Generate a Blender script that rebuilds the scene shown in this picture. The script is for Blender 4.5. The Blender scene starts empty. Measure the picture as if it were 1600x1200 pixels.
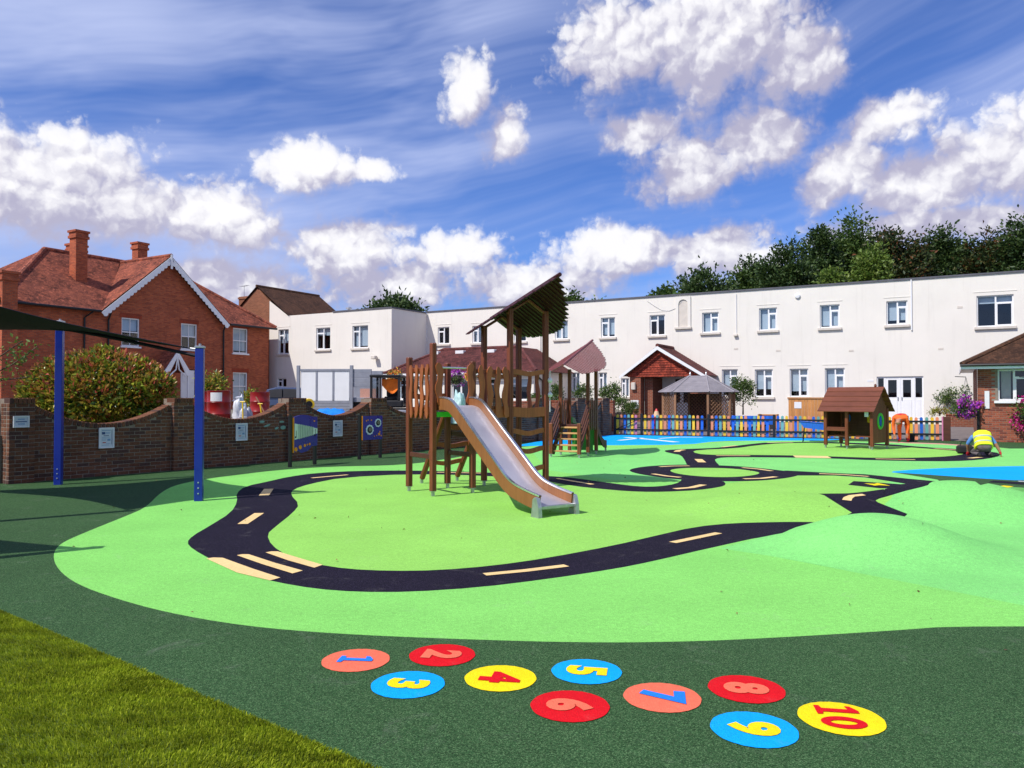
import bpy, bmesh, math, random
import numpy as np
from mathutils import Vector, Matrix, noise
from mathutils.geometry import delaunay_2d_cdt
R = math.radians
random.seed(7)
rng = np.random.default_rng(7)
scene = bpy.context.scene
COL = scene.collection

# ------------------------------------------------------------------ camera, sky, sun, exposure
CAM_H, F, HOR = 1.6, 1200.0, 622.0
PITCH = math.atan((HOR - 600) / F)
cd = bpy.data.cameras.new('camera'); cam = bpy.data.objects.new('camera', cd); COL.objects.link(cam)
cd.sensor_width = 36; cd.lens = 27.0; cd.clip_start = 0.05; cd.clip_end = 2000
cam.location = (0, 0, CAM_H); cam.rotation_euler = (math.pi / 2 + PITCH, 0, 0)
scene.camera = cam
SUN_EL = 50.0
SUN_DIR = Vector((-0.80, -0.60, 0)).normalized() * math.cos(R(SUN_EL)) + Vector((0, 0, math.sin(R(SUN_EL))))
sd = bpy.data.lights.new('sun', 'SUN'); sd.energy = 4.3; sd.angle = R(0.53); sd.color = (1.0, 0.955, 0.88)
sun = bpy.data.objects.new('sun', sd); COL.objects.link(sun); sun.location = (-30, -30, 60)
sun.rotation_euler = SUN_DIR.to_track_quat('Z', 'Y').to_euler()
scene.view_settings.view_transform = 'Standard'; scene.view_settings.look = 'None'
scene.view_settings.exposure = 0.12; scene.view_settings.gamma = 1.0
scene.cycles.use_denoising = True
scene.cycles.max_bounces = 4; scene.cycles.transparent_max_bounces = 12

def pxdir(px, py):
    x = (px - 800) / F; y = -(py - 600) / F
    c, s = math.cos(PITCH), math.sin(PITCH)
    return Vector((x, c - s * y, s + c * y))

# ---- world: Nishita sky, cumulus and cirrus over the whole dome
world = bpy.data.worlds.new('World'); scene.world = world; world.use_nodes = True
NT = world.node_tree; NT.nodes.clear()
class G:
    """tiny node-graph helper"""
    dim = '2D'
    def __init__(s, nt): s.nt = nt
    def n(s, typ, **kw):
        nd = s.nt.nodes.new(typ)
        for k, v in kw.items(): setattr(nd, k, v)
        return nd
    def set(s, sock, v):
        if hasattr(v, 'is_output') or isinstance(v, bpy.types.NodeSocket): s.nt.links.new(v, sock)
        elif v is not None: sock.default_value = v
    def m(s, op, a, b=None, c=None, clamp=False):
        nd = s.n('ShaderNodeMath', operation=op, use_clamp=clamp)
        s.set(nd.inputs[0], a); s.set(nd.inputs[1], b); s.set(nd.inputs[2], c)
        return nd.outputs[0]
    def v(s, op, a, b=None, c=None):
        nd = s.n('ShaderNodeVectorMath', operation=op)
        s.set(nd.inputs[0], a); s.set(nd.inputs[1], b)
        if c is not None: s.set(nd.inputs[2], c)
        return nd.outputs['Value'] if op in ('LENGTH', 'DOT_PRODUCT', 'DISTANCE') else nd.outputs['Vector']
    def noise(s, vec, scale, detail=4, rough=.55, dist=0, out='Fac'):
        nd = s.n('ShaderNodeTexNoise', noise_dimensions=s.dim); s.set(nd.inputs['Vector'], vec)
        nd.inputs['Scale'].default_value = scale; nd.inputs['Detail'].default_value = detail
        nd.inputs['Roughness'].default_value = rough; nd.inputs['Distortion'].default_value = dist
        return nd.outputs[out]
    def mix(s, fac, a, b, blend='MIX'):
        nd = s.n('ShaderNodeMix', data_type='RGBA', blend_type=blend)
        s.set(nd.inputs[0], fac); s.set(nd.inputs[6], a); s.set(nd.inputs[7], b)
        return nd.outputs[2]
    def ss(s, x, lo, hi, a=0., b=1.):
        nd = s.n('ShaderNodeMapRange', interpolation_type='SMOOTHSTEP')
        s.set(nd.inputs[0], x); nd.inputs[1].default_value = lo; nd.inputs[2].default_value = hi
        nd.inputs[3].default_value = a; nd.inputs[4].default_value = b
        return nd.outputs[0]
    def lin(s, x, lo, hi, a=0., b=1.):
        nd = s.n('ShaderNodeMapRange'); s.set(nd.inputs[0], x)
        for i, q in enumerate((lo, hi, a, b)): nd.inputs[i + 1].default_value = q
        return nd.outputs[0]
def blob_of(px, py, rx, ry):
    d = pxdir(px, py).normalized()
    return (math.atan2(d.x, d.y), math.asin(d.z), rx / F * 1.12, ry / F * 1.18)
BL = [(60, 290, 150, 78), (165, 330, 150, 62), (330, 348, 110, 50), (480, 262, 78, 34), (585, 268, 46, 18), (732, 140, 40, 44), (790, 205, 38, 44),
      (975, 80, 105, 78), (1120, 70, 140, 88), (1245, 105, 82, 62), (1075, 275, 92, 58), (1190, 222, 84, 56), (1000, 205, 62, 34),
      (1315, 275, 72, 50), (1450, 290, 130, 46), (1580, 255, 110, 72), (1390, 185, 70, 34), (535, 392, 112, 54), (712, 398, 66, 38),
      (330, 440, 250, 44), (620, 448, 170, 40), (830, 446, 170, 46), (960, 392, 120, 40), (1120, 388, 100, 40), (1480, 350, 200, 30)]
blobs = [blob_of(*b) for b in BL]
def cloud_group():
    nt = bpy.data.node_groups.new('cloud_density', 'ShaderNodeTree')
    nt.interface.new_socket('Vector', in_out='INPUT', socket_type='NodeSocketVector')
    nt.interface.new_socket('Density', in_out='OUTPUT', socket_type='NodeSocketFloat')
    g = G(nt); gi = g.n('NodeGroupInput'); go = g.n('NodeGroupOutput'); p = gi.outputs[0]
    best = None
    for (a, e, ra, re) in blobs:
        l = g.v('LENGTH', g.v('MULTIPLY_ADD', p, (1 / ra, 1 / re, 0), (-a / ra, -e / re, 0)))
        best = l if best is None else g.m('MINIMUM', best, l)
    big = g.m('SUBTRACT', g.noise(p, 10, 2, .5), .5)
    # the same kind of cumulus goes on round the rest of the sky
    sp = g.n('ShaderNodeSeparateXYZ'); nt.links.new(p, sp.inputs[0])
    rest = g.m('MULTIPLY', g.ss(g.m('ABSOLUTE', sp.outputs[0]), .66, .80), g.ss(sp.outputs[1], 1.0, .45))
    outer = g.m('ADD', g.m('MULTIPLY', g.noise(g.v('MULTIPLY', p, (1, 1.8, 1)), 4.2, 1, .5), 5.5), -2.9)
    body = g.m('SUBTRACT', 1.0, g.m('MINIMUM', best, 2.0))
    body = g.m('MAXIMUM', body, g.m('SUBTRACT', g.m('MULTIPLY', g.m('ADD', outer, 1.0), rest), 1.0))
    nt.links.new(g.m('ADD', body, g.m('MULTIPLY', big, .9)), go.inputs[0])
    return nt
g = G(NT)
tc = g.n('ShaderNodeTexCoord'); dirv = tc.outputs['Generated']
sep = g.n('ShaderNodeSeparateXYZ'); NT.links.new(dirv, sep.inputs[0])
az = g.m('ARCTAN2', sep.outputs[0], sep.outputs[1]); el = g.m('ARCSINE', sep.outputs[2])
cmb = g.n('ShaderNodeCombineXYZ'); NT.links.new(az, cmb.inputs[0]); NT.links.new(el, cmb.inputs[1]); P2 = cmb.outputs[0]
CG = cloud_group()
def dens(vec):
    nd = g.n('ShaderNodeGroup'); nd.node_tree = CG; g.set(nd.inputs[0], vec); return nd.outputs[0]
def billow(vec, scale, detail):
    nd = g.n('ShaderNodeTexVoronoi', voronoi_dimensions='2D', feature='F1'); g.set(nd.inputs['Vector'], vec)
    nd.inputs['Scale'].default_value = scale; nd.inputs['Detail'].default_value = detail; nd.inputs['Roughness'].default_value = .55; nd.inputs['Lacunarity'].default_value = 2.3
    return g.m('SUBTRACT', .62, nd.outputs['Distance'])
wv = g.v('ADD', P2, g.v('MULTIPLY', g.v('SUBTRACT', g.noise(P2, 30, 4, .6, 0, 'Color'), (.5, .5, 0)), (.030, .024, 0)))
b0 = dens(P2); b1 = dens(g.v('ADD', P2, (-.020, .050, 0)))
w0 = billow(wv, 26, 2.0); w1 = billow(g.v('ADD', wv, (-.006, .011, 0)), 26, 1.0)
fine = g.m('SUBTRACT', g.noise(P2, 60, 5, .62), .5)
d0 = g.m('ADD', g.m('MULTIPLY_ADD', b0, 1.35, .22), g.m('ADD', g.m('MULTIPLY', w0, .62), g.m('MULTIPLY', fine, .62)))
vert = g.m('SUBTRACT', b0, b1)                                   # > 0 on the sunlit upper side, < 0 below
soft = g.ss(vert, .4, -.6, .55, 1.25)                             # crisp heads, frayed bases
cmask = g.n('ShaderNodeMapRange', interpolation_type='SMOOTHSTEP'); g.set(cmask.inputs[0], d0); cmask.inputs[1].default_value = -.02; g.set(cmask.inputs[2], soft); cmask = cmask.outputs[0]
lit = g.ss(g.m('ADD', vert, g.m('MULTIPLY', g.m('SUBTRACT', w0, w1), .9)), -.30, .98)
thick = g.ss(d0, .0, .9)
sky = g.n('ShaderNodeTexSky', sky_type='NISHITA', sun_disc=False)
sky.sun_elevation = R(SUN_EL); sky.sun_rotation = math.atan2(SUN_DIR.x, SUN_DIR.y)
sky.altitude = 0; sky.air_density = 1.0; sky.dust_density = 0.3; sky.ozone_density = 5.0
# cirrus veils: long streaks rising to the right
rot = g.n('ShaderNodeVectorRotate', rotation_type='Z_AXIS'); NT.links.new(P2, rot.inputs['Vector']); rot.inputs['Angle'].default_value = R(-11)
st = g.v('MULTIPLY', rot.outputs[0], (1.3, 9, 1))
warp = g.v('ADD', st, g.v('MULTIPLY', g.noise(P2, 2.2, 2, .5, 0, 'Color'), (.5, .7, 0)))
ci = g.m('MULTIPLY', g.ss(g.noise(warp, .9, 5, .60), .28, .74), g.ss(g.noise(P2, 2.3, 2, .5), .25, .6, .45, 1.0))
ci = g.m('MULTIPLY', ci, .80)
skyc = g.mix(1.0, sky.outputs[0], (0.62, 0.80, 1.27, 1), 'MULTIPLY')
c1 = g.mix(ci, skyc, (5.2, 5.9, 8.6, 1))
ccol = g.mix(lit, (4.3, 4.15, 5.5, 1), (9.0, 8.9, 9.1, 1))
c2 = g.mix(g.m('MULTIPLY', cmask, g.lin(thick, 0, 1, .66, .97)), c1, ccol)
bg = g.n('ShaderNodeBackground'); NT.links.new(c2, bg.inputs[0]); bg.inputs[1].default_value = 0.105
wo = g.n('ShaderNodeOutputWorld'); NT.links.new(bg.outputs[0], wo.inputs[0])

G.dim = '3D'
# ------------------------------------------------------------------ pixel -> place helpers
CAMP = Vector((0, 0, CAM_H))
def at(px, py, Y):
    d = pxdir(px, py); return CAMP + d * (Y / d.y)
MOUNDS = [(3.92, 8.25, 1.55, 1.35, .36), (6.4, 11.0, 2.1, 1.6, .42), (4.0, 11.2, 2.1, 1.6, .22)]
def H(x, y):
    h = 0
    for (cx, cy, rx, ry, a) in MOUNDS:
        q = ((x - cx) / rx) ** 2 + ((y - cy) / ry) ** 2
        if q < 1: h += a * (0.5 + 0.5 * math.cos(math.pi * math.sqrt(q)))
    return h
def gnd(px, py):
    """first hit of the pixel's ray with the playground"""
    d = pxdir(px, py)
    t1 = -CAM_H / d.z
    n = 400; pt = 0
    for i in range(1, n + 1):
        t = t1 * (0.25 + 0.75 * i / n); p = CAMP + d * t
        if p.z <= H(p.x, p.y) + 1e-6:
            lo, hi = pt, t
            for _ in range(20):
                mid = (lo + hi) / 2; q = CAMP + d * mid
                if q.z <= H(q.x, q.y): hi = mid
                else: lo = mid
            q = CAMP + d * hi; return Vector((q.x, q.y))
        pt = t
    q = CAMP + d * t1; return Vector((q.x, q.y))
def on_wall(px, py, P, nrm):
    d = pxdir(px, py); t = ((P.x - CAMP.x) * nrm.x + (P.y - CAMP.y) * nrm.y) / (d.x * nrm.x + d.y * nrm.y)
    return CAMP + d * t

# ------------------------------------------------------------------ materials
MATS = {}
def new_mat(name):
    m = bpy.data.materials.new(name); m.use_nodes = True; MATS[name] = m
    nt = m.node_tree; g = G(nt); b = nt.nodes['Principled BSDF']
    return m, g, b
def bump(g, b, hgt, strength=.4, dist=.01):
    nd = g.n('ShaderNodeBump'); nd.inputs['Strength'].default_value = strength; nd.inputs['Distance'].default_value = dist
    g.set(nd.inputs['Height'], hgt); g.nt.links.new(nd.outputs[0], b.inputs['Normal'])
def c4(c): return (c[0], c[1], c[2], 1)
def mul(c, k): return tuple(min(1, x * k) for x in c[:3])
def plain(name, col, rough=.6, var=.12, scale=6, metal=0, bmp=0, bscale=60, spec=.4, stretch=(1, 1, 1), perobj=0, coord='Object'):
    m, g, b = new_mat(name)
    t = g.n('ShaderNodeTexCoord'); vec = g.v('MULTIPLY', t.outputs[coord], stretch)
    nz = g.noise(vec, scale, 5, .6)
    f = g.lin(nz, .3, .7, 1 - var, 1 + var)
    if perobj:
        oi = g.n('ShaderNodeObjectInfo'); f = g.m('MULTIPLY', f, g.lin(oi.outputs['Random'], 0, 1, 1 - perobj, 1 + perobj))
    vm = g.v('MULTIPLY', c4(col)[:3], (1, 1, 1)); sc = g.n('ShaderNodeVectorMath', operation='SCALE'); sc.inputs[0].default_value = col[:3]
    g.nt.links.new(f, sc.inputs['Scale']); g.nt.links.new(sc.outputs[0], b.inputs['Base Color'])
    b.inputs['Roughness'].default_value = rough; b.inputs['Metallic'].default_value = metal
    b.inputs['Specular IOR Level'].default_value = spec
    rr = g.lin(nz, .3, .7, max(.02, rough - .06), min(1, rough + .06)); g.nt.links.new(rr, b.inputs['Roughness'])
    if bmp: bump(g, b, g.noise(vec, bscale, 4, .6), bmp, .01)
    return m
def rubber(name, col, fleck=.22, fleckcol=None, amount=.3):
    m, g, b = new_mat(name)
    t = g.n('ShaderNodeTexCoord'); p = t.outputs['Object']
    vo = g.n('ShaderNodeTexVoronoi'); vo.inputs['Scale'].default_value = 190; g.nt.links.new(p, vo.inputs['Vector'])
    s = g.n('ShaderNodeSeparateColor'); g.nt.links.new(vo.outputs['Color'], s.inputs[0])
    crumb = g.lin(s.outputs[0], 0, 1, 1 - fleck, 1 + fleck)
    mott = g.lin(g.noise(p, .8, 5, .65), .3, .7, .92, 1.07)
    mid = g.lin(g.noise(p, 22, 5, .7), .3, .7, .90, 1.10)
    f = g.m('MULTIPLY', g.m('MULTIPLY', crumb, mott), mid)
    base = c4(col)
    if fleckcol: base = g.mix(g.ss(s.outputs[1], 1 - amount, 1 - amount + .05), c4(col), c4(fleckcol))
    sc = g.n('ShaderNodeVectorMath', operation='SCALE'); g.set(sc.inputs[0], base if not isinstance(base, tuple) else base[:3])
    g.nt.links.new(f, sc.inputs['Scale'])
    # scuffs and dust with shapes of their own
    dust = g.ss(g.noise(p, 2.6, 6, .75, .6), .56, .78, 0, .16)
    g.nt.links.new(g.mix(dust, sc.outputs[0], (.45, .43, .38, 1)), b.inputs['Base Color'])
    b.inputs['Roughness'].default_value = .85; b.inputs['Specular IOR Level'].default_value = .10
    bump(g, b, g.m('ADD', vo.outputs['Distance'], g.noise(p, 60, 3, .6)), .55, .006)
    return m
def bricks(name, ca, cb, mortar, bw=.225, bh=.075, msize=.010, rough=.85, vscale=.35, bmp=.6):
    m, g, b = new_mat(name)
    t = g.n('ShaderNodeTexCoord'); uv = t.outputs['UV']
    bt = g.n('ShaderNodeTexBrick'); g.nt.links.new(uv, bt.inputs['Vector'])
    bt.inputs['Color1'].default_value = c4(ca); bt.inputs['Color2'].default_value = c4(cb); bt.inputs['Mortar'].default_value = c4(mortar)
    bt.inputs['Scale'].default_value = 1.0; bt.inputs['Brick Width'].default_value = bw; bt.inputs['Row Height'].default_value = bh
    bt.inputs['Mortar Size'].default_value = msize; bt.inputs['Mortar Smooth'].default_value = .3; bt.inputs['Bias'].default_value = -.1
    ob = t.outputs['Object']
    f = g.lin(g.noise(ob, vscale * 2, 5, .65), .3, .7, .80, 1.18)
    f = g.m('MULTIPLY', f, g.lin(g.noise(ob, 26, 3, .6), .3, .7, .86, 1.14))
    sc = g.n('ShaderNodeVectorMath', operation='SCALE'); g.nt.links.new(bt.outputs['Color'], sc.inputs[0]); g.nt.links.new(f, sc.inputs['Scale'])
    g.nt.links.new(sc.outputs[0], b.inputs['Base Color'])
    b.inputs['Roughness'].default_value = rough; b.inputs['Specular IOR Level'].default_value = .25
    bump(g, b, g.m('ADD', g.m('MULTIPLY', bt.outputs['Fac'], -1.0), g.m('MULTIPLY', g.noise(ob, 40, 3, .6), .4)), bmp, .012)
    return m
def single_brick(name, ca, cb, cc, li=.4):
    """for bricks built one by one: each its own tone"""
    m, g, b = new_mat(name)
    oi = g.n('ShaderNodeObjectInfo'); ge = g.n('ShaderNodeNewGeometry'); t = g.n('ShaderNodeTexCoord')
    r = g.m('FRACT', g.m('ADD', oi.outputs['Random'], g.m('MULTIPLY', ge.outputs['Random Per Island'], 1.0)))
    r2 = g.m('FRACT', g.m('MULTIPLY', r, 7.31))
    c = g.mix(r, c4(ca), c4(cb)); c = g.mix(g.ss(r2, .72, .8), c, c4(cc))
    gp = g.n('ShaderNodeNewGeometry').outputs['Position']
    f = g.m('MULTIPLY', g.lin(g.noise(gp, 30, 5, .65), .3, .7, .72, 1.25), g.lin(g.noise(gp, .8, 3, .6), .3, .7, .8, 1.2))
    sc = g.n('ShaderNodeVectorMath', operation='SCALE'); g.nt.links.new(c, sc.inputs[0]); g.nt.links.new(f, sc.inputs['Scale'])
    lichen = g.ss(g.noise(gp, 3.3, 5, .7), .62, .76, 0, li)
    g.nt.links.new(g.mix(lichen, sc.outputs[0], (.16, .14, .06, 1)), b.inputs['Base Color'])
    b.inputs['Roughness'].default_value = .88; b.inputs['Specular IOR Level'].default_value = .2
    bump(g, b, g.noise(gp, 70, 4, .65), .5, .006)
    return m
def timber(name, ca, cb, rough=.55, scale=1., axis='Z', per=.12):
    m, g, b = new_mat(name)
    t = g.n('ShaderNodeTexCoord')
    st = {'Z': (22, 22, 1.1), 'X': (1.1, 22, 22), 'Y': (22, 1.1, 22)}[axis]
    v = g.v('MULTIPLY', t.outputs['Object'], tuple(q * scale for q in st))
    n1 = g.noise(v, 1.6, 6, .65, .6)
    oi = g.n('ShaderNodeObjectInfo')
    c = g.mix(g.ss(n1, .3, .7), c4(ca), c4(cb))
    f = g.m('MULTIPLY', g.lin(oi.outputs['Random'], 0, 1, 1 - per, 1 + per), g.lin(g.noise(t.outputs['Object'], 2.2, 4, .6), .3, .7, .88, 1.12))
    sc = g.n('ShaderNodeVectorMath', operation='SCALE'); g.nt.links.new(c, sc.inputs[0]); g.nt.links.new(f, sc.inputs['Scale'])
    g.nt.links.new(sc.outputs[0], b.inputs['Base Color']); b.inputs['Roughness'].default_value = rough
    b.inputs['Specular IOR Level'].default_value = .35
    bump(g, b, n1, .25, .004)
    return m
def leafmat(name, cols, transl=.25, rough=.45):
    """cols: list of (weight, colour); each leaf its own tone"""
    m, g, b = new_mat(name)
    ge = g.n('ShaderNodeNewGeometry'); r = ge.outputs['Random Per Island']
    rp = g.n('ShaderNodeValToRGB'); g.nt.links.new(r, rp.inputs[0]); cr = rp.color_ramp; cr.interpolation = 'LINEAR'
    n = len(cols)
    while len(cr.elements) < n: cr.elements.new(.5)
    acc = 0; tot = sum(w for w, _ in cols)
    for i, (w, c) in enumerate(cols):
        cr.elements[i].position = min(1, acc / tot); cr.elements[i].color = c4(c); acc += w
    g.nt.links.new(rp.outputs[0], b.inputs['Base Color'])
    b.inputs['Roughness'].default_value = rough; b.inputs['Specular IOR Level'].default_value = .35
    tr = g.n('ShaderNodeBsdfTranslucent'); g.nt.links.new(rp.outputs[0], tr.inputs[0])
    mx = g.n('ShaderNodeMixShader'); mx.inputs[0].default_value = transl
    g.nt.links.new(b.outputs[0], mx.inputs[1]); g.nt.links.new(tr.outputs[0], mx.inputs[2])
    g.nt.links.new(mx.outputs[0], g.nt.nodes['Material Output'].inputs[0])
    return m
def glassmat(name, tint=(.75, .82, .86), dark=.0):
    m, g, b = new_mat(name)
    tr = g.n('ShaderNodeBsdfTransparent'); tr.inputs[0].default_value = c4(tint)
    gl = g.n('ShaderNodeBsdfGlossy'); gl.inputs['Roughness'].default_value = .02
    fr = g.n('ShaderNodeLayerWeight'); fr.inputs[0].default_value = .5
    mx = g.n('ShaderNodeMixShader'); g.nt.links.new(g.m('ADD', g.m('MULTIPLY', g.m('POWER', fr.outputs['Facing'], 3.0), .8), .07, clamp=True), mx.inputs[0])
    g.nt.links.new(tr.outputs[0], mx.inputs[1]); g.nt.links.new(gl.outputs[0], mx.inputs[2])
    g.nt.links.new(mx.outputs[0], g.nt.nodes['Material Output'].inputs[0])
    return m
M = MATS
rubber('mint_rubber', (.235, .62, .130), .20)
rubber('cool_mint_rubber', (.220, .64, .170), .18)
rubber('lime_rubber', (.285, .61, .110), .17)
rubber('dark_green_rubber', (.030, .078, .027), .5, (.075, .145, .058), .35)
rubber('road_rubber', (.0105, .0080, .0175), .5, (.036, .029, .052), .2)
rubber('cream_rubber', (.86, .60, .27), .08)
rubber('blue_rubber', (.004, .37, .93), .08)
rubber('white_rubber', (.80, .80, .80), .05)
rubber('yellow_rubber', (.93, .70, .01), .06)
rubber('red_rubber', (.68, .008, .015), .06)
rubber('coral_rubber', (.86, .17, .095), .07)
rubber('bright_blue_rubber', (.02, .22, .86), .06)
rubber('pink_rubber', (.62, .33, .26), .1)
plain('tarmac', (.17, .145, .145), .9, .15, 3, bmp=.4, bscale=90)
plain('yard_ground', (.19, .165, .13), .95, .25, 1.5, bmp=.5, bscale=20)
plain('turf_base', (.10, .14, .012), .95, .3, 2, bmp=.5, bscale=60)
plain('earth', (.07, .075, .04), .95, .3, 2, bmp=.5, bscale=30)
single_brick('wall_brick', (.125, .050, .030), (.175, .076, .043), (.085, .044, .036))
plain('mortar', (.235, .185, .145), .95, .2, 9, bmp=.4, bscale=60)
bricks('house_brick', (.50, .115, .045), (.30, .058, .028), (.24, .12, .075), bmp=.6, vscale=.6)
bricks('lintel_brick', (.36, .055, .022), (.30, .045, .018), (.17, .06, .04), bw=.075, bh=.225)
bricks('brown_brick', (.30, .105, .050), (.21, .068, .034), (.24, .16, .11))
single_brick('annex_brick', (.33, .100, .055), (.24, .064, .038), (.17, .050, .036), 0)
bricks('planter_brick', (.27, .075, .040), (.18, .050, .030), (.26, .18, .13))
def tilemat(name, ca, cb, cc):
    m = bricks(name, ca, cb, mul(ca, .35), .165, .10, .006, .85, .5, .5)
    g = G(m.node_tree); b = m.node_tree.nodes['Principled BSDF']; src = b.inputs['Base Color'].links[0].from_socket
    ob = g.n('ShaderNodeTexCoord').outputs['Object']
    patch_ = g.m('MULTIPLY', g.ss(g.noise(ob, .8, 4, .7), .44, .60), g.ss(g.noise(ob, 5, 4, .75), .40, .54))
    pale = g.m('MULTIPLY', g.ss(g.noise(g.v('ADD', ob, (5, 3, 1)), 5, 4, .75), .54, .66), .7)
    col = g.mix(g.m('MULTIPLY', patch_, .75), src, c4(mul(cb, .42))); col = g.mix(pale, col, c4(mul(ca, 1.55)))
    g.nt.links.new(col, b.inputs['Base Color'])
    return m
tilemat('red_tile', (.42, .125, .070), (.19, .060, .044), 0)
tilemat('plum_tile', (.17, .052, .046), (.11, .038, .038), 0)
tilemat('brown_tile', (.12, .055, .030), (.085, .042, .026), 0)
tilemat('hanging_tile', (.36, .060, .032), (.24, .042, .028), 0)
plain('white_render', (.77, .725, .665), .85, .035, .5, bmp=.15, bscale=120)
def stain_render():
    m = M['white_render']; g = G(m.node_tree); b = m.node_tree.nodes['Principled BSDF']; src = b.inputs['Base Color'].links[0].from_socket
    ob = g.n('ShaderNodeTexCoord').outputs['Object']
    run = g.ss(g.noise(g.v('MULTIPLY', ob, (2.6, 2.6, .16)), 1.6, 5, .65), .52, .74, 0, .22)          # rain streaks
    blot = g.ss(g.noise(ob, .55, 5, .65), .50, .72, 0, .14)
    col = g.mix(run, src, (.50, .46, .41, 1)); col = g.mix(blot, col, (.60, .56, .50, 1))
    g.nt.links.new(col, b.inputs['Base Color'])
stain_render()
plain('white_paint', (.80, .80, .82), .4, .03, 3)
plain('stone_sill', (.62, .56, .50), .85, .08, 4, bmp=.2)
plain('parapet_lead', (.10, .10, .12), .6, .2, 3)
plain('room_dark', (.03, .03, .035), .9, .3, 2)
plain('blind', (.62, .66, .72), .8, .06, 2)
glassmat('glass')
plain('black_metal', (.012, .012, .014), .45, .2, 8)
plain('blue_steel', (.004, .022, .27), .32, .08, 3, spec=.5)
plain('galvanised', (.45, .46, .48), .42, .18, 14, metal=.8)
plain('steel_bolt', (.6, .6, .62), .3, .1, 14, metal=.9)
plain('sail_cloth', (.012, .008, .018), .75, .12, 2, bmp=.2, bscale=300)
timber('post_timber', (.145, .035, .016), (.225, .062, .027), .5)
timber('panel_timber', (.27, .076, .023), (.38, .112, .036), .48)
timber('slide_panel', (.22, .083, .027), (.28, .110, .038), .42, .5)
timber('dark_board', (.065, .021, .014), (.115, .038, .022), .55, 1, 'X')
timber('roof_board_dark', (.036, .0065, .0075), (.062, .012, .012), .55, 1, 'X')
timber('plum_board', (.175, .050, .056), (.24, .078, .080), .6, 1, 'X')
timber('pale_tread', (.50, .27, .10), (.62, .36, .15), .6, 1, 'X')
timber('hut_board', (.125, .035, .018), (.190, .056, .029), .55, 1, 'X')
timber('gazebo_timber', (.24, .12, .065), (.32, .17, .09), .7)
timber('grey_shingle', (.22, .20, .22), (.32, .29, .31), .8, 1, 'X')
timber('orange_timber', (.46, .19, .055), (.56, .26, .085), .65)
plain('slide_steel', (.72, .69, .72), .56, .02, 2, metal=.9)
plain('steel_lip', (.75, .76, .80), .25, .05, 5, metal=.9)
plain('green_plastic', (.03, .20, .03), .35, .05, 3)
plain('bright_green_plastic', (.05, .50, .05), .35, .05, 3)
plain('indigo_panel', (.035, .018, .26), .3, .08, 3)
plain('orange_plastic', (.80, .26, .01), .35, .05, 4)
plain('yellow_plastic', (.86, .56, .02), .35, .05, 4)
plain('cream_panel', (.58, .66, .58), .4, .05, 4)
plain('chime_tube', (.50, .56, .50), .3, .08, 8)
plain('dark_slot', (.02, .02, .02), .7, .1, 8)
plain('sign_face', (.62, .66, .72), .35, .05, 3)
plain('sign_print', (.03, .07, .20), .5, .1, 8)
plain('sign_print_pale', (.20, .34, .52), .5, .1, 8)
plain('sign_red', (.45, .08, .08), .5, .1, 8)
plain('mosaic_teal', (.20, .36, .30), .4, .15, 8)
for nm, c in {'yellow': (.80, .47, .03), 'salmon': (.72, .25, .13), 'blue': (.012, .12, .55), 'teal': (.14, .36, .33), 'pink': (.60, .20, .34)}.items():
    plain('picket_' + nm, c, .6, .12, 8, perobj=.14, stretch=(3, 3, .6))
plain('red_paint', (.62, .02, .025), .4, .08, 5)
plain('pencil_wood', (.66, .42, .24), .6, .08, 5)
plain('drum_red', (.27, .010, .010), .35, .18, 5, bmp=.1, bscale=12)
plain('paper', (.72, .72, .74), .7, .05, 5)
plain('plastic_sack', (.66, .67, .72), .45, .12, 7, bmp=.5, bscale=14)
plain('sack_green', (.42, .60, .60), .5, .2, 9, bmp=.6, bscale=12)
plain('tarpaulin', (.01, .22, .72), .45, .12, 6, bmp=.5, bscale=10)
plain('truck_grey', (.30, .31, .35), .45, .1, 4, metal=.3)
plain('truck_white', (.80, .80, .80), .35, .03, 3)
plain('car_paint', (.035, .05, .10), .22, .06, 2, spec=.6)
plain('tyre', (.015, .015, .016), .8, .2, 12)
plain('orange_cloth', (.95, .20, .01), .7, .12, 6, bmp=.4, bscale=14)
plain('hivis_yellow', (.80, .90, .02), .7, .10, 9, bmp=.4, bscale=22)
plain('reflective', (.40, .43, .40), .4, .05, 9)
plain('hivis_orange', (.90, .13, .015), .7, .12, 9, bmp=.4, bscale=18)
plain('trousers', (.14, .115, .115), .9, .25, 12, bmp=.4, bscale=24)
plain('shirt_blue', (.10, .26, .62), .8, .12, 9)
plain('skin', (.42, .19, .115), .55, .06, 6)
plain('hair', (.06, .04, .03), .8, .2, 30)
plain('glove_red', (.55, .02, .03), .7, .1, 12)
plain('bag_black', (.012, .012, .013), .8, .2, 12)
plain('bark', (.10, .07, .045), .95, .3, 6, bmp=.6, bscale=14, stretch=(2, 2, .4))
leafmat('photinia_leaf', [(2, (.030, .080, .012)), (3, (.10, .18, .02)), (4, (.34, .38, .04)), (1.4, (.42, .30, .04)), (.5, (.36, .12, .03))], .3, .28)
leafmat('tree_leaf_dark', [(3, (.024, .052, .015)), (3, (.043, .085, .022)), (1, (.080, .125, .032))], .28)
leafmat('tree_leaf_mid', [(3, (.038, .080, .018)), (3, (.065, .125, .026)), (1, (.115, .17, .036))], .3)
leafmat('tree_leaf_bright', [(2, (.075, .145, .020)), (3, (.12, .20, .030)), (1, (.17, .23, .04))], .3)
leafmat('tree_leaf_autumn', [(5, (.026, .050, .015)), (3, (.045, .070, .020)), (.6, (.09, .075, .020)), (.4, (.17, .060, .020))], .25)
leafmat('shrub_leaf', [(3, (.035, .085, .016)), (3, (.075, .15, .028)), (1, (.15, .20, .05))], .3)
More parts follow.
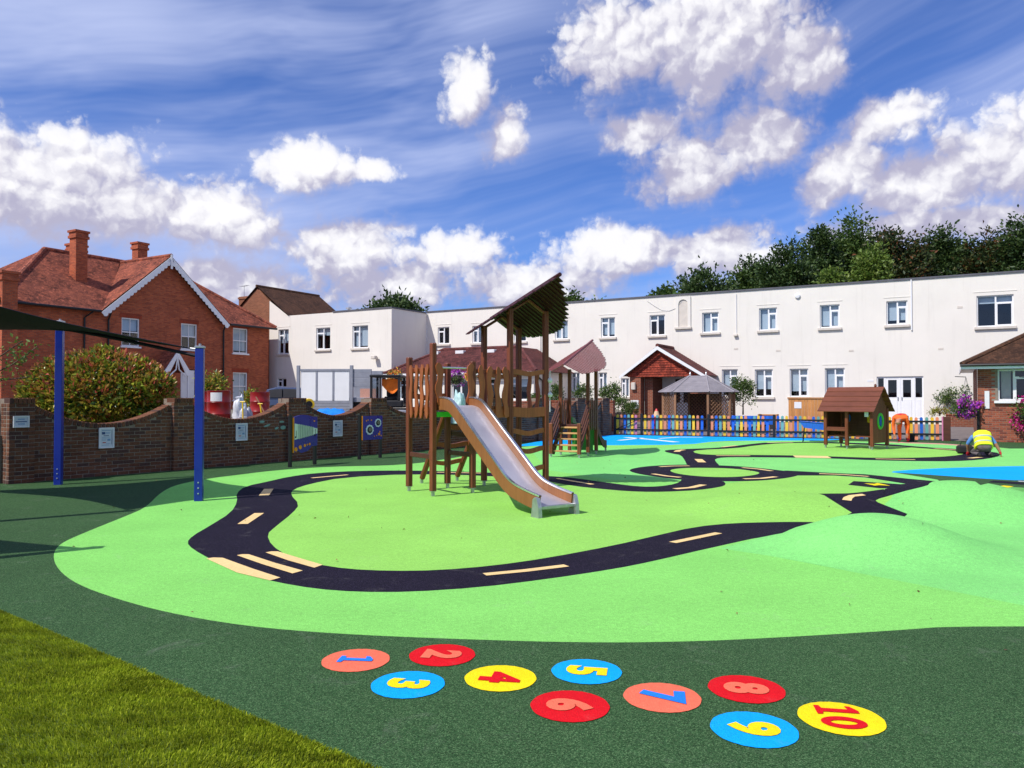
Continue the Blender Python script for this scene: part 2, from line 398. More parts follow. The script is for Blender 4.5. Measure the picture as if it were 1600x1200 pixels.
leafmat('flower_purple', [(2, (.20, .02, .42)), (2, (.36, .04, .50)), (1, (.60, .10, .40))], .2)
leafmat('flower_pink', [(2, (.62, .02, .22)), (2, (.80, .06, .32)), (1, (.45, .01, .22))], .2)
leafmat('flower_warm', [(2, (.80, .50, .03)), (2, (.75, .08, .04)), (1, (.85, .65, .10))], .2)
def turf_mat():
    m, g, b = new_mat('turf_blade')
    ge = g.n('ShaderNodeNewGeometry'); t = g.n('ShaderNodeTexCoord')
    c = g.mix(ge.outputs['Random Per Island'], (.20, .29, .010, 1), (.50, .56, .045, 1))
    f = g.lin(g.noise(g.v('MULTIPLY', t.outputs['Object'], (1.2, 3.2, 1)), 2.6, 5, .7), .3, .7, .50, 1.4)
    sc = g.n('ShaderNodeVectorMath', operation='SCALE'); g.nt.links.new(c, sc.inputs[0]); g.nt.links.new(f, sc.inputs['Scale'])
    g.nt.links.new(sc.outputs[0], b.inputs['Base Color']); b.inputs['Roughness'].default_value = .35; b.inputs['Specular IOR Level'].default_value = .5
    tr = g.n('ShaderNodeBsdfTranslucent'); g.nt.links.new(sc.outputs[0], tr.inputs[0]); mx = g.n('ShaderNodeMixShader'); mx.inputs[0].default_value = .3
    g.nt.links.new(b.outputs[0], mx.inputs[1]); g.nt.links.new(tr.outputs[0], mx.inputs[2]); g.nt.links.new(mx.outputs[0], g.nt.nodes['Material Output'].inputs[0])
turf_mat()

# ------------------------------------------------------------------ mesh helpers
class MB:
    def __init__(s): s.v = []; s.f = []
    def add(s, vs, fs):
        o = len(s.v); s.v += [tuple(p) for p in vs]; s.f += [tuple(o + i for i in q) for q in fs]; return s
    def box(s, x0, x1, y0, y1, z0, z1, T=None, ch=0):
        if ch:
            return s.bevbox(x0, x1, y0, y1, z0, z1, ch, T)
        vs = [(x0, y0, z0), (x1, y0, z0), (x1, y1, z0), (x0, y1, z0), (x0, y0, z1), (x1, y0, z1), (x1, y1, z1), (x0, y1, z1)]
        if T is not None: vs = [T @ Vector(p) for p in vs]
        return s.add(vs, [(0, 3, 2, 1), (4, 5, 6, 7), (0, 1, 5, 4), (1, 2, 6, 5), (2, 3, 7, 6), (3, 0, 4, 7)])
    def bevbox(s, x0, x1, y0, y1, z0, z1, c, T=None):
        bm = bmesh.new(); bmesh.ops.create_cube(bm, size=1)
        for v in bm.verts: v.co = Vector(((x0 + x1) / 2 + v.co.x * (x1 - x0), (y0 + y1) / 2 + v.co.y * (y1 - y0), (z0 + z1) / 2 + v.co.z * (z1 - z0)))
        bmesh.ops.bevel(bm, geom=bm.edges[:], offset=c, segments=1, affect='EDGES')
        bm.verts.index_update()
        vs = [T @ v.co if T is not None else v.co.copy() for v in bm.verts]; fs = [[v.index for v in f.verts] for f in bm.faces]; bm.free()
        return s.add(vs, fs)
    def prism(s, poly, a0, a1, plane='xz', T=None):
        """extrude a polygon: plane 'xz' along y, 'yz' along x, 'xy' along z"""
        def pt(p, a): return {'xz': (p[0], a, p[1]), 'yz': (a, p[0], p[1]), 'xy': (p[0], p[1], a)}[plane]
        n = len(poly); vs = [pt(p, a0) for p in poly] + [pt(p, a1) for p in poly]
        if T is not None: vs = [T @ Vector(p) for p in vs]
        ar = sum(poly[i][0] * poly[(i + 1) % n][1] - poly[(i + 1) % n][0] * poly[i][1] for i in range(n))
        fl = (ar > 0) == (plane != 'xz')
        A = tuple(range(n)); B = tuple(range(n, 2 * n))
        fs = [(A[::-1] if fl else A), (B if fl else B[::-1])]
        for i in range(n):
            j = (i + 1) % n; q = (i, j, n + j, n + i); fs.append(q if fl else q[::-1])
        return s.add(vs, fs)
    def tube(s, pts, r, seg=8, caps=True, flat=None):
        pts = [Vector(p) for p in pts]; n = len(pts); rs = r if isinstance(r, (list, tuple)) else [r] * n
        up = None; rings = []
        for i, p in enumerate(pts):
            t = (pts[min(i + 1, n - 1)] - pts[max(i - 1, 0)]).normalized()
            if up is None:
                up = Vector((0, 0, 1)) if abs(t.z) < .9 else Vector((1, 0, 0))
            a = t.cross(up).normalized(); b = a.cross(t).normalized(); up = b
            rings.append([p + (a * math.cos(2 * math.pi * k / seg) + b * math.sin(2 * math.pi * k / seg) * (flat or 1)) * rs[i] for k in range(seg)])
        vs = [q for rg in rings for q in rg]; fs = []
        for i in range(n - 1):
            for k in range(seg):
                k2 = (k + 1) % seg; fs.append((i * seg + k, i * seg + k2, (i + 1) * seg + k2, (i + 1) * seg + k))
        if caps: fs += [tuple(range(seg))[::-1], tuple(range((n - 1) * seg, n * seg))]
        return s.add(vs, fs)
    def lathe(s, prof, c=(0, 0, 0), seg=16, axis='z', T=None):
        vs = []; n = len(prof)
        for (r, h) in prof:
            for k in range(seg):
                a = 2 * math.pi * k / seg; x, y = r * math.cos(a), r * math.sin(a)
                p = {'z': (x, y, h), 'y': (x, h, -y), 'x': (h, x, y)}[axis]
                p = Vector(p) + Vector(c); vs.append(T @ p if T is not None else p)
        fs = []
        for i in range(n - 1):
            for k in range(seg):
                k2 = (k + 1) % seg; fs.append((i * seg + k, i * seg + k2, (i + 1) * seg + k2, (i + 1) * seg + k))
        fs += [tuple(range(seg))[::-1], tuple(range((n - 1) * seg, n * seg))]
        return s.add(vs, fs)
    def quad(s, a, b, c, d): return s.add([a, b, c, d], [(0, 1, 2, 3)])
    def mesh(s, name, mat, smooth=False):
        me = bpy.data.meshes.new(name); me.from_pydata([tuple(p) for p in s.v], [], s.f); me.update()
        add_uv(me)
        for mm in (mat if isinstance(mat, (list, tuple)) else [mat]): me.materials.append(M[mm] if isinstance(mm, str) else mm)
        if smooth:
            me.polygons.foreach_set('use_smooth', [True] * len(me.polygons))
            try: me.set_sharp_from_angle(angle=R(40))
            except Exception: pass
        return me
    def build(s, name, mat, parent=None, smooth=False, loc=None):
        return link(name, s.mesh(name, mat, smooth), parent, loc)
def link(name, me, parent=None, loc=None):
    o = bpy.data.objects.new(name, me); COL.objects.link(o)
    if parent is not None: o.parent = parent
    if loc is not None: o.location = loc
    return o
def add_uv(me):
    nl = len(me.loops)
    if nl == 0 or nl > 400000: return
    uvl = me.uv_layers.new(name='UVMap')
    co = np.empty(len(me.vertices) * 3); me.vertices.foreach_get('co', co); co = co.reshape(-1, 3)
    npoly = len(me.polygons); nr = np.empty(npoly * 3); me.polygons.foreach_get('normal', nr); nr = nr.reshape(-1, 3)
    tot = np.empty(npoly, dtype=np.int32); me.polygons.foreach_get('loop_total', tot)
    vi = np.empty(nl, dtype=np.int32); me.loops.foreach_get('vertex_index', vi)
    ln = np.repeat(nr, tot, axis=0); p = co[vi]
    t = np.stack([-ln[:, 1], ln[:, 0], np.zeros(nl)], 1); L = np.linalg.norm(t, axis=1); flat = L < .05
    t[flat] = (1, 0, 0); L[flat] = 1; t /= L[:, None]
    b = np.cross(ln, t); b[flat] = (0, 1, 0)
    uv = np.stack([(p * t).sum(1), (p * b).sum(1)], 1)
    uvl.data.foreach_set('uv', uv.astype(np.float32).ravel())
def tag(o, label=None, cat=None, group=None, kind=None):
    if label: o['label'] = label
    if cat: o['category'] = cat
    if group: o['group'] = group
    if kind: o['kind'] = kind
    return o
def thing(name, label, cat, loc=(0, 0, 0), rz=0, group=None):
    o = bpy.data.objects.new(name, None); COL.objects.link(o); o.empty_display_size = .2
    o.location = loc; o.rotation_euler = (0, 0, rz); return tag(o, label, cat, group)
def struct(o): o['kind'] = 'structure'; return o
def ang(v): return math.atan2(v[1], v[0])
def leaves(n, sampler, size, mat, name, parent=None, seed=0, droop=.3, aspect=1.9, loc=None):
    """n leaf-shaped faces (two triangles folded on the midrib) scattered by sampler(k)->points, normals"""
    r = np.random.default_rng(seed); P, N = sampler(n, r); n = len(P)
    d = r.normal(size=(n, 3)) * .75 + N; d[:, 2] -= droop * r.random(n); d /= np.linalg.norm(d, axis=1)[:, None]
    side = np.cross(d, r.normal(size=(n, 3))); side /= (np.linalg.norm(side, axis=1)[:, None] + 1e-9)
    s = size * r.uniform(.65, 1.3, n)[:, None]
    nn = np.cross(side, d) * .18
    a = P; b = P + d * s * .5 + side * s * .5 / aspect + nn * s; c = P + d * s; e = P + d * s * .5 - side * s * .5 / aspect + nn * s
    V = np.stack([a, b, c, e], 1).reshape(-1, 3)
    me = bpy.data.meshes.new(name)
    me.vertices.add(4 * n); me.vertices.foreach_set('co', V.astype(np.float32).ravel())
    idx = np.arange(n)[:, None] * 4
    tri = np.concatenate([idx + np.array([[0, 1, 2]]), idx + np.array([[0, 2, 3]])], 1).ravel()
    me.loops.add(6 * n); me.loops.foreach_set('vertex_index', tri.astype(np.int32))
    me.polygons.add(2 * n); me.polygons.foreach_set('loop_start', np.arange(0, 6 * n, 3, dtype=np.int32)); me.polygons.foreach_set('loop_total', np.full(2 * n, 3, dtype=np.int32))
    me.update(calc_edges=True); me.validate()
    me.materials.append(M[mat])
    o = link(name, me, parent, loc); o['kind'] = 'stuff'; return o
# ------------------------------------------------------------------ the ground
W = lambda x, y: ('w', x, y)
def poly(pts): return [Vector((p[1], p[2])) if p[0] == 'w' else gnd(p[0], p[1]) for p in pts]
def smooth(pts, it=1):
    """Chaikin corner cutting of a closed outline"""
    for _ in range(it):
        q = []
        for i, a in enumerate(pts):
            b = pts[(i + 1) % len(pts)]; q += [a * .75 + b * .25, a * .25 + b * .75]
        pts = q
    return pts
WALL0 = Vector((-9.42, 14.3)); WD = Vector((.58, .81)).normalized(); WN = Vector((WD.y, -WD.x))   # garden wall line, its face towards the playground
FEN0 = Vector((4.5, 33.6)); FD = Vector((.925, -.38)).normalized(); FN = Vector((FD.y, -FD.x))        # picket fence line
L_FENCE = 12.7
fe = FEN0 + FD * L_FENCE
regions = []        # (name, material, outline), later ones lie over earlier ones
base = [Vector(p) for p in ((-40, -8), (40, -8), (40, 26.5), (fe.x + 3, fe.y - 1.2), (fe.x, fe.y), (FEN0.x, FEN0.y), (FEN0.x - .5, FEN0.y + .2), (-9.7, 14.2), (-22, 23.0), (-40, 23.0))]
regions.append(('rubber_ground', 'dark_green_rubber', base))
mint = smooth(poly([(82, 868), (92, 850), (130, 833), (200, 805), (228, 793), (250, 770), (275, 757), (330, 747), (364, 743), (427, 735), (512, 729), (631, 727), (700, 717), (760, 707),
    (815, 697), (900, 695), (985, 693), (1084, 692), (1140, 688.5), (1272, 688), (1389, 690.5), (1470, 693.5), (1525, 697), (1568, 699.5), (1600, 704.5), W(30, 25.5), W(32, 4.0), W(14, 4.6), W(6, 5.35)])
    + poly([(1500, 977), (1400, 985), (1200, 997), (1060, 1003), (900, 1004), (700, 998), (520, 990), (380, 978), (260, 957), (180, 935), (120, 913), (90, 890)]), 2)
regions.append(('mint_surface', 'mint_rubber', mint))
cool = poly([(1095, 862), (1121, 856), (1200, 868), (1330, 893), (1460, 918), (1600, 946), W(12, 6.2), W(30, 7), W(29, 25), (1560, 701), (1470, 694.5), (1389, 691.5), (1272, 689.5), (1140, 690), (1040, 700), (900, 700), (830, 706), (860, 735),
    (960, 750), (1060, 750), (1120, 745), (1300, 742), W(6.9, 14.5), W(6.6, 12.3), W(5.6, 11.6), W(5.0, 10.3), W(4.3, 9.6), W(3.2, 9.0), (1180, 842)])
regions.append(('cool_mint_surface', 'cool_mint_rubber', cool))
lime = smooth(poly([(330, 846), (352, 872), (440, 898), (560, 908), (690, 906), (854, 888), (1020, 858), (1150, 828), (1240, 823), W(3.9, 9.2), W(4.35, 9.9), (1380, 790), (1400, 772)]) + [Vector((6.0, 12.2)), Vector((6.9, 14.4))]
    + poly([(1400, 752), (1300, 742), (1200, 745), (1130, 757), (1060, 764), (960, 762), (860, 748), (740, 738), (600, 738), (500, 743), (430, 757), (412, 775), (418, 790), (390, 815)]), 2)
regions.append(('lime_surface', 'lime_rubber', lime))
far_lime = smooth(poly([(1082, 706), (1095, 702), (1150, 699), (1185, 694), (1280, 690.6), (1393, 695), (1465, 700), (1512, 707), (1495, 714), (1440, 717), (1300, 714.5), (1160, 712), (1100, 712)]), 1)
regions.append(('lime_oval', 'lime_rubber', far_lime))
blue_far = poly([(790, 699), (815, 697), (860, 696), (960, 695.5), (1040, 695), (1084, 693.5), (1112, 690), (1140, 688.5), (1290, 688)]) + [FEN0 + FD * 9.3 - FN * -.15, FEN0 + FD * .0 - FN * -.15, Vector((3.6, 32.6)), Vector((1.4, 29.6))]
regions.append(('blue_surface', 'blue_rubber', blue_far))
dark_r = poly([(1395, 738), (1465, 749.5), (1532, 758)]) + [Vector((9.2, 13.7)), Vector((13, 12.3)), Vector((30, 12)), Vector((30, 17.6))] + poly([(1600, 740), (1485, 737)])
regions.append(('dark_green_surface', 'dark_green_rubber', dark_r))
blue_r = smooth(poly([(1384, 737.5), (1430, 733.5), (1485, 731), (1600, 728)]) + [Vector((30, 21)), Vector((30, 17.8))] + poly([(1600, 751), (1540, 748), (1485, 744), (1420, 739.5)]), 1)
regions.append(('blue_pool_surface', 'blue_rubber', blue_r))
pink = poly([(1389, 690), (1470, 692.8), (1532, 697), (1532, 698.6), (1470, 694.6), (1389, 691.4)])
regions.append(('pink_edging', 'pink_rubber', pink))
outer = [(641, 735), (560, 735.5), (492, 739), (450, 745), (420, 752), (382, 760), (369, 771), (371, 784), (361, 801), (327, 822), (301, 837), (291.5, 847.5), (301, 858), (335, 877), (378, 896), (429, 909), (492, 920), (560, 925), (641, 925),
         (747, 918), (854, 905), (960, 889), (1020, 877), (1110, 856), (1165, 843), (1205, 836), (1228, 832)]
inner = [(1268, 815.5), (1210, 815.5), (1147, 817), (1085, 823), (1020, 838), (960, 852), (854, 872), (769, 884), (684, 891), (611, 892), (543, 889), (492, 881), (450, 869), (424, 852), (417, 835), (429, 824), (458, 801), (468, 788), (454, 773), (458, 764.6), (484, 756), (535, 746), (641, 740.5),
         (760, 743), (852, 751), (892, 759), (960, 766), (1000, 768.5), (1040, 768.5), (1090, 766), (1126, 761), (1135, 757), (1130, 751), (1062, 747), (1066, 750), (1056, 756), (1030, 760), (1000, 760.5), (960, 755.5), (892, 746), (852, 743.5), (740, 737)]
road1 = smooth(poly(outer + [W(3.35, 8.95), W(3.9, 9.25), W(4.4, 9.4), W(4.4, 9.7), W(3.84, 9.86)] + inner), 1)
def FL(px, py): d = pxdir(px, py); t = -CAM_H / d.z; return W(d.x * t, d.y * t)
road2 = poly([(1288, 774), W(4.55, 11.5), W(5.45, 11.7), W(6.1, 12.3), W(7.0, 14.2), W(7.6, 14.5), W(7.1, 12.9), W(6.35, 11.55), (1450, 758), (1440, 761), (1415, 767), (1390, 774.5), (1374, 779), (1368, 782), (1372, 785), (1382, 789), (1400, 796), (1418, 803), W(5.05, 10.0), W(5.1, 9.75), W(5.0, 9.5), W(4.6, 9.25), W(4.1, 9.3), W(3.9, 9.7), (1331, 801), (1310, 788)])
road3 = poly([(1225, 735), FL(1301, 739), FL(1352, 741), FL(1420, 748), FL(1470, 752.5), W(7.6, 13.6), W(7.0, 13.0), FL(1422, 757), FL(1397, 753), FL(1352, 746), FL(1303, 743), (1245, 743)])
road4 = poly([FL(1325, 757.6), FL(1334, 751.6), FL(1424, 757.6), W(7.2, 13.0), W(6.3, 12.3), FL(1412, 763.5), FL(1375, 763)])
ring = smooth(poly([(981, 734), (1000, 729.5), (1030, 727), (1076, 725.6), (1126, 727), (1170, 729.4), (1230, 736), (1252, 740), (1245, 744), (1220, 748.4), (1180, 751.6), (1130, 752.4), (1065, 750), (1020, 744.4), (990, 739)]), 2)
north = smooth(poly([(1074, 728), (1070, 719), (1064, 711), (1052, 709), (1038, 705.8), (1040, 703), (1070, 701.6), (1126, 699.5), (1170, 694), (1200, 691), (1280, 690.2), (1388, 693.5), (1442, 698.5), (1505, 702), (1555, 706), (1566, 711), (1544, 717), (1510, 720), (1465, 721), (1368, 719.4), (1296, 716.2), (1240, 715), (1160, 714.4), (1130, 714.6), (1117, 717), (1118, 721), (1126, 729)]), 1)
for nm, pl in (('a', road1), ('b', road2), ('c', road3), ('d', road4), ('e', ring), ('f', north)): regions.append(('road_' + nm, 'road_rubber', pl))
regions.append(('lime_oval', 'lime_rubber', smooth(poly([(1081, 706.3), (1090, 703), (1150, 700.4), (1180, 696), (1220, 692.4), (1280, 691.8), (1393, 697), (1465, 702), (1499, 705), (1509, 709), (1487, 712.6), (1442, 715), (1368, 715.5), (1296, 713), (1240, 711.5), (1160, 710.6), (1100, 710.6)]), 1)))
regions.append(('roundabout_island', 'lime_rubber', smooth(poly([(1044, 735), (1058, 732), (1080, 730.8), (1140, 731.4), (1180, 736), (1190, 740), (1160, 745), (1110, 745.6), (1060, 741)]), 2)))
def build_ground():
    vs, faces = [], []
    for (_, _, pl) in regions:
        ar = sum(pl[i].x * pl[(i + 1) % len(pl)].y - pl[(i + 1) % len(pl)].x * pl[i].y for i in range(len(pl)))
        if ar < 0: pl = pl[::-1]
        faces.append(list(range(len(vs), len(vs) + len(pl)))); vs += [Vector((p.x, p.y)) for p in pl]
    for (cx, cy, rx, ry, a) in MOUNDS:
        for i in range(46):
            for j in range(46):
                x = cx + (i / 22.5 - 1) * rx * 1.03; y = cy + (j / 22.5 - 1) * ry * 1.03
                vs.append(Vector((x + random.uniform(-.01, .01), y + random.uniform(-.01, .01))))
    ov, oe, of, _, _, oid = delaunay_2d_cdt(vs, [], faces, 0, 1e-5, True)
    groups = {}
    for f, ids in zip(of, oid):
        if not ids: continue
        nm = regions[max(ids)][0]; nm = 'road' if nm.startswith('road_') else nm
        groups.setdefault(nm, []).append(f)
    out = {}
    for nm, fl in groups.items():
        used = {}; V = []
        for f in fl:
            for i in f:
                if i not in used: used[i] = len(V); V.append((ov[i].x, ov[i].y, H(ov[i].x, ov[i].y)))
        mb = MB(); mb.add(V, [tuple(used[i] for i in f) for f in fl])
        mt = next(r[1] for r in regions if r[0] == nm or (nm == 'road' and r[0].startswith('road_')))
        o = mb.build(nm, mt, smooth=False); me = o.data
        me.polygons.foreach_set('use_smooth', [True] * len(me.polygons)); out[nm] = struct(o)
        # normals straight from the height field so that abutting sheets shade as one surface
        N = []
        for v in me.vertices:
            x, y = v.co.x, v.co.y; e = .02
            N.append(Vector((-(H(x + e, y) - H(x - e, y)) / (2 * e), -(H(x, y + e) - H(x, y - e)) / (2 * e), 1)).normalized())
        me.normals_split_custom_set_from_vertices(N)
    return out
GROUND = build_ground()
ROAD = GROUND['road']
def strip(pts, width, name, mat, parent, lift=.004, ends=0):
    """a painted band along ground points, following the mounds"""
    P = [gnd(*p) if not isinstance(p, Vector) else p for p in pts]; Q = []
    for i in range(len(P) - 1):
        n = max(1, int((P[i + 1] - P[i]).length / .12))
        Q += [P[i].lerp(P[i + 1], k / n) for k in range(n)]
    Q.append(P[-1]); mb = MB(); V = []
    for i, q in enumerate(Q):
        t = (Q[min(i + 1, len(Q) - 1)] - Q[max(i - 1, 0)]).normalized(); n = Vector((-t.y, t.x)) * width / 2
        for s in (1, -1):
            x, y = q.x + n.x * s, q.y + n.y * s; V.append((x, y, H(x, y) + lift))
    mb.add(V, [(2 * i + 1, 2 * i + 3, 2 * i + 2, 2 * i) for i in range(len(Q) - 1)])
    return mb.build(name, mat, parent)
def patch(pts, name, mat, parent, lift=.004):
    P = poly(pts) if not isinstance(pts[0], Vector) else pts
    ar = sum(P[i].x * P[(i + 1) % len(P)].y - P[(i + 1) % len(P)].x * P[i].y for i in range(len(P)))
    if ar < 0: P = P[::-1]
    mb = MB(); mb.add([(p.x, p.y, H(p.x, p.y) + lift) for p in P], [tuple(range(len(P)))])
    return mb.build(name, mat, parent)
for pts, w in [([(1051, 848), (1123, 833)], .10), ([(757, 898), (820, 892), (885, 884)], .10), ([(379, 819), (405, 802)], .13), ([(412, 775), (420, 764)], .16), ([(487, 747), (543, 742)], .10),
               ([(683, 738), (755, 739.5)], .10), ([(872, 748), (926, 757)], .10), ([(1020, 740.5), (1042, 744), (1063, 746)], .12), ([(1054, 764), (1080, 762), (1099, 757.5)], .14), ([(1031, 729.4), (1050, 728.4), (1077, 728)], .12),
               ([(1160, 730.8), (1185, 733), (1206, 736)], .12), ([(1162, 748.3), (1190, 747.6), (1212, 745)], .13), ([(1091, 717.5), (1097, 722.5)], .20), ([(1057, 706), (1060, 704), (1068, 702.8)], .18), ([(1128, 698.6), (1151, 696.2)], .14),
               ([(1199, 691.8), (1239, 691.2)], .16), ([(1119, 712), (1172, 712.2)], .14), ([(1241, 713.4), (1296, 714.4)], .75), ([(1368, 717), (1430, 718.3)], .14), ([(1280, 740.2), (1320, 741.8), (1357, 744.6)], .12), ([(1460, 700.6), (1500, 703.6)], .14),
               ([(1515, 716), (1532, 714.5)], .16)]:
    strip(pts, w, 'dash', 'cream_rubber', ROAD)
strip([(1323, 782), (1325, 778), (1331, 775), (1350, 773)], .12, 'curved_dash', 'cream_rubber', ROAD)
patch([FL(1350, 755.4), FL(1366, 756.2), FL(1371, 754.9), FL(1391, 759.2), FL(1374, 758.2), FL(1367, 759)], 'lightning_mark', 'yellow_rubber', ROAD)
for q in ([(322, 873), (334, 871.6), (348, 872), (395, 889), (438, 903), (422, 907.5), (370, 895)], [(370, 868), (379, 866.4), (389, 866.6), (430, 880), (473, 892), (457, 896.5), (410, 882)], [(415, 863.6), (424, 862), (434, 862), (470, 873), (504, 883), (491, 887.5), (450, 876)]):
    patch(q, 'crossing_stripe', 'cream_rubber', ROAD)
BLUE = GROUND['blue_surface']
for q, w in (([(967, 688.2), (1004, 684.3)], .22), ([(978, 683.4), (1020, 687), (1057, 690.8)], .30), ([(1030, 685.2), (1060, 683.2), (1098, 683.4)], .2)): strip(q, w, 'white_marking', 'white_rubber', BLUE)
DG = GROUND['dark_green_surface']
strip([(1548, 752.3), (1575, 754), (1600, 756), Vector((13.5, 13.9))], .42, 'road_strip', 'road_rubber', DG)
patch([(1555, 761), (1568, 758.8), (1584, 760.2), (1574, 762.4)], 'star_mark', 'yellow_rubber', DG)
strip([(1591, 752.4), Vector((10.4, 14.55))], .10, 'dash', 'white_rubber', DG, .008)

# number spots of the hopping trail
def digit(txt, size):
    cu = bpy.data.curves.new('numeral', 'FONT'); cu.body = txt; cu.size = size; cu.align_x = 'CENTER'; cu.align_y = 'CENTER'; cu.offset = .016; cu.resolution_u = 4; cu.fill_mode = 'BOTH'; cu.extrude = 0
    o = bpy.data.objects.new('numeral', cu); COL.objects.link(o)
    dg = bpy.context.evaluated_depsgraph_get(); me = bpy.data.meshes.new_from_object(o.evaluated_get(dg)); bpy.data.objects.remove(o); bpy.data.curves.remove(cu)
    xs = [v.co.x for v in me.vertices]; ys = [v.co.y for v in me.vertices]; cx, cy = (min(xs) + max(xs)) / 2, (min(ys) + max(ys)) / 2
    for v in me.vertices: v.co.x -= cx; v.co.y -= cy; v.co.z = 0
    return me
SPOT = [('1', 556, 1032, 'coral', 'bright_blue'), ('2', 691, 1024, 'red', 'coral'), ('3', 637.5, 1070, 'blue', 'yellow'), ('4', 782, 1060, 'yellow', 'red'), ('5', 916.5, 1049.5, 'blue', 'yellow'),
        ('6', 890.5, 1103.5, 'red', 'coral'), ('7', 1034.5, 1090, 'coral', 'bright_blue'), ('8', 1166, 1077, 'red', 'coral'), ('9', 1178, 1140, 'blue', 'yellow'), ('10', 1314, 1123, 'yellow', 'red')]
NUMW = 'zero one two three four five six seven eight nine ten'.split()
NAMES = {'coral': 'coral orange', 'red': 'red', 'blue': 'sky blue', 'yellow': 'yellow', 'bright_blue': 'blue'}
for (t, px, py, ca, cb) in SPOT:
    c = gnd(px, py); r = .205
    s = MB(); s.add([(r * math.cos(2 * math.pi * k / 48) * (1 + .008 * math.sin(5 * k)), r * math.sin(2 * math.pi * k / 48) * (1 + .008 * math.sin(3 * k)), 0) for k in range(48)], [tuple(range(48))])
    o = s.build('number_spot', ca + '_rubber', None, loc=(c.x, c.y, .004))
    tag(o, f'{NAMES[ca]} round floor spot with {NAMES[cb]} number {NUMW[int(t)]}', 'number spot', 'numbered hopping spots on the dark green floor')
    if '1' in t:
        one = [(-.055, -.105), (.055, -.105), (.055, -.078), (.022, -.070), (.022, .105), (-.012, .105), (-.062, .072), (-.062, .048), (-.022, .056), (-.022, -.070), (-.055, -.078)]
        bm = bmesh.new(); dx = 0 if t == '1' else -.085
        bm.faces.new([bm.verts.new((x + dx, y, 0)) for x, y in one])
        if t == '10':
            n = 28; vo = [bm.verts.new((.062 + .072 * math.cos(2 * math.pi * k / n), .108 * math.sin(2 * math.pi * k / n), 0)) for k in range(n)]; vi = [bm.verts.new((.062 + .026 * math.cos(2 * math.pi * k / n), .062 * math.sin(2 * math.pi * k / n), 0)) for k in range(n)]
            for k in range(n): bm.faces.new((vo[k], vo[(k + 1) % n], vi[(k + 1) % n], vi[k]))
        me = bpy.data.meshes.new('numeral'); bm.to_mesh(me); bm.free()
    else: me = digit(t, .30)
    me.materials.clear(); me.materials.append(M[cb + '_rubber']); add_uv(me)
    q = link('numeral', me, o, (0, 0, .004)); q.rotation_euler = (0, 0, R(-100 if t not in '1' else -96))

# artificial lawn in the corner
TA, TB = gnd(0, 957), gnd(575, 1200)
td = (TB - TA).normalized(); tn = Vector((td.y, -td.x))
if tn.dot(Vector((-1, -1))) < 0: tn = -tn
A0 = TA - td * 6; B0 = TB + td * 4
lb = MB(); lb.add([(A0.x, A0.y, .006), (B0.x, B0.y, .006), ((B0 + tn * 9).x, (B0 + tn * 9).y, .006), ((A0 + tn * 9).x, (A0 + tn * 9).y, .006)], [(3, 2, 1, 0)] if (B0 - A0).cross(tn) < 0 else [(0, 1, 2, 3)])
struct(lb.build('lawn', 'turf_base'))
def turf():
    n = 360000
    L = (TB - TA).length + 2.6; a = rng.random(n) * L - 1.3; b = (rng.random(n) ** 1.25) * 4.2
    x = TA.x + td.x * a + tn.x * b; y = TA.y + td.y * a + tn.y * b
    keep = y > 1.2; x, y = x[keep], y[keep]; n = len(x)
    hgt = rng.uniform(.018, .034, n); w = rng.uniform(.0020, .0038, n)
    # the pile leans in patches
    sx = np.sin(x * 2.1 + y * 1.3) * .5 + np.sin(y * 3.7 - x * 1.9) * .35
    th = rng.uniform(0, 2 * np.pi, n); lean = rng.uniform(.1, .8, n)
    lx = np.cos(th) * lean * .7 + .5 * sx; ly = np.sin(th) * lean * .7 - .35
    ph = rng.uniform(0, 2 * np.pi, n); ax, ay = np.cos(ph) * w, np.sin(ph) * w
    z0 = np.full(n, .006)
    p0 = np.stack([x - ax, y - ay, z0], 1); p1 = np.stack([x + ax, y + ay, z0], 1)
    mx, my = x + lx * hgt * .4, y + ly * hgt * .4
    p2 = np.stack([mx + ax * .8, my + ay * .8, z0 + hgt * .6], 1); p3 = np.stack([mx - ax * .8, my - ay * .8, z0 + hgt * .6], 1)
    p4 = np.stack([x + lx * hgt, y + ly * hgt, z0 + hgt * .92], 1)
    V = np.stack([p0, p1, p2, p3, p4], 1).reshape(-1, 3)
    i = np.arange(n)[:, None] * 5
    tri = np.concatenate([i + np.array([[0, 1, 2]]), i + np.array([[0, 2, 3]]), i + np.array([[3, 2, 4]])], 1).ravel()
    me = bpy.data.meshes.new('artificial_grass'); me.vertices.add(len(V)); me.vertices.foreach_set('co', V.astype(np.float32).ravel())
    me.loops.add(len(tri)); me.loops.foreach_set('vertex_index', tri.astype(np.int32))
    m = len(tri) // 3; me.polygons.add(m); me.polygons.foreach_set('loop_start', np.arange(0, 3 * m, 3, dtype=np.int32)); me.polygons.foreach_set('loop_total', np.full(m, 3, dtype=np.int32))
    me.update(calc_edges=True); me.materials.append(M['turf_blade'])
    tag(link('artificial_grass', me), 'olive green artificial grass pile beside the dark green rubber floor', 'grass', kind='stuff')
turf()

# land beyond the playground
YZ = .90     # the yard behind the garden wall lies higher
far = MB(); far.add([(-700, -300, -.03), (700, -300, -.03), (700, 900, -.03), (-700, 900, -.03)], [(0, 1, 2, 3)]); struct(far.build('ground', 'yard_ground'))
wb = lambda s, d=0: WALL0 + WD * s + WN * d
WEND = 23.3
y0, y1 = wb(-.15, -.2), wb(WEND, -.2)
yd = MB(); yd.prism([(y0.x, y0.y), (y1.x, y1.y), (y1.x + 9, y1.y + 30), (-70, 90), (y0.x - .813 * 60, y0.y + .582 * 60)], -.02, YZ, 'xy'); struct(yd.build('yard', 'yard_ground'))
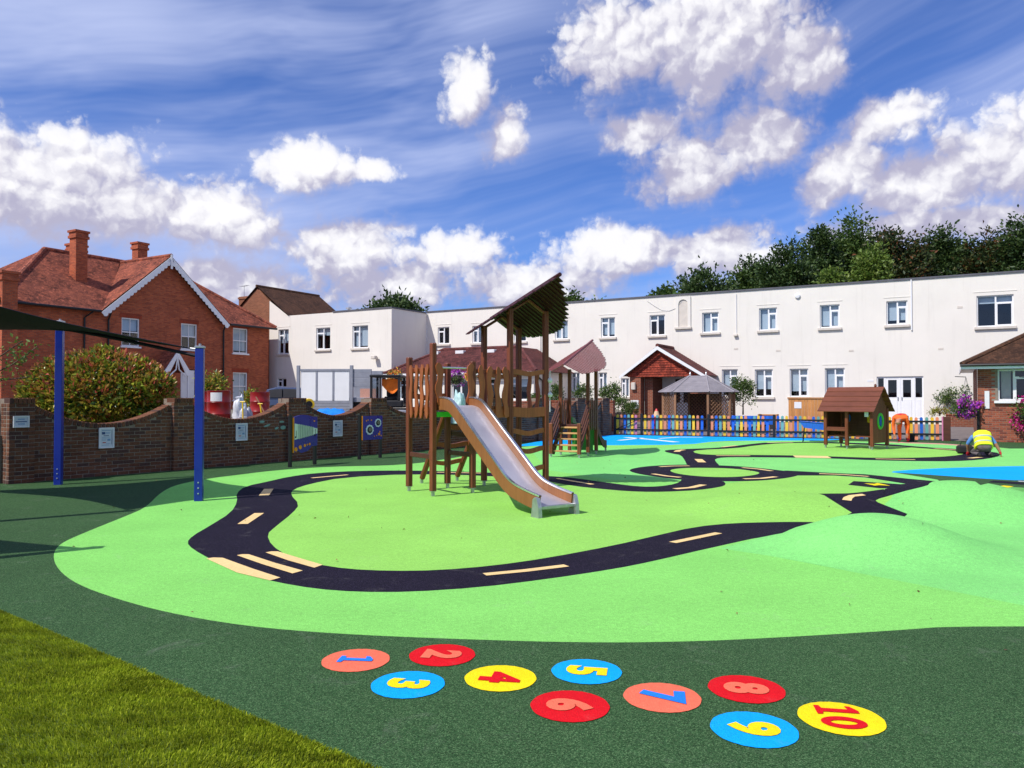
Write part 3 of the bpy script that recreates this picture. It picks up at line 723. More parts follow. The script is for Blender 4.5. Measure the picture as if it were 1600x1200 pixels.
# tarmac apron rising gently to the long white building
ap = MB(); f0 = FEN0 + FD * -1.2 - FN * -.0
pts = []
for d, z in ((.12, .004), (7, .30), (12, .45), (60, .5)):
    for s in (-1.2, 60):
        p = FEN0 + FD * s - FN * d; pts.append((p.x, p.y, z))
ap.add(pts, [(2 * i, 2 * i + 1, 2 * i + 3, 2 * i + 2) for i in range(3)]); struct(ap.build('tarmac', 'tarmac'))
# ------------------------------------------------------------------ garden wall, brick by brick
def wall_s(px):
    """distance along the garden wall's face at a pixel column"""
    k = (px - 800) / F; return (WALL0.x - k * WALL0.y) / (k * WD.y - WD.x)
PIERS = [(wall_s(11), wall_s(52)), (wall_s(268), wall_s(298)), (wall_s(447), wall_s(475)), (wall_s(576), wall_s(601))]
sp = PIERS[3][0] - PIERS[2][0]
while PIERS[-1][1] + sp < WEND - .6: PIERS.append((PIERS[-1][0] + sp, PIERS[-1][1] + sp))
PIERS.append((WEND - .62, WEND))
PT = 1.60; DIP = [.52, .50, .47, .45] + [.46] * 9
def top_of(s):
    for i, (a, b) in enumerate(PIERS):
        if a - .01 <= s <= b + .01: return PT
    for i in range(len(PIERS) - 1):
        a, b = PIERS[i][1], PIERS[i + 1][0]
        if a < s < b:
            t = (s - a) / (b - a); return PT - .10 - (DIP[i] - .10) * math.sin(math.pi * t) ** .8
    return PT
gw = thing('garden_wall', 'long dark brown brick garden wall with scalloped top and piers', 'wall', (WALL0.x, WALL0.y, 0), ang(WD))
def wall_parts():
    cs = .105                                   # coping height
    core = MB(); TH = .30
    for (a, b) in PIERS: core.box(a + .006, b - .006, -.10 + .006, TH + .02, -.02, PT - .012)
    for i in range(len(PIERS) - 1):
        a, b = PIERS[i][1], PIERS[i + 1][0]; n = 26
        poly_ = [(a - .05, -.02), (b + .05, -.02)] + [(b - (b - a) * k / n, top_of(b - (b - a) * k / n - 1e-4) - .012) for k in range(1, n)]
        poly_ = [(a - .05, -.02), (b + .05, -.02), (b + .05, PT - .13)] + poly_[2:] + [(a - .05, PT - .13)]
        core.prism(poly_, .006, TH - .006, 'xz')
    core.build('mortar_core', 'mortar', gw)
    bm_full = MB().bevbox(-.1075, .1075, 0, .102, -.0325, .0325, .006).mesh('brick', 'wall_brick')
    bm_half = MB().bevbox(-.051, .051, 0, .102, -.0325, .0325, .006).mesh('brick', 'wall_brick')
    cop = MB().bevbox(-.0325, .0325, -.012, .30, -.0525, .0525, .006).mesh('coping_brick', 'wall_brick')
    spots = []
    r = random.Random(5)
    for row in range(22):
        z = .0375 + row * .075
        # panels
        for i in range(len(PIERS) - 1):
            a, b = PIERS[i][1], PIERS[i + 1][0]; n = round((b - a) / .225); p = (b - a) / n
            cells = [(a + (k + .5) * p, False) for k in range(n)] if row % 2 == 0 else [(a + p * .25, True)] + [(a + k * p, False) for k in range(1, n)] + [(b - p * .25, True)]
            for (s, half) in cells:
                w = p * (.24 if half else .48)
                if z < min(top_of(max(a + .001, s - w * .6)), top_of(min(b - .001, s + w * .6))) - cs: spots.append((s, 0, z, half, 0, p / .225))
        for (a, b) in PIERS:                    # piers stand proud of the panels
            if z > PT - cs: continue
            n = max(1, round((b - a) / .225)); p = (b - a) / n
            cells = [(a + (k + .5) * p, False) for k in range(n)] if row % 2 == 0 else [(a + p * .25, True)] + [(a + k * p, False) for k in range(1, n)] + [(b - p * .25, True)]
            for (s, half) in cells: spots.append((s, -.10, z, half, 0, p / .225))
            spots.append((a, -.05, z, True, 1, 1))          # end face of the pier
            if a == PIERS[0][0]: spots.append((a, .08, z, True, 1, 1)); spots.append((a, .20, z, True, 1, 1))
    def place(o, sp_):
        s, y, z, half, kind, sc_ = sp_; o.scale = (sc_, 1, 1)
        j = lambda q: r.uniform(-q, q)
        if kind == 0: o.location = (s + j(.003), y + j(.0035), z + j(.002)); o.rotation_euler = (j(.008), j(.006), j(.012))
        else: o.location = (s + j(.003), y, z + j(.002)); o.rotation_euler = (0, 0, -math.pi / 2 + j(.01))
    spots.sort(key=lambda q: (q[0] > 9) * 99 + q[0] * .7 + (q[2] < .05))
    vis = spots[:300]; rest = spots[300:]
    for q in vis:
        o = link('brick', bm_half if q[3] else bm_full, gw); place(o, q)
    mb = MB(); tmp = bpy.data.objects.new('tmp', None)
    vf = {h: ([v.co.copy() for v in m_.vertices], [tuple(p.vertices) for p in m_.polygons]) for h, m_ in ((True, bm_half), (False, bm_full))}
    for q in rest:
        place(tmp, q); T = Matrix.Translation(tmp.location) @ tmp.rotation_euler.to_matrix().to_4x4() @ Matrix.Diagonal((q[5], 1, 1, 1))
        V, Fc = vf[q[3]]; mb.add([T @ v for v in V], Fc)
    bpy.data.objects.remove(tmp)
    o = mb.build('brickwork', 'wall_brick', gw); o['kind'] = 'stuff'
    # soldier coping over piers and curves
    def put(s, z, tilt, y=0): 
        c = link('coping_brick', cop, gw); c.location = (s, y + r.uniform(-.003, .003), z); c.rotation_euler = (0, tilt, r.uniform(-.01, .01))
    for (a, b) in PIERS:
        n = max(2, round((b - a) / .078)); 
        for k in range(n): put(a + (b - a) * (k + .5) / n, PT - .05, 0, -.10)
    for i in range(len(PIERS) - 1):
        a, b = PIERS[i][1], PIERS[i + 1][0]; s = a + .05
        while s < b - .04:
            sl = (top_of(min(b - .01, s + .03)) - top_of(max(a + .01, s - .03))) / .06; sl = max(-.9, min(.9, sl)); t = math.atan(sl)
            put(s + math.sin(t) * .05, top_of(s) - .05 * math.cos(t), -t); s += .080 * math.cos(t)
wall_parts()
rt = thing('return_wall', 'brick return wall running back from the first pier of the garden wall', 'wall', (*wb(.02, -.34), 0), ang(-WN))
MB().box(0, 9.0, -.02, .24, -.02, 1.5).build('brickwork', 'brown_brick', rt)
cp_ = MB().bevbox(0, .225, -.04, .26, 1.502, 1.57, .006).mesh('coping_brick', 'planter_brick')
for k in range(38): o = link('coping_brick', cp_, rt); o.location = (k * .235, 0, random.uniform(-.002, .002))
def mosaic(px, py, rx, rz, rot):
    p = on_wall(px, py, Vector((WALL0.x, WALL0.y, 0)), WN); s = (Vector((p.x, p.y)) - WALL0).dot(WD)
    mb = MB(); mb.prism([(s + rx * math.cos(a) * math.cos(rot) - rz * math.sin(a) * math.sin(rot), p.z + rx * math.cos(a) * math.sin(rot) + rz * math.sin(a) * math.cos(rot)) for a in [2 * math.pi * k / 14 for k in range(14)]], -.014, .004, 'xz')
    mb.build('mosaic_fish', 'mosaic_teal', gw)
for q in ((409, 659, .075, .028, .0), (417, 665, .10, .022, .3), (440, 659, .07, .025, 0), (432, 669, .06, .028, .35), (442, 668, .08, .05, .1)): mosaic(*q)
# notices screwed to the wall
def notice(px0, px1, py0, py1, proud, label, kind):
    P = Vector((WALL0.x + WN.x * proud, WALL0.y + WN.y * proud, 0))
    a = on_wall(px0, py0, P, WN); b = on_wall(px1, py1, P, WN); cx = (a + b) / 2
    w = (Vector((b.x, b.y)) - Vector((a.x, a.y))).length / 2; h = (a.z - b.z) / 2
    t = thing('wall_sign', label, 'sign', (cx.x, cx.y, cx.z), ang(WD), 'notices on the garden wall')
    MB().bevbox(-w, w, -.02, .0, -h, h, .004).build('board', 'sign_face', t)
    fr = MB(); e = .022
    for (x0, x1, z0, z1) in ((-w, w, h - e, h), (-w, w, -h, -h + e), (-w, -w + e, -h + e, h - e), (w - e, w, -h + e, h - e)): fr.box(x0, x1, -.032, -.02, z0, z1)
    fr.build('frame', 'white_paint', t)
    def bar(x0, x1, z0, z1, m='sign_print'): MB().box(x0 * w, x1 * w, -.0235, -.0195, z0 * h, z1 * h).build('print', m, t)
    if kind == 0:
        for z in (.42, .0, -.40): bar(-.42 if z else -.70, .42 if z else .70, z - .08, z + .08, 'sign_print_pale' if z else 'sign_print')
    else:
        bar(-.62, .52, .70, .76, 'sign_print_pale'); bar(-.62, -.20, .34, .58); bar(-.12, .50, .50, .55, 'sign_print_pale'); bar(-.12, .42, .40, .44, 'sign_print_pale'); bar(-.40, .30, .18, .24)
        bar(-.62, .46, .04, .08, 'sign_print_pale'); bar(.10, .50, -.30, -.08, 'sign_print_pale'); bar(-.62, .0, -.12, -.07, 'sign_print_pale'); bar(-.62, -.08, -.24, -.20, 'sign_print_pale')
        bar(-.52, -.10, -.50, -.40, 'sign_red'); bar(-.04, .46, -.58, -.54, 'sign_print_pale'); bar(-.62, .30, -.72, -.68, 'sign_print_pale'); bar(.66, .71, -.66, .74)
notice(20, 45, 650, 667.5, .105, 'small landscape notice on the first wall pier', 0)
notice(154, 177.5, 668.5, 699.5, .006, 'framed notice between the two blue sail posts', 1)
notice(368, 385.5, 661.5, 688, .006, 'framed notice below the red drums, beside green mosaic fish', 1)
notice(520, 534, 657, 681.5, .006, 'framed notice between the two indigo play panels', 1)

# ------------------------------------------------------------------ buildings
def wall_cells(mb, s0, s1, z0, z1, ops, depth=.16, y=0):
    xs = sorted({s0, s1} | {v for o in ops for v in o[:2] if s0 < v < s1}); zs = sorted({z0, z1} | {v for o in ops for v in o[2:4] if z0 < v < z1})
    for i in range(len(xs) - 1):
        for j in range(len(zs) - 1):
            cx, cz = (xs[i] + xs[i + 1]) / 2, (zs[j] + zs[j + 1]) / 2
            if any(o[0] < cx < o[1] and o[2] < cz < o[3] for o in ops): continue
            mb.quad((xs[i], y, zs[j]), (xs[i + 1], y, zs[j]), (xs[i + 1], y, zs[j + 1]), (xs[i], y, zs[j + 1]))
    for (a, b, c, d) in [o[:4] for o in ops]:
        e = y + depth
        mb.quad((a, y, c), (a, y, d), (a, e, d), (a, e, c)); mb.quad((b, y, d), (b, y, c), (b, e, c), (b, e, d))
        mb.quad((a, y, d), (b, y, d), (b, e, d), (a, e, d)); mb.quad((a, y, c), (a, e, c), (b, e, c), (b, y, c))
def room(mb, a, b, c, d, y=.16, dep=.9):
    e = y + dep; a -= .3; b += .3; d += .1; c -= .4
    mb.quad((a, e, c), (b, e, c), (b, e, d), (a, e, d)); mb.quad((a, y, c), (a, e, c), (a, e, d), (a, y, d)); mb.quad((b, y, c), (b, y, d), (b, e, d), (b, e, c)); mb.quad((a, y, c), (b, y, c), (b, e, c), (a, e, c)); mb.quad((a, y, d), (a, e, d), (b, e, d), (b, y, d))
def casement(par, a, b, c, d, split=.55, small='L', blind=0., y=.07, lip=True, label=None, blind_r=None):
    """white casement: one tall light and one light under a small top light"""
    f = MB(); t = .055; m = a + (b - a) * split
    for q in ((a, b, d - t, d), (a, b, c, c + t), (a, a + t, c + t, d - t), (b - t, b, c + t, d - t), (m - t * .6, m + t * .6, c + t, d - t)): f.box(q[0], q[1], y, y + .07, q[2], q[3])
    sa, sb = (a + t, m - t * .6) if small == 'L' else (m + t * .6, b - t)
    zt = d - t - (d - c) * .20; f.box(sa, sb, y, y + .07, zt - t * .6, zt + t * .4)
    f.box(sa + .002, sa + .036, y - .012, y + .05, c + t, zt - t * .6); f.box(sb - .036, sb - .002, y - .012, y + .05, c + t, zt - t * .6)
    f.box(sa + .036, sb - .036, y - .012, y + .05, c + t, c + t + .034); f.box(sa + .036, sb - .036, y - .012, y + .05, zt - t * .6 - .034, zt - t * .6)
    w = f.build('window', 'white_paint', par)
    if label: w['label'] = label
    la, lb_ = (m + t * .6, b - t) if small == 'L' else (a + t, m - t * .6)
    for (x0, x1, z0, z1) in ((sa, sb, c + t, zt - t * .6), (sa, sb, zt + t * .4, d - t), (la, lb_, c + t, d - t)):
        MB().quad((x0, y + .035, z0), (x1, y + .035, z0), (x1, y + .035, z1), (x0, y + .035, z1)).build('pane', 'glass', w)
    if lip:
        s = MB(); s.bevbox(a - .10, b + .10, -.11, .10, c - .13, c - .002, .012); s.build('sill', 'stone_sill', w)
        MB().box(a - .13, b + .13, -.015, .004, d + .16, d + .20).build('drip_mould', 'white_render', w)
    if blind: 
        bl = MB(); zb = d - (d - c) * blind
        bl.quad((a + t, y + .16, zb), (b - t, y + .16, zb), (b - t, y + .16, d), (a + t, y + .16, d)); bl.build('blind', 'blind', w)
    return w
class Face:
    """a facade: pixel -> (along, height)"""
    def __init__(s, P, u): s.P = Vector((P[0], P[1], 0)); s.u = Vector(u).normalized(); s.n = Vector((s.u.y, -s.u.x))
    def sz(s, px, py):
        p = on_wall(px, py, s.P, s.n); return ((p.x - s.P.x) * s.u.x + (p.y - s.P.y) * s.u.y, p.z)
    def rect(s, x0, x1, y0, y1):
        a = s.sz(x0, (y0 + y1) / 2)[0]; b = s.sz(x1, (y0 + y1) / 2)[0]; xm = (x0 + x1) / 2
        return (a, b, s.sz(xm, y1)[1], s.sz(xm, y0)[1])
U = Vector((.868, -.496)).normalized(); NV = Vector((U.y, -U.x))       # NV points to the camera side
P1600 = Vector((23.1, 34.7))
mf = Face(P1600, U)
sL = mf.sz(667, 500)[0]; MP = P1600 + U * sL                              # left end of the long range
mf = Face(MP, U); LM = -sL + 16; HT = 7.3; BZ = .3
mb_t = thing('long_white_building', 'long two-storey white rendered building with flat roof and small casement windows', 'building', (MP.x, MP.y, 0), ang(U))
up_px = [(684, 702, 511, 537.5, 'L', .0), (738, 754, 509, 536, 'L', .9), (803, 822, 505, 533.5, 'L', .5), (867, 887.5, 501, 530, 'L', .9), (939, 961, 496, 527, 'L', .85), (1015, 1039, 492, 524, 'L', .25),
         (1097, 1123, 488, 519.5, 'R', .95), (1186, 1214, 481, 516, 'R', .95), (1281, 1312, 476, 512, 'R', .9), (1385, 1418, 470, 507.5, 'R', .8), (1526, 1584, 461, 510, 'R', .25)]
lo_px = [(854, 866, 583, 612, 'L', .9), (893, 906, 582, 612, 'L', .9), (935, 948.5, 582, 612, 'L', .9), (970.5, 983, 591, 620, 'L', .9), (1128, 1153, 577, 619, 'R', .7), (1179.5, 1207.5, 577, 620, 'R', .72), (1234, 1263, 576, 620, 'R', .8), (1289, 1320, 575, 620, 'R', .9)]
ops = []; wl = []
for q in up_px + lo_px:
    r_ = mf.rect(*q[:4]); ops.append(r_); wl.append((r_, q[4], q[5]))
door = mf.rect(1370, 1443, 588, 652); door = (door[0], door[1], .5, door[3]); ops.append(door)
niche = mf.rect(1060.5, 1075, 468, 511)
s_out = mf.sz(1600, 500)[0]
for k in range(3):                                  # the range goes on beyond the frame
    a = s_out + 2.6 + k * 4.2; ops.append((a, a + 1.2, 4.9, 6.2)); wl.append((ops[-1], 'R', .6))
w_ = MB(); wall_cells(w_, 0, LM, -.3, HT, ops); 
w_.quad((LM, 0, -.3), (LM, 9, -.3), (LM, 9, HT), (LM, 0, HT)); w_.quad((0, 9, -.3), (0, 0, -.3), (0, 0, HT), (0, 9, HT)); w_.quad((LM, 9, -.3), (0, 9, -.3), (0, 9, HT), (LM, 9, HT))
w_.quad((0, 0, HT), (LM, 0, HT), (LM, 9, HT), (0, 9, HT))
w_.build('wall', 'white_render', mb_t)
pr = MB(); pr.box(-.02, LM + .05, -.055, .3, HT + .003, HT + .085); pr.build('parapet_capping', 'parapet_lead', mb_t)
rm = MB()
for o in ops: room(rm, *o[:4])
rm.build('interior', 'room_dark', mb_t)
for (r_, sm, bl) in wl: casement(mb_t, *r_, split=.52, small=sm, blind=bl)
# arched niche
na, nb, nc, nd_ = niche; nm = (na + nb) / 2; nr = (nb - na) / 2
fr = MB(); e = .16
def arch(r_, c, top, n=10): return [(nm + r_ * math.cos(math.pi * k / n), top - r_ + r_ * math.sin(math.pi * k / n)) for k in range(n + 1)]
inn = [(nb, nc)] + arch(nr, 0, nd_) + [(na, nc)]; out_ = [(nb + e, nc)] + [(nb + e, nd_ + e)] * 5 + [(nm, nd_ + e)] + [(na - e, nd_ + e)] * 5 + [(na - e, nc)]
V = [(p[0], -.07, p[1]) for p in inn] + [(p[0], -.07, p[1]) for p in out_] + [(p[0], .0, p[1]) for p in out_] + [(p[0], .04, p[1]) for p in inn]; n = len(inn)
fr.add(V, [(i, i + 1, n + i + 1, n + i) for i in range(n - 1)] + [(n + i, n + i + 1, 2 * n + i + 1, 2 * n + i) for i in range(n - 1)] + [(3 * n + i, 3 * n + i + 1, i + 1, i) for i in range(n - 1)])
nch = fr.build('arched_niche', 'white_render', mb_t)
MB().prism(inn, -.012, -.004, 'xz').build('niche_back', 'stone_sill', nch)
MB().bevbox(na - e - .05, nb + e + .05, -.12, -.001, nc - .12, nc - .002, .01).build('niche_sill', 'stone_sill', nch)
# entrance doors: two leaves between side lights
a, b, c, d = door; dz = c
dd = MB(); t = .07; w4 = (b - a) / 4; 
xs_ = [a, a + w4 * .72, a + w4 * 2, a + w4 * 3.22, b]
dd.box(a, b, .06, .13, d - t, d)
for x in xs_: dd.box(max(a, x - t / 2), min(b, x + t / 2), .06, .13, c, d - t)
df = dd.build('door_frame', 'white_paint', mb_t)
for i in range(4):
    x0, x1 = xs_[i] + t / 2, xs_[i + 1] - t / 2; zg = d - t - (d - c) * .44
    lf = MB(); s = .10 if i in (1, 2) else .02
    lf.box(x0, x1, .07, .115, c, zg)
    for q in ((x0, x1, d - t - s, d - t), (x0, x0 + s, zg, d - t - s), (x1 - s, x1, zg, d - t - s)): lf.box(q[0], q[1], .07, .115, q[2], q[3])
    lf.bevbox(x0 + .08, x1 - .08, .055, .07, c + .12, zg - .10, .006)
    l_ = lf.build('door' if i in (1, 2) else 'side_light', 'white_paint', mb_t)
    MB().quad((x0 + s, .09, zg), (x1 - s, .09, zg), (x1 - s, .09, d - t - s), (x0 + s, .09, d - t - s)).build('pane', 'glass', l_)
    if i in (1, 2): MB().bevbox((x1 - .07 if i == 1 else x0 + .03), (x1 - .03 if i == 1 else x0 + .07), .02, .055, c + 1.0, c + 1.16, .008).build('handle', 'steel_bolt', l_)
for px, y0_, y1_ in ((1424.5, 437, 516), (1151, 459, 520)):
    sx, z0 = mf.sz(px, y1_); z1 = mf.sz(px, y0_)[1]
    MB().tube([(sx, -.04, z0), (sx, -.04, z1)], .035 if px > 1400 else .015, 8).build('drain_pipe', 'white_paint', mb_t)
sx, z = mf.sz(1246.5, 463); MB().lathe([(0.02, -.10), (.10, -.09), (.14, -.05), (.14, 0)], (sx, 0, z), 12, 'y').build('alarm_bell', 'yellow_plastic' if False else 'paper', mb_t)
sx, z = mf.sz(1150, 524); MB().bevbox(sx - .10, sx + .10, -.16, 0, z - .06, z + .06, .02).build('floodlight', 'stone_sill', mb_t)
sx, z = mf.sz(1360, 595); MB().box(sx - .14, sx + .14, -.012, 0, z - .05, z + .05).build('door_number_plate', 'paper', mb_t)

# extension block standing forward at the left
dE = 3.72; EC = MP + NV * dE
ef = Face(EC, U); sE = ef.sz(421, 520)[0]; EP = EC + U * sE; ef = Face(EP, U); LE = -sE
et = thing('white_extension', 'white rendered block standing forward, blank shaded side wall', 'building', (EP.x, EP.y, 0), ang(U))
eops = [ef.rect(435, 451, 514.6, 553), ef.rect(494, 516, 512, 546), ef.rect(550.6, 575, 508.6, 543.7), ef.rect(433, 447.5, 591, 605), ef.rect(584, 603, 580, 600)]
HE = ef.sz(611, 481.5)[1]; s450 = ef.sz(450, 500)[0]; zA = ef.sz(421, 470)[1]
we = MB(); wall_cells(we, 0, LE, -.3, HE, eops)
we.add([(0, 0, HE), (s450, 0, HE), (0, 0, zA)], [(0, 1, 2)])
we.quad((LE, 0, -.3), (LE, dE - .01, -.3), (LE, dE - .01, HE), (LE, 0, HE)); we.quad((0, 9, -.3), (0, 0, -.3), (0, 0, HE), (0, 9, HE)); we.quad((s450, 0, HE), (LE, 0, HE), (LE, 9, HE), (s450, 9, HE))
we.build('wall', 'white_render', et)
pe = MB(); pe.box(ef.sz(520, 500)[0], LE + .05, -.05, .25, HE + .003, HE + .085); pe.box(LE - .25, LE + .05, .25, dE - .1, HE + .003, HE + .085); pe.build('parapet_capping', 'parapet_lead', et)
rm = MB()
for o in eops: room(rm, *o)
rm.build('interior', 'room_dark', et)
for i, o in enumerate(eops): casement(et, *o, split=.5 if i != 2 else .42, small='L', blind=(.55, .35, .9, 0, .2)[i], lip=i < 3)
sx, z = ef.sz(589, 559); fl = MB(); fl.bevbox(sx - .16, sx + .16, -.42, -.12, z - .10, z + .12, .03); fl.box(sx - .05, sx + .05, -.12, 0, z - .05, z + .05); fl.build('floodlight', 'stone_sill', et)

def course_roof(mb, a, b, c, d, course=.13, lift=.018):
    """tiled slope a-b eave, d-c top edge, in stepped courses"""
    a, b, c, d = map(Vector, (a, b, c, d)); n = (b - a).cross(d - a)
    if n.length < 1e-6: n = (b - a).cross(c - a)
    n.normalize(); 
    if n.z < 0: n = -n
    k = max(2, int(max((d - a).length, (c - b).length) / course))
    for i in range(k):
        t0, t1 = i / k, (i + 1.06) / k; t1 = min(1, t1)
        p, q, r_, s = a.lerp(d, t0) + n * lift, b.lerp(c, t0) + n * lift, b.lerp(c, t1) + n * .003, a.lerp(d, t1) + n * .003
        o = len(mb.v); mb.v += [tuple(x) for x in (p, q, r_, s, a.lerp(d, t0), b.lerp(c, t0))]
        fl = (q - p).cross(s - p).dot(n) > 0
        mb.f += [(o, o + 1, o + 2, o + 3) if fl else (o + 3, o + 2, o + 1, o), (o + 4, o + 5, o + 1, o) if fl else (o, o + 1, o + 5, o + 4)]
# gabled wing with brown roof behind the extension
ga = ef.sz(403, 450); GS = ga[0]; GZ = ga[1]
gb = thing('gabled_wing', 'narrow brick gable with brown tiled roof behind the white block', 'building', (EP.x, EP.y, 0), ang(U))
hw = s450 - GS; zl = HE - .0
g_ = MB(); g_.prism([(GS - hw * .8, 2), (-.012, 2), (-.012, zA - .02), (GS, GZ), (GS - hw * .8, GZ - (GZ - HE) * .8)], .0, .3, 'xz'); g_.build('gable_wall', 'brown_brick', gb)
rf = MB(); course_roof(rf, (s450 + .1, -.12, HE + .03), (s450 + .1, 6.0, HE + .03), (GS, 6.0, GZ + .12), (GS, -.12, GZ + .12)); course_roof(rf, (GS - hw, 6.0, HE), (GS - hw, -.12, HE), (GS, -.12, GZ + .12), (GS, 6.0, GZ + .12))
rf.build('roof', 'brown_tile', gb)
rg = MB(); rg.tube([(GS, -.14, GZ + .13), (GS, 6.0, GZ + .13)], .10, 8); rg.build('ridge_tiles', 'brown_tile', gb)
ch = MB(); cs0 = ef.sz(366, 470)[0]; ch.box(cs0, ef.sz(389, 470)[0], .4, 1.4, 4, ef.sz(375, 462)[1]); ch.box(cs0 - .05, ef.sz(389, 470)[0] + .05, .35, 1.45, ef.sz(375, 462)[1] - .18, ef.sz(375, 462)[1] - .05); ch.build('chimney', 'brown_brick', gb)
ae = MB(); ax, az_ = cs0 + .1, ef.sz(375, 462)[1]; ae.tube([(ax, .8, az_), (ax, .8, az_ + .85)], .02, 6); ae.tube([(ax - .35, .8, az_ + .8), (ax + .45, .8, az_ + .86)], .012, 6)
for k in range(5): ae.tube([(ax - .3 + k * .16, .6, az_ + .81 + k * .01), (ax - .3 + k * .16, 1.0, az_ + .81 + k * .01)], .008, 5)
ae.build('aerial', 'galvanised', gb)
fl = MB(); fx = ef.sz(513, 480)[0]; fz = HE; fl.tube([(fx, 2, fz - .5), (fx, 2, fz + .45)], .09, 10); fl.lathe([(.10, .42), (.22, .46), (.22, .50), (.12, .58), (.02, .6)], (fx, 2, fz), 12); fl.build('flue', 'galvanised', gb)

# red brick house
HD = Vector((.496, .868)); HR = Vector((-16.5, 52.0)); LHs = 16.9
HP = HR - HD * LHs; hf = Face(HP, HD)
ht = thing('brick_house', 'red brick house with clay tiled roof, tall chimneys and white bargeboards', 'house', (HP.x, HP.y, 0), ang(HD))
EV = 6.35; RZ = 10.05; DPT = 9.0
g0, g1 = hf.sz(155, 487)[0], hf.sz(350, 505)[0]; gm = (g0 + g1) / 2; GA = hf.sz(258, 401)[1]
hops = [hf.rect(190, 218, 497, 541), hf.rect(283, 308, 506, 546), hf.rect(364, 387, 513, 552), hf.rect(364, 386.5, 582, 625), hf.rect(282, 305.5, 577, 622)]
hw_ = MB(); wall_cells(hw_, 0, LHs, -.3, EV, hops, .12)
hw_.add([(g0 + .25, 0, EV), (g1 - .25, 0, EV), (gm, 0, GA - .15)], [(0, 1, 2)])
hw_.quad((0, DPT, -.3), (0, 0, -.3), (0, 0, EV), (0, DPT, EV)); hw_.quad((LHs, 0, -.3), (LHs, DPT, -.3), (LHs, DPT, EV), (LHs, 0, EV)); hw_.quad((LHs, DPT, -.3), (0, DPT, -.3), (0, DPT, EV), (LHs, DPT, EV))
hw_.build('wall', 'house_brick', ht)
rm = MB()
for o in hops: room(rm, *o, y=.12)
rm.build('interior', 'room_dark', ht)
def sash(par, a, b, c, d, y=.05, blind=.6):
    f = MB(); t = .065; m = (a + b) / 2; zm = (c + d) / 2
    for q in ((a, b, d - t, d), (a, b, c, c + t), (a, a + t, c + t, d - t), (b - t, b, c + t, d - t)): f.box(q[0], q[1], y, y + .08, q[2], q[3])
    f.box(a + t, b - t, y + .01, y + .06, zm - .03, zm + .03); f.box(m - .015, m + .015, y + .015, y + .05, c + t, zm - .03); f.box(m - .015, m + .015, y + .015, y + .05, zm + .03, d - t)
    w = f.build('window', 'white_paint', par)
    for (x0, x1) in ((a + t, m - .015), (m + .015, b - t)):
        for (z0, z1) in ((c + t, zm - .03), (zm + .03, d - t)): MB().quad((x0, y + .03, z0), (x1, y + .03, z0), (x1, y + .03, z1), (x0, y + .03, z1)).build('pane', 'glass', w)
    MB().bevbox(a - .08, b + .08, -.09, .06, c - .10, c - .002, .012).build('sill', 'white_paint', w)
    MB().box(a - .12, b + .12, -.006, .05, d + .002, d + .26).build('lintel', 'lintel_brick', w)
    zb = d - (d - c) * blind; MB().quad((a + t, y + .14, zb), (b - t, y + .14, zb), (b - t, y + .14, d), (a + t, y + .14, d)).build('blind', 'blind', w)
for o, bl in zip(hops[:4], (.45, .5, .9, .95)): sash(ht, *o, blind=bl)
o = hops[4]; dr = MB(); dr.bevbox(o[0] + .05, o[1] - .05, .04, .09, o[2], o[3] - .05, .01); dr.bevbox(o[0] + .15, o[1] - .15, .02, .04, o[3] - .8, o[3] - .2, .01); dr.build('door', 'white_paint', ht)
rf = MB(); h2 = DPT / 2; ov = .35
course_roof(rf, (-ov, -ov, EV), (g0 + .1, -ov, EV), (gm, h2, RZ), (h2, h2, RZ)); course_roof(rf, (g1 - .1, -ov, EV), (LHs + ov, -ov, EV), (LHs - h2, h2, RZ), (gm, h2, RZ)); course_roof(rf, (LHs + ov, DPT + ov, EV), (-ov, DPT + ov, EV), (h2, h2, RZ), (LHs - h2, h2, RZ))
course_roof(rf, (-ov, DPT + ov, EV), (-ov, -ov, EV), (h2, h2, RZ), (h2, h2, RZ)); course_roof(rf, (LHs + ov, -ov, EV), (LHs + ov, DPT + ov, EV), (LHs - h2, h2, RZ), (LHs - h2, h2, RZ))
course_roof(rf, (g0 - .1, -.38, EV - .03), (g0 - .1, 1.2, EV - .03), (gm, h2, GA + .03), (gm, -.38, GA + .03)); course_roof(rf, (g1 + .1, 1.2, EV - .03), (g1 + .1, -.38, EV - .03), (gm, -.38, GA + .03), (gm, h2, GA + .03))
rfo = rf.build('roof', 'red_tile', ht)
rd = MB(); rd.tube([(h2, h2, RZ + .02), (LHs - h2, h2, RZ + .02)], .13, 8); rd.tube([(gm, -.40, GA + .05), (gm, h2, GA + .05)], .12, 8); rd.tube([(-ov, -ov, EV + .03), (h2, h2, RZ + .02)], .14, 8); rd.tube([(LHs + ov, -ov, EV + .03), (LHs - h2, h2, RZ + .02)], .12, 8); rd.build('ridge_tiles', 'red_tile', rfo)
bb = MB()                                                # scalloped bargeboards
for sgn, ge in ((1, g0), (-1, g1)):
    e0 = Vector((ge - sgn * .12, 0, EV - .12)); e1 = Vector((gm, 0, GA - .02)); L = (e1 - e0).length; dv = (e1 - e0) / L; nv = Vector((dv.z, 0, -dv.x)) * (1 if sgn > 0 else -1)
    n = 20; top = [e0 + dv * L * k / n for k in range(n + 1)]; low = []
    for k in range(n): 
        for q in (0, .33, .66): low.append(e0 + dv * L * (k + q) / n + nv * (.26 + (.07 if q else .0)))
    low.append(e1 + nv * .26)
    pl = [(p.x, p.z) for p in top] + [(p.x, p.z) for p in low[::-1]]
    bb.prism(pl, -.42, -.385, 'xz')
bb.box(gm - .06, gm + .06, -.46, -.425, GA - .75, GA + .1); bb.build('bargeboard', 'white_paint', ht)
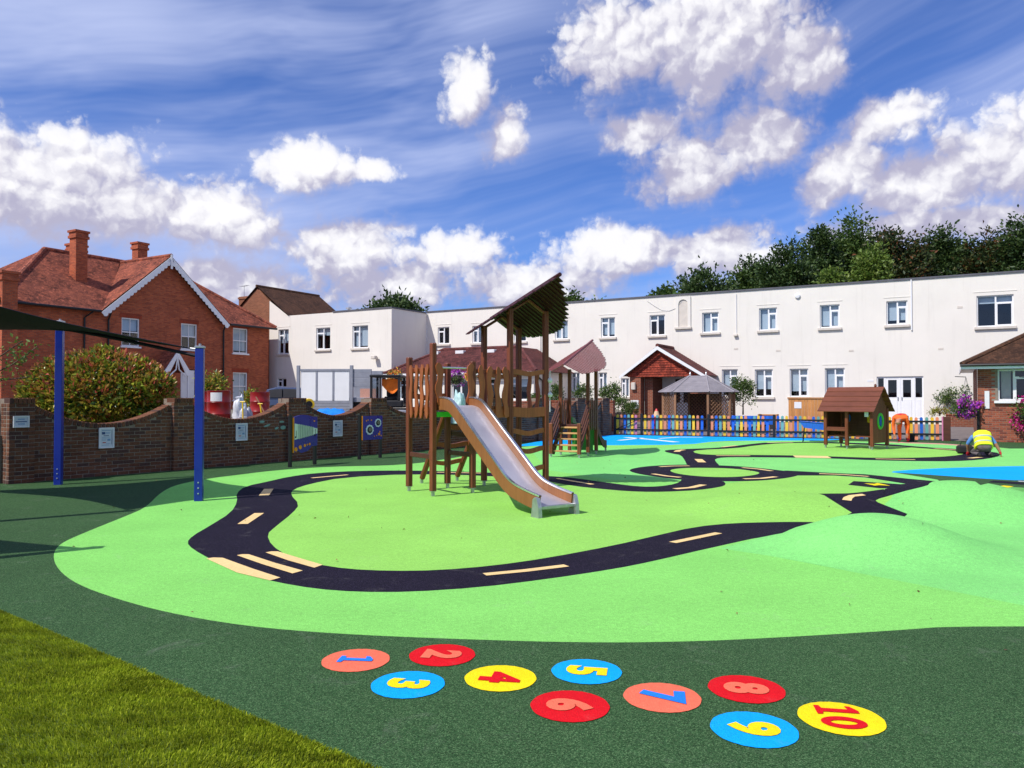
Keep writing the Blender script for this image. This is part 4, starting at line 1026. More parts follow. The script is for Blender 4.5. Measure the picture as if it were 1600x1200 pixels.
gt = MB(); gt.tube([(-ov, -ov - .05, EV - .06), (g0 - .15, -ov - .05, EV - .06)], .07, 8); gt.build('gutter', 'black_metal', ht); gt = MB(); gt.tube([(g1 + .2, -ov - .05, EV - .06), (LHs + ov, -ov - .05, EV - .06)], .07, 8); gt.build('gutter', 'black_metal', ht)
for px, off in ((131, .1), (168.5, 0), (348.5, 0)):
    sx = hf.sz(px, 500)[0]; MB().tube([(sx + .35 * (off > 0), -.28, EV - .1), (sx, -.07, EV - .45), (sx, -.07, .8)], .05, 8).build('downpipe', 'black_metal', ht)
def chimney(par, x, y, zb, zt, w, dd_, pot=0):
    c = MB(); c.box(x - w / 2, x + w / 2, y - dd_ / 2, y + dd_ / 2, zb, zt - .45)
    c.box(x - w / 2 - .07, x + w / 2 + .07, y - dd_ / 2 - .07, y + dd_ / 2 + .07, zt - .45, zt - .3); c.box(x - w / 2 - .03, x + w / 2 + .03, y - dd_ / 2 - .03, y + dd_ / 2 + .03, zt - .3, zt - .12); c.box(x - w / 2 - .09, x + w / 2 + .09, y - dd_ / 2 - .09, y + dd_ / 2 + .09, zt - .12, zt)
    o = c.build('chimney', 'house_brick', par)
    f = MB(); f.box(x - w / 2 - .06, x + w / 2 + .06, y - dd_ / 2 - .06, y + dd_ / 2 + .06, zb, zb + .0 + (.35)); 
    for k in range(pot): MB().lathe([(.13, 0), (.15, .04), (.11, .1), (.12, .5), (.15, .55), (.12, .6)], (x + (k - (pot - 1) / 2) * .35, y, zt), 12).build('chimney_pot', 'red_tile', o)
    return o
cx1 = hf.sz(121, 430)[0]
chimney(ht, LHs - 11.8, 2.2, 7.2, 10.95, .66, .62); chimney(ht, LHs - 6.5, h2, 9.2, 11.45, .66, .60); chimney(ht, LHs - 10.2, h2 + .6, 9, 10.75, .9, .5, 1); chimney(ht, .1, -.35, -.2, 7.75, .7, .5)
pc = thing('porch_canopy', 'small white arched porch gable on the brick house beside the red-tipped bush', 'porch', (HP.x, HP.y, 0), ang(HD))
pa, pb = hf.sz(236, 580)[0], hf.sz(272, 580)[0]; pm = (pa + pb) / 2; pz, pt_ = hf.sz(255, 582)[1], hf.sz(252, 550)[1]
r_ = MB(); course_roof(r_, (pa - .1, -1.3, pz), (pa - .1, 0, pz), (pm, 0, pt_ + .04), (pm, -1.3, pt_ + .04)); course_roof(r_, (pb + .1, 0, pz), (pb + .1, -1.3, pz), (pm, -1.3, pt_ + .04), (pm, 0, pt_ + .04)); r_.build('roof', 'red_tile', pc)
b_ = MB(); b_.prism([(pa - .12, pz - .2), (pa - .12, pz), (pm, pt_ + .03), (pb + .12, pz), (pb + .12, pz - .2), (pb - .15, pz - .2), (pm, pt_ - .28), (pa + .15, pz - .2)], -1.36, -1.31, 'xz')
b_.tube([(pa + .2, -1.33, pz - .25), (pm - .1, -1.33, pz + .15), (pm, -1.33, pt_ - .3)], .04, 6); b_.tube([(pb - .2, -1.33, pz - .25), (pm + .1, -1.33, pz + .15), (pm, -1.33, pt_ - .3)], .04, 6); b_.build('bargeboard', 'white_paint', pc)
for x in (pa + .02, pb - .02): MB().bevbox(x - .05, x + .05, -1.34, -1.24, .7, pz - .05, .01).build('post', 'white_paint', pc)

# low tiled range in front of the long building, behind the slide tower
def roofed(name, label, cat, Pw, u, L, D, ez, rz, hipL, hipR, tile, wallm, ov=.35):
    t = thing(name, label, cat, (Pw.x, Pw.y, 0), ang(u))
    return t
vf_ = Face(MP + NV * 4.6, U); v0 = vf_.sz(612, 580)[0]; v1 = vf_.sz(834, 580)[0]; VP = MP + NV * 4.6 + U * v0; LV = v1 - v0; vf_ = Face(VP, U)
vt = thing('tiled_annex', 'low annex with plum coloured tiled roof and hanging flower baskets', 'building', (VP.x, VP.y, 0), ang(U))
VE = vf_.sz(700, 583)[1]; VR = VE + 1.55; vops = [(.6 + k * 1.9, 1.9 + k * 1.9, 1.5, VE - .35) for k in range(int(LV // 1.9))]
w_ = MB(); wall_cells(w_, 0, LV, -.3, VE, vops); w_.quad((LV, 0, -.3), (LV, 4.5, -.3), (LV, 4.5, VE), (LV, 0, VE)); w_.quad((0, 4.5, -.3), (0, 0, -.3), (0, 0, VE), (0, 4.5, VE)); w_.build('wall', 'white_render', vt)
rm = MB()
for o in vops: room(rm, *o)
rm.build('interior', 'room_dark', vt)
for k, o in enumerate(vops): casement(vt, *o, split=.5, small='LR'[k % 2], blind=(.0, .4, .15)[k % 3], lip=False)
r_ = MB(); o_ = .35; course_roof(r_, (-o_, -o_, VE), (LV + o_, -o_, VE), (LV - 2.2, 2.4, VR), (2.2, 2.4, VR)); course_roof(r_, (LV + o_, -o_, VE), (LV + o_, 4.5, VE), (LV - 2.2, 4.5, VR), (LV - 2.2, 2.4, VR)); course_roof(r_, (-o_, 4.5, VE), (-o_, -o_, VE), (2.2, 2.4, VR), (2.2, 4.5, VR)); r_.quad((2.2, 2.4, VR), (LV - 2.2, 2.4, VR), (LV - 2.2, 4.5, VR), (2.2, 4.5, VR))
ro = r_.build('roof', 'plum_tile', vt)
rd = MB(); rd.tube([(-o_, -o_, VE + .03), (2.2, 2.4, VR + .02), (LV - 2.2, 2.4, VR + .02), (LV + o_, -o_, VE + .03)], .10, 8); rd.build('ridge_tiles', 'plum_tile', ro)
for px in (650, 690, 739): sx = vf_.sz(px, 555)[0]; MB().bevbox(sx - .3, sx + .3, 1.85, 2.3, VR - .32, VR - .12, .02).build('roof_vent', 'paper', ro)
MB().box(-o_ - .02, LV + o_ + .02, -o_ - .06, -o_ - .01, VE - .16, VE - .0).build('fascia', 'white_paint', vt)
MB().tube([(LV + .08, -.1, VE - .1), (LV + .08, .9, VE - .5), (LV + .08, .9, .6)], .05, 8).build('downpipe', 'black_metal', vt)

# tile-hung entrance porch
pw = mf.sz(1062, 543); dP = 2.3
pf = Face(MP + NV * dP, U); q0, q1, qm = pf.sz(984, 600)[0], pf.sz(1090, 600)[0], pf.sz(1030, 545)[0]
PP = MP + NV * dP; pt2 = thing('entrance_porch', 'brick entrance porch with red hanging tiles in the gable', 'porch', (PP.x, PP.y, 0), ang(U))
PE = pf.sz(1030, 587)[1]; PA = pf.sz(1029, 541)[1]
br = MB(); 
for k_, (x0, x1) in enumerate(((q0, q0 + .62), (q1 - .5, q1))):
    br = MB(); br.box(x0, x1, 0, .5, -.2, PE); br.build('brick_pier', 'planter_brick', pt2)
br = MB(); br.quad((q0, dP - .01, -.2), (q0, .5, -.2), (q0, .5, PE), (q0, dP - .01, PE)); br.build('side_wall', 'planter_brick', pt2); br = MB(); br.quad((q1, .5, -.2), (q1, dP - .01, -.2), (q1, dP - .01, PE), (q1, .5, PE)); br.build('side_wall', 'planter_brick', pt2)
sl_ = (PA - PE) / (qm - q0 + .45)
hg = MB(); xe0, xe1 = q0 - .1, q1 + .1
nrow = 11; zb0 = PE - .05
for k in range(nrow):
    z0 = zb0 + k * (PA - .25 - zb0) / nrow; z1 = zb0 + (k + 1.1) * (PA - .25 - zb0) / nrow
    wl0 = (PA - .25 - z0) / sl_ ; x0, x1 = qm - wl0, qm + wl0
    x0, x1 = max(x0, xe0), min(x1, xe1); n = max(1, int((x1 - x0) / .17))
    for j in range(n):
        a_, b_ = x0 + (x1 - x0) * j / n, x0 + (x1 - x0) * (j + 1) / n
        hg.quad((a_ + .004, -.05, z0), (b_ - .004, -.05, z0), (b_ - .004, -.018, z1), (a_ + .004, -.018, z1))
hgo = hg.build('hanging_tiles', 'hanging_tile', pt2); hgo['kind'] = 'stuff'
MB().prism([(xe0, PE - .06), (xe1, PE - .06), (qm, PA - .28)], -.012, .1, 'xz').build('gable_backing', 'hanging_tile', pt2)
rf = MB(); course_roof(rf, (q0 - .45, dP - .02, PE), (q0 - .45, -.3, PE), (qm, -.3, PA), (qm, dP - .02, PA)); course_roof(rf, (q1 + .45, -.3, PE), (q1 + .45, dP - .02, PE), (qm, dP - .02, PA), (qm, -.3, PA)); rf.build('roof', 'plum_tile', pt2)
MB().tube([(qm, -.32, PA + .03), (qm, dP - .02, PA + .03)], .10, 8).build('ridge_tiles', 'plum_tile', pt2)
b_ = MB()
for sg, xe in ((1, q0 - .47), (-1, q1 + .47)): b_.prism([(xe, PE - .16), (xe, PE + .0), (qm, PA - .01), (qm, PA - .20)], -.34, -.305, 'xz')
b_.build('bargeboard', 'white_paint', pt2)
dx0, dx1 = q0 + .62, q1 - .5
e = MB(); e.box(dx0, dx1, dP - .16, dP - .06, .2, PE); e.build('inner_wall', 'white_paint', pt2)
MB().box(dx0 + .05, dx0 + .5, .5, dP - .2, .2, PE - .1).build('shaded_return', 'planter_brick', pt2)
for k, (x0, x1) in enumerate(((dx0 + 1.25, dx0 + 1.5), (dx0 + 1.7, dx0 + 2.5))): MB().box(x0, x1, dP - .19, dP - .165, 1.35, PE - .15).build('door_glass', 'room_dark', pt2)
MB().bevbox(q0 + .12, q0 + .36, -.16, -.001, PE - .75, PE - .35, .03).build('lantern', 'stone_sill', pt2)
sg = MB(); sg.box(q0 + .05, q0 + .5, -.02, -.002, PE - 1.75, PE - 1.3); s_ = sg.build('name_plate', 'paper', pt2)
MB().box(q0 + .12, q0 + .43, -.026, -.021, PE - 1.5, PE - 1.46).build('print', 'sign_print_pale', s_); MB().box(q0 + .15, q0 + .40, -.026, -.021, PE - 1.62, PE - 1.58).build('print', 'sign_print_pale', s_)

# brick annex at the right with hipped roof
BP = Vector(at(1528, 690, 28.3)[:2]); bf = Face(BP, U)
bt = thing('brick_annex', 'single-storey red brick annex with hipped tile roof beside the kneeling worker', 'building', (BP.x, BP.y, 0), ang(U))
BE = bf.sz(1530, 573)[1]; LB = 9.0; bo = bf.rect(1559, 1621, 577, 626)
core = MB(); wall_cells(core, .004, LB, -.1, BE, [bo], .14, .006); core.build('mortar_wall', 'mortar', bt); sw_ = MB(); sw_.quad((-.002, 6, -.1), (-.002, -.002, -.1), (-.002, -.002, BE), (-.002, 6, BE)); sw_.build('side_wall', 'planter_brick', bt)
rm = MB(); room(rm, *bo); rm.build('interior', 'room_dark', bt)
bk = MB(); row = 0; z = .035; rr = random.Random(8); nparts = 0
V0 = MB().bevbox(-.1075, .1075, 0, .10, -.0325, .0325, .005); V1 = MB().bevbox(-.051, .051, 0, .10, -.0325, .0325, .005)
bmF = V0.mesh('brick', 'annex_brick'); bmH = V1.mesh('brick', 'annex_brick')
while z < BE - .02:
    s = .1125 if row % 2 == 0 else .056
    while s < 3.4:
        half = row % 2 and s < .1; w = .051 if half else .1075
        if not (s + w > bo[0] and s - w < bo[1] and z + .03 > bo[2] and z - .03 < bo[3]):
            if nparts < 300 and s < 1.72:
                o = link('brick', bmH if half else bmF, bt); o.location = (s, rr.uniform(-.003, .003), z); o.rotation_euler = (0, 0, rr.uniform(-.012, .012)); nparts += 1
            else:
                src = V1 if half else V0; dy = rr.uniform(-.003, .003); bk.add([(p[0] + s, p[1] + dy, p[2] + z) for p in src.v], src.f)
        s += .169 if half else .225
    z += .075; row += 1
bko = bk.build('brickwork', 'annex_brick', bt); bko['kind'] = 'stuff'
casement(bt, *bo, split=.42, small='R', blind=.0, lip=False)
MB().bevbox(bo[0] - .12, bo[1] + .1, -.10, .05, bo[2] - .10, bo[2] - .005, .01).build('sill', 'white_paint', bt)
cu = MB(); cu.box(bo[0] + .12, bo[0] + .42, .3, .32, bo[2], bo[3]); cu.build('curtain', 'stone_sill', bt)
rf = MB(); o_ = .5; run = 3.6; rise = run * .62
course_roof(rf, (-o_, -o_, BE + .06), (LB, -o_, BE + .06), (LB, run, BE + .06 + rise), (run, run, BE + .06 + rise)); course_roof(rf, (-o_, 7, BE + .06), (-o_, -o_, BE + .06), (run, run, BE + .06 + rise), (run, 7, BE + .06 + rise)); 
bro = rf.build('roof', 'brown_tile', bt); MB().tube([(-o_, -o_, BE + .09), (run, run, BE + .08 + rise), (LB, run, BE + .08 + rise)], .09, 8).build('ridge_tiles', 'brown_tile', bro)
sf = MB(); sf.box(-o_ + .02, LB, -o_ + .02, .0, BE - .035, BE - .01); sf.box(-o_ + .02, -.01, .001, 6.9, BE - .035, BE - .01); sf.box(-o_, LB, -o_ - .02, -o_ + .018, BE - .10, BE + .05); sf.box(-o_ - .02, -o_ + .018, -o_ + .02, 6.9, BE - .10, BE + .05); sf.build('soffit', 'white_paint', bt)
MB().tube([(-o_ - .05, -o_ - .07, BE + .04), (LB, -o_ - .07, BE + .04)], .05, 8).build('gutter', 'black_metal', bt)
a_ = bf.rect(1538.5, 1546, 611, 638.5); MB().bevbox(a_[0], a_[1], -.035, -.004, a_[2], a_[3], .004).build('white_board', 'paper', bt)
MB().tube([(.02, -.06, 0), (.02, -.06, 1.35)], .05, 8).build('downpipe', 'black_metal', bt)

# low retaining wall and planters in front of the long building
def low_wall(px0, px1, pyb, Y, hgt, label, th=.25):
    a = at(px0, pyb, Y); o = Vector((a.x, a.y)); ff = Face(o, U); L = ff.sz(px1, pyb)[0]
    t = thing('planter_wall', label, 'wall', (o.x, o.y, 0), ang(U)); zt = a.z + hgt
    MB().box(0, L, 0, th, -.1, zt - .07).build('brickwork', 'planter_brick', t)
    c = MB(); n = max(3, int(L / .235))
    me = MB().bevbox(0, L / n - .008, -.03, th + .03, 0, .07, .006).mesh('coping_brick', 'planter_brick')
    for k in range(n): o_ = link('coping_brick', me, t); o_.location = (k * L / n + .004, 0, zt - .068 + random.uniform(-.002, .002))
    return t, o, L, zt
low_wall(1478, 1531, 668, 35.0, .62, 'low brick retaining wall between the picket fence and the brick annex')
low_wall(800, 858, 648, 35.0, .62, 'low lit brick planter wall behind the slide tower')
low_wall(858, 958, 650, 37.0, .75, 'low brick planter wall holding shrubs under the lower windows')

# small fittings on the long building
sx, z = mf.sz(1046, 480); cab = MB(); pts = [(mf.sz(p, q)[0], -.012, mf.sz(p, q)[1]) for p, q in ((1012, 471), (1022, 478), (1034, 485), (1046, 486), (1056, 482), (1066, 472))]; cab.tube(pts, .010, 5); cab.build('cable', 'truck_grey', mb_t)
for px, py in ((1150, 545), (1216, 548), (1330, 548), (905, 556), (1470, 545), (1500, 480)):
    sx, z = mf.sz(px, py); MB().bevbox(sx - .11, sx + .11, -.012, .002, z - .05, z + .05, .004).build('air_vent', 'stone_sill', mb_t)
for px in (845,):
    sx, z0 = mf.sz(px, 640); MB().tube([(sx, -.05, .5), (sx, -.05, HT - .1)], .028, 8).build('drain_pipe', 'white_render', mb_t)
# ------------------------------------------------------------------ play equipment
def wavy(mb, x, z0, z1, w, y0, y1, ph=0, amp=.018, n=14, T=None):
    """upright board with wavy edges and round ends"""
    L = []; Rr = []
    for k in range(n + 1):
        t = k / n; z = z0 + (z1 - z0) * t; e = min(1, math.sin(math.pi * min(t, 1 - t) * 6.0) if min(t, 1 - t) < 1 / 12 else 1); e = max(.35, e)
        o = amp * math.sin(2 * math.pi * (t * 1.6 + ph)); ww = w / 2 * e * (1 + .16 * math.sin(2 * math.pi * (t * 2.3 + ph * 2)))
        L.append((x + o - ww, z)); Rr.append((x + o + ww, z))
    mb.prism(L + Rr[::-1], y0, y1, 'xz', T)
def wavy_rail(mb, x0, x1, z, h, y0, y1, amp=.02, n=14, T=None):
    lo, hi = [], []
    for k in range(n + 1):
        t = k / n; x = x0 + (x1 - x0) * t; o = amp * math.cos(2 * math.pi * t)
        lo.append((x, z - h / 2 + o)); hi.append((x, z + h / 2 + o))
    mb.prism(lo + hi[::-1], y0, y1, 'xz', T)
def post(par, x, y, z1, z0=.09, w=.095, mat='post_timber', lean=(0, 0)):
    mb = MB(); h = w / 2; c = .014; oc = [(-h + c, -h), (h - c, -h), (h, -h + c), (h, h - c), (h - c, h), (-h + c, h), (-h, h - c), (-h, -h + c)]
    # shallow groove down each face, as on glued laminated posts
    ring = []
    for i, p in enumerate(oc):
        ring.append(p); q = oc[(i + 1) % 8]
        if i % 2 == 0:
            m_ = ((p[0] + q[0]) / 2, (p[1] + q[1]) / 2); d_ = Vector(m_).normalized() * .006
            ring += [(p[0] * .2 + q[0] * .8 if False else m_[0] + (p[0] - m_[0]) * .12, m_[1] + (p[1] - m_[1]) * .12), (m_[0] - d_.x, m_[1] - d_.y), (m_[0] + (q[0] - m_[0]) * .12, m_[1] + (q[1] - m_[1]) * .12)]
    n = len(ring); vs = []
    for (z, s) in ((z0, 1), (z1 - .015, 1), (z1, .86)):
        t = (z - z0) / (z1 - z0); vs += [(x + p[0] * s + lean[0] * (1 - t), y + p[1] * s + lean[1] * (1 - t), z) for p in ring]
    fs = [tuple(range(n))[::-1], tuple(range(2 * n, 3 * n))]
    for k in range(2):
        for i in range(n): j = (i + 1) % n; fs.append((k * n + i, k * n + j, (k + 1) * n + j, (k + 1) * n + i))
    mb.add(vs, fs); o = mb.build('post', mat, par)
    ft = MB(); bx, by = x + lean[0], y + lean[1]
    ft.box(bx - .022, bx + .022, by - .022, by + .022, -.01, z0 + .0); ft.box(bx - h * .9, bx + h * .9, by - h * .9, by + h * .9, z0 - .012, z0 - .001)
    ft.build('steel_foot', 'galvanised', o)
    return o
HWP = [(0, .55), (.12, .70), (.28, .83), (.42, .88), (.56, .83), (.70, .68), (.84, .44), (.94, .20), (1, .05)]
def hwid(t, sc):
    for (a, va), (b, vb) in zip(HWP, HWP[1:]):
        if t <= b: return (va + (vb - va) * (t - a) / (b - a)) * sc
    return .05
def leaf_roof(par, cx, ylo, yhi, zlo, zhi, m=.6, sc=1., mat='dark_board', n=26, underboard=True):
    """leaf-shaped pitched roof: a rising ridge with boards of changing length either side"""
    L = yhi - ylo; sg = 1 if L > 0 else -1; r = random.Random(2)
    for side in (-1, 1):
        for k in range(n):
            t0, t1 = k / n, (k + 1) / n; w = hwid((t0 + t1) / 2, sc) * (1 + r.uniform(-.02, .02))
            y0, y1 = ylo + L * t0, ylo + L * (t1 + .18 / n); z0, z1 = zlo + (zhi - zlo) * t0, zlo + (zhi - zlo) * (t1 + .18 / n)
            th = .018; lap = .030
            A = [(cx + side * .01, y0, z0 + lap), (cx + side * w, y0, z0 - m * w + lap), (cx + side * w, y1, z1 - m * w), (cx + side * .01, y1, z1)]
            B = [(p[0], p[1], p[2] + th) for p in A]; mb = MB(); fl = (side * sg) > 0
            F_ = [(3, 2, 1, 0), (4, 5, 6, 7), (0, 1, 5, 4), (1, 2, 6, 5), (2, 3, 7, 6), (3, 0, 4, 7)]
            mb.add(A + B, F_ if fl else [q[::-1] for q in F_]); mb.build('roof_board', mat, par)
    rb = MB(); e = .06 * L
    rb.tube([(cx, ylo - e * .4, zlo + .035 - (zhi - zlo) * .02), (cx, yhi + e * .7, zhi + .035 + (zhi - zlo) * .04)], .035, 6); rb.build('ridge_board', mat, par)
E1 = Vector((.82, .57)).normalized(); TP = Vector((-1.29, 12.55))
tw = thing('slide_tower', 'brown timber climbing tower with steel slide and leaf-shaped board roof', 'play tower', (TP.x, TP.y, 0), ang(E1))
X = [0, .76, 1.53, 2.31]; YB = .84; DK = 1.38
for (x, y, z1) in ((0, 0, 2.50), (0, YB, 2.30), (X[1], 0, 2.22), (X[1], YB, 2.22), (X[2], 0, 3.17), (X[2], YB, 2.93), (X[3], 0, 3.17), (X[3], YB, 2.93)): post(tw, x, y, z1)
for i in range(3):                                   # decks
    n = 7
    for k in range(n):
        y0 = .03 + (YB - .06) * k / n; MB().bevbox(X[i] + .05, X[i + 1] - .05, y0 + .003, y0 + (YB - .06) / n - .003, DK - .035, DK, .004).build('deck_board', 'dark_board', tw)
for (y) in (-.02, YB + .02):
    for i in range(3):
        if y < 0 and i == 0: continue
        b_ = MB(); wavy_rail(b_, X[i] + .045, X[i + 1] - .045, DK - .03, .17, y - .02, y + .02, .008); b_.build('deck_beam', 'panel_timber', tw)
MB().bevbox(.05, X[1] - .05, -.03, .01, DK - .09, DK - .005, .006).build('green_edge', 'bright_green_plastic', tw)
for x in (0, X[3]): MB().bevbox(x - .02, x + .02, .05, YB - .05, DK - .13, DK - .04, .006).build('deck_beam', 'dark_board', tw)
T90 = Matrix.Rotation(math.pi / 2, 4, 'Z')
for k in range(4):                                   # wavy balusters, left side
    b_ = MB(); wavy(b_, .12 + k * .19, DK - .11, 2.16, .095, .03, .055, k * .21, T=T90); b_.build('baluster', 'panel_timber', tw)
for z in (DK + .0, 2.04): b_ = MB(); b_.bevbox(.05, YB - .05, -.022, .022, z, z + .07, .006, T=T90); b_.build('rail', 'post_timber', tw)
for k in range(4):                                   # middle bay front
    b_ = MB(); wavy(b_, X[1] + .14 + k * .165, DK - .12, 2.16 - .02 * (k > 0), .10, -.07, -.045, .3 + k * .27); b_.build('baluster', 'panel_timber', tw)
for z in (DK + .02, 2.02): MB().bevbox(X[1] + .05, X[2] - .05, -.04, .0, z, z + .07, .006).build('rail', 'post_timber', tw)
for k in range(2):                                   # cheeks beside the slide opening
    for x in ((.085,), (X[1] - .075,))[k]: b_ = MB(); wavy(b_, x, DK + .10, 2.18, .11, -.07 + k * .0, -.045, .15 + k * .4); b_.build('baluster', 'panel_timber', tw)
MB().tube([(.05, -.03, 2.10), (X[1] - .05, -.03, 2.10)], .018, 10).build('grab_bar', 'steel_bolt', tw)
for (x0, x1) in ((0, X[1]),):                         # back rails of the first bay
    for z in (1.62, 2.06): b_ = MB(); wavy_rail(b_, x0 + .05, x1 - .05, z, .09, YB - .02, YB + .02); b_.build('rail', 'panel_timber', tw)
b_ = MB(); wavy_rail(b_, X[2] + .045, X[3] - .045, 2.05, .085, -.022, .022); b_.build('rail', 'panel_timber', tw)
b_ = MB(); wavy_rail(b_, X[2] + .045, X[3] - .045, 2.02, .085, YB - .022, YB + .022); b_.build('rail', 'panel_timber', tw)
for z in (1.0, .68, .34): b_ = MB(); wavy_rail(b_, X[2] + .045, X[3] - .045, z, .085, -.022, .022, .026); b_.build('rung', 'panel_timber', tw)
for k in range(2):
    b_ = MB(); wavy(b_, .3 + k * .25, DK - .1, 2.1, .10, -X[3] - .05, -X[3] - .025, k * .4, T=T90); b_.build('baluster', 'panel_timber', tw)
rope = MB(); rope.tube([(X[3] + .06, -.05, 1.35), (X[3] + .06, -.05, 2.1)], .008, 6); rp = rope.build('rope', 'paper', tw)
for z in (1.92, 1.66): MB().lathe([(.005, -.05), (.035, -.035), (.05, 0), (.035, .035), (.005, .05)], (X[3] + .06, -.05, z), 12).build('ball', 'paper', rp, smooth=True)
for x in (X[1], X[2]):                               # sloping ladder at the back
    b_ = MB(); b_.tube([(x, YB + .95, .10), (x, YB + .02, 1.42)], .052, 8); o = b_.build('ladder_beam', 'post_timber', tw)
    MB().box(x - .022, x + .022, YB + .94, YB + .985, -.01, .14).build('steel_foot', 'galvanised', o)
for k, t in enumerate((.22, .48, .74)):
    b_ = MB(); y = YB + .95 - .93 * t; z = .10 + 1.32 * t; wavy_rail(b_, X[1] + .03, X[2] - .03, z, .08, y - .022, y + .022, .02); b_.build('rung', 'panel_timber', tw)
# bracing below the first deck
for x in (0, X[1]): MB().bevbox(x - .02, x + .02, .05, YB - .05, .60, .68, .006).build('brace', 'dark_board', tw)
b_ = MB(); wavy_rail(b_, X[2] - .7, X[2] - .05, .95, .08, YB - .02, YB + .02); b_.build('brace', 'dark_board', tw)
# roof over the third bay
rx = (X[2] + X[3]) / 2
leaf_roof(tw, rx, 1.16, -.84, 3.09, 3.63, .58, 1.0, 'roof_board_dark', 22)
for y in (0, YB):
    zz = 3.09 + .54 * (1.16 - y) / 2.0
    for s in (-1, 1): MB().bevbox(-.02, .02, -.03, .03, 0, .52, .006, T=Matrix.Translation((rx, y, zz - .06)) @ Matrix.Rotation(s * (math.pi / 2 + math.atan(.58)), 4, 'Y')).build('rafter', 'post_timber', tw)
# slide
PROF = [(-.06, 1.60), (.12, 1.615), (.30, 1.60), (.47, 1.55), (.72, 1.385), (1.0, 1.18), (1.33, .945), (1.66, .71), (1.86, .565), (2.0, .475), (2.17, .40), (2.46, .335), (2.78, .285)]
def offset(pr, d_):
    out = []
    for i, (s, z) in enumerate(pr):
        a, b = pr[max(0, i - 1)], pr[min(len(pr) - 1, i + 1)]; t = Vector((b[0] - a[0], b[1] - a[1])).normalized(); out.append((s + t.y * d_, z - t.x * d_))
    return out
SLX0, SLX1 = .085, X[1] - .085
def dens_prof(pr, k=3):
    out = []
    P = [Vector(p) for p in pr]
    for i in range(len(P) - 1):
        p0, p1, p2, p3 = P[max(0, i - 1)], P[i], P[i + 1], P[min(len(P) - 1, i + 2)]
        for j in range(k):
            t = j / k; out.append(tuple(.5 * ((2 * p1) + (p2 - p0) * t + (2 * p0 - 5 * p1 + 4 * p2 - p3) * t * t + (3 * p1 - p0 - 3 * p2 + p3) * t ** 3)))
    out.append(tuple(P[-1])); return out
pr = dens_prof(PROF); low = offset(pr, .205); bed = offset(pr, .135)
sl = MB()
for x0, x1 in ((SLX0, SLX0 + .028), (SLX1 - .028, SLX1)):
    c = MB(); n = len(pr); vs = []
    for (x) in (x0, x1): vs += [(x, -s, z) for s, z in pr] + [(x, -s, z) for s, z in low]
    fs = []
    for i in range(n - 1):
        fs += [(i, i + 1, n + i + 1, n + i), (2 * n + i, 3 * n + i, 3 * n + i + 1, 2 * n + i + 1), (i, 2 * n + i, 2 * n + i + 1, i + 1), (n + i, n + i + 1, 3 * n + i + 1, 3 * n + i)]
    fs += [(0, n, 3 * n, 2 * n), (n - 1, 3 * n - 1, 4 * n - 1, 2 * n - 1)]
    c.add(vs, fs); ck = c.build('slide_cheek', 'slide_panel', tw)
    lp = MB(); up_ = offset(pr, -.010); vs = []
    for x in (x0 - .008, x1 + .008): vs += [(x, -s, z) for s, z in up_]
    for x in (x0 - .008, x1 + .008): vs += [(x, -s, z) for s, z in offset(pr, .012)]
    n = len(pr); fs = []
    for i in range(n - 1): fs += [(i, n + i, n + i + 1, i + 1), (i, i + 1, 2 * n + i + 1, 2 * n + i), (n + i, 3 * n + i, 3 * n + i + 1, n + i + 1)]
    lp.add(vs, fs); lp.build('steel_lip', 'steel_lip', ck)
    f = MB(); xm = (x0 + x1) / 2; f.prism([(-2.84, -.01), (-2.66, -.01), (-2.68, .10), (-2.70, .24), (-2.74, .27), (-2.79, .26), (-2.83, .14)], xm - .03 + (.04 if x0 > .3 else -.04), xm + .03 + (.04 if x0 > .3 else -.04), 'yz'); f.build('slide_foot', 'galvanised', ck)
bd = MB(); n = len(bed); vs = [(SLX0 + .03, -s, z) for s, z in bed] + [(SLX1 - .03, -s, z) for s, z in bed]
fs = [(i, n + i, n + i + 1, i + 1) for i in range(n - 1)]
e_s, e_z = bed[-1]; vs += [(SLX0 + .03, -e_s - .03, e_z - .05), (SLX1 - .03, -e_s - .03, e_z - .05)]; fs.append((n - 1, 2 * n - 1, 2 * n + 1, 2 * n))
bd.add(vs, fs); bd.build('slide_bed', 'slide_steel', tw, smooth=True)
MB().bevbox(SLX0 - .03, SLX1 + .03, -2.80, -2.74, .10, .15, .008).build('slide_crossbar', 'galvanised', tw)

# small tower with steps
F1 = Vector((.92, -.38)).normalized(); SP = Vector((1.06, 20.9))
st_ = thing('step_tower', 'small brown timber tower with steps, green slide and plum leaf roof', 'play tower', (SP.x, SP.y, 0), ang(F1))
WX = .80; Y0, Y1 = .82, 1.62; SD = .86
for x in (0, WX):
    post(st_, x, 0, .92)
    for y in (Y0, Y1): post(st_, x, y, 2.30 + (.14 if y == Y1 else 0))
for k in range(5): z = .16 + k * .155; MB().bevbox(.05, WX - .05, .06 + k * .15, .06 + k * .15 + .13, z - .022, z + .022, .006).build('step', 'pale_tread', st_)
for x in (.035, WX - .035): MB().prism([(.0, .08), (.14, .06), (Y0, .78), (Y0, .92), (.0, .24)], x - .02, x + .02, 'yz').build('stringer', 'dark_board', st_)
for k in range(6): y0 = Y0 + .02 + (Y1 - Y0 - .04) * k / 6; MB().bevbox(.05, WX - .05, y0, y0 + (Y1 - Y0 - .04) / 6 - .006, SD - .03, SD, .004).build('deck_board', 'dark_board', st_)
MB().bevbox(.05, WX - .05, Y0 - .03, Y0 + .01, SD - .12, SD - .0, .006).build('deck_beam', 'dark_board', st_)
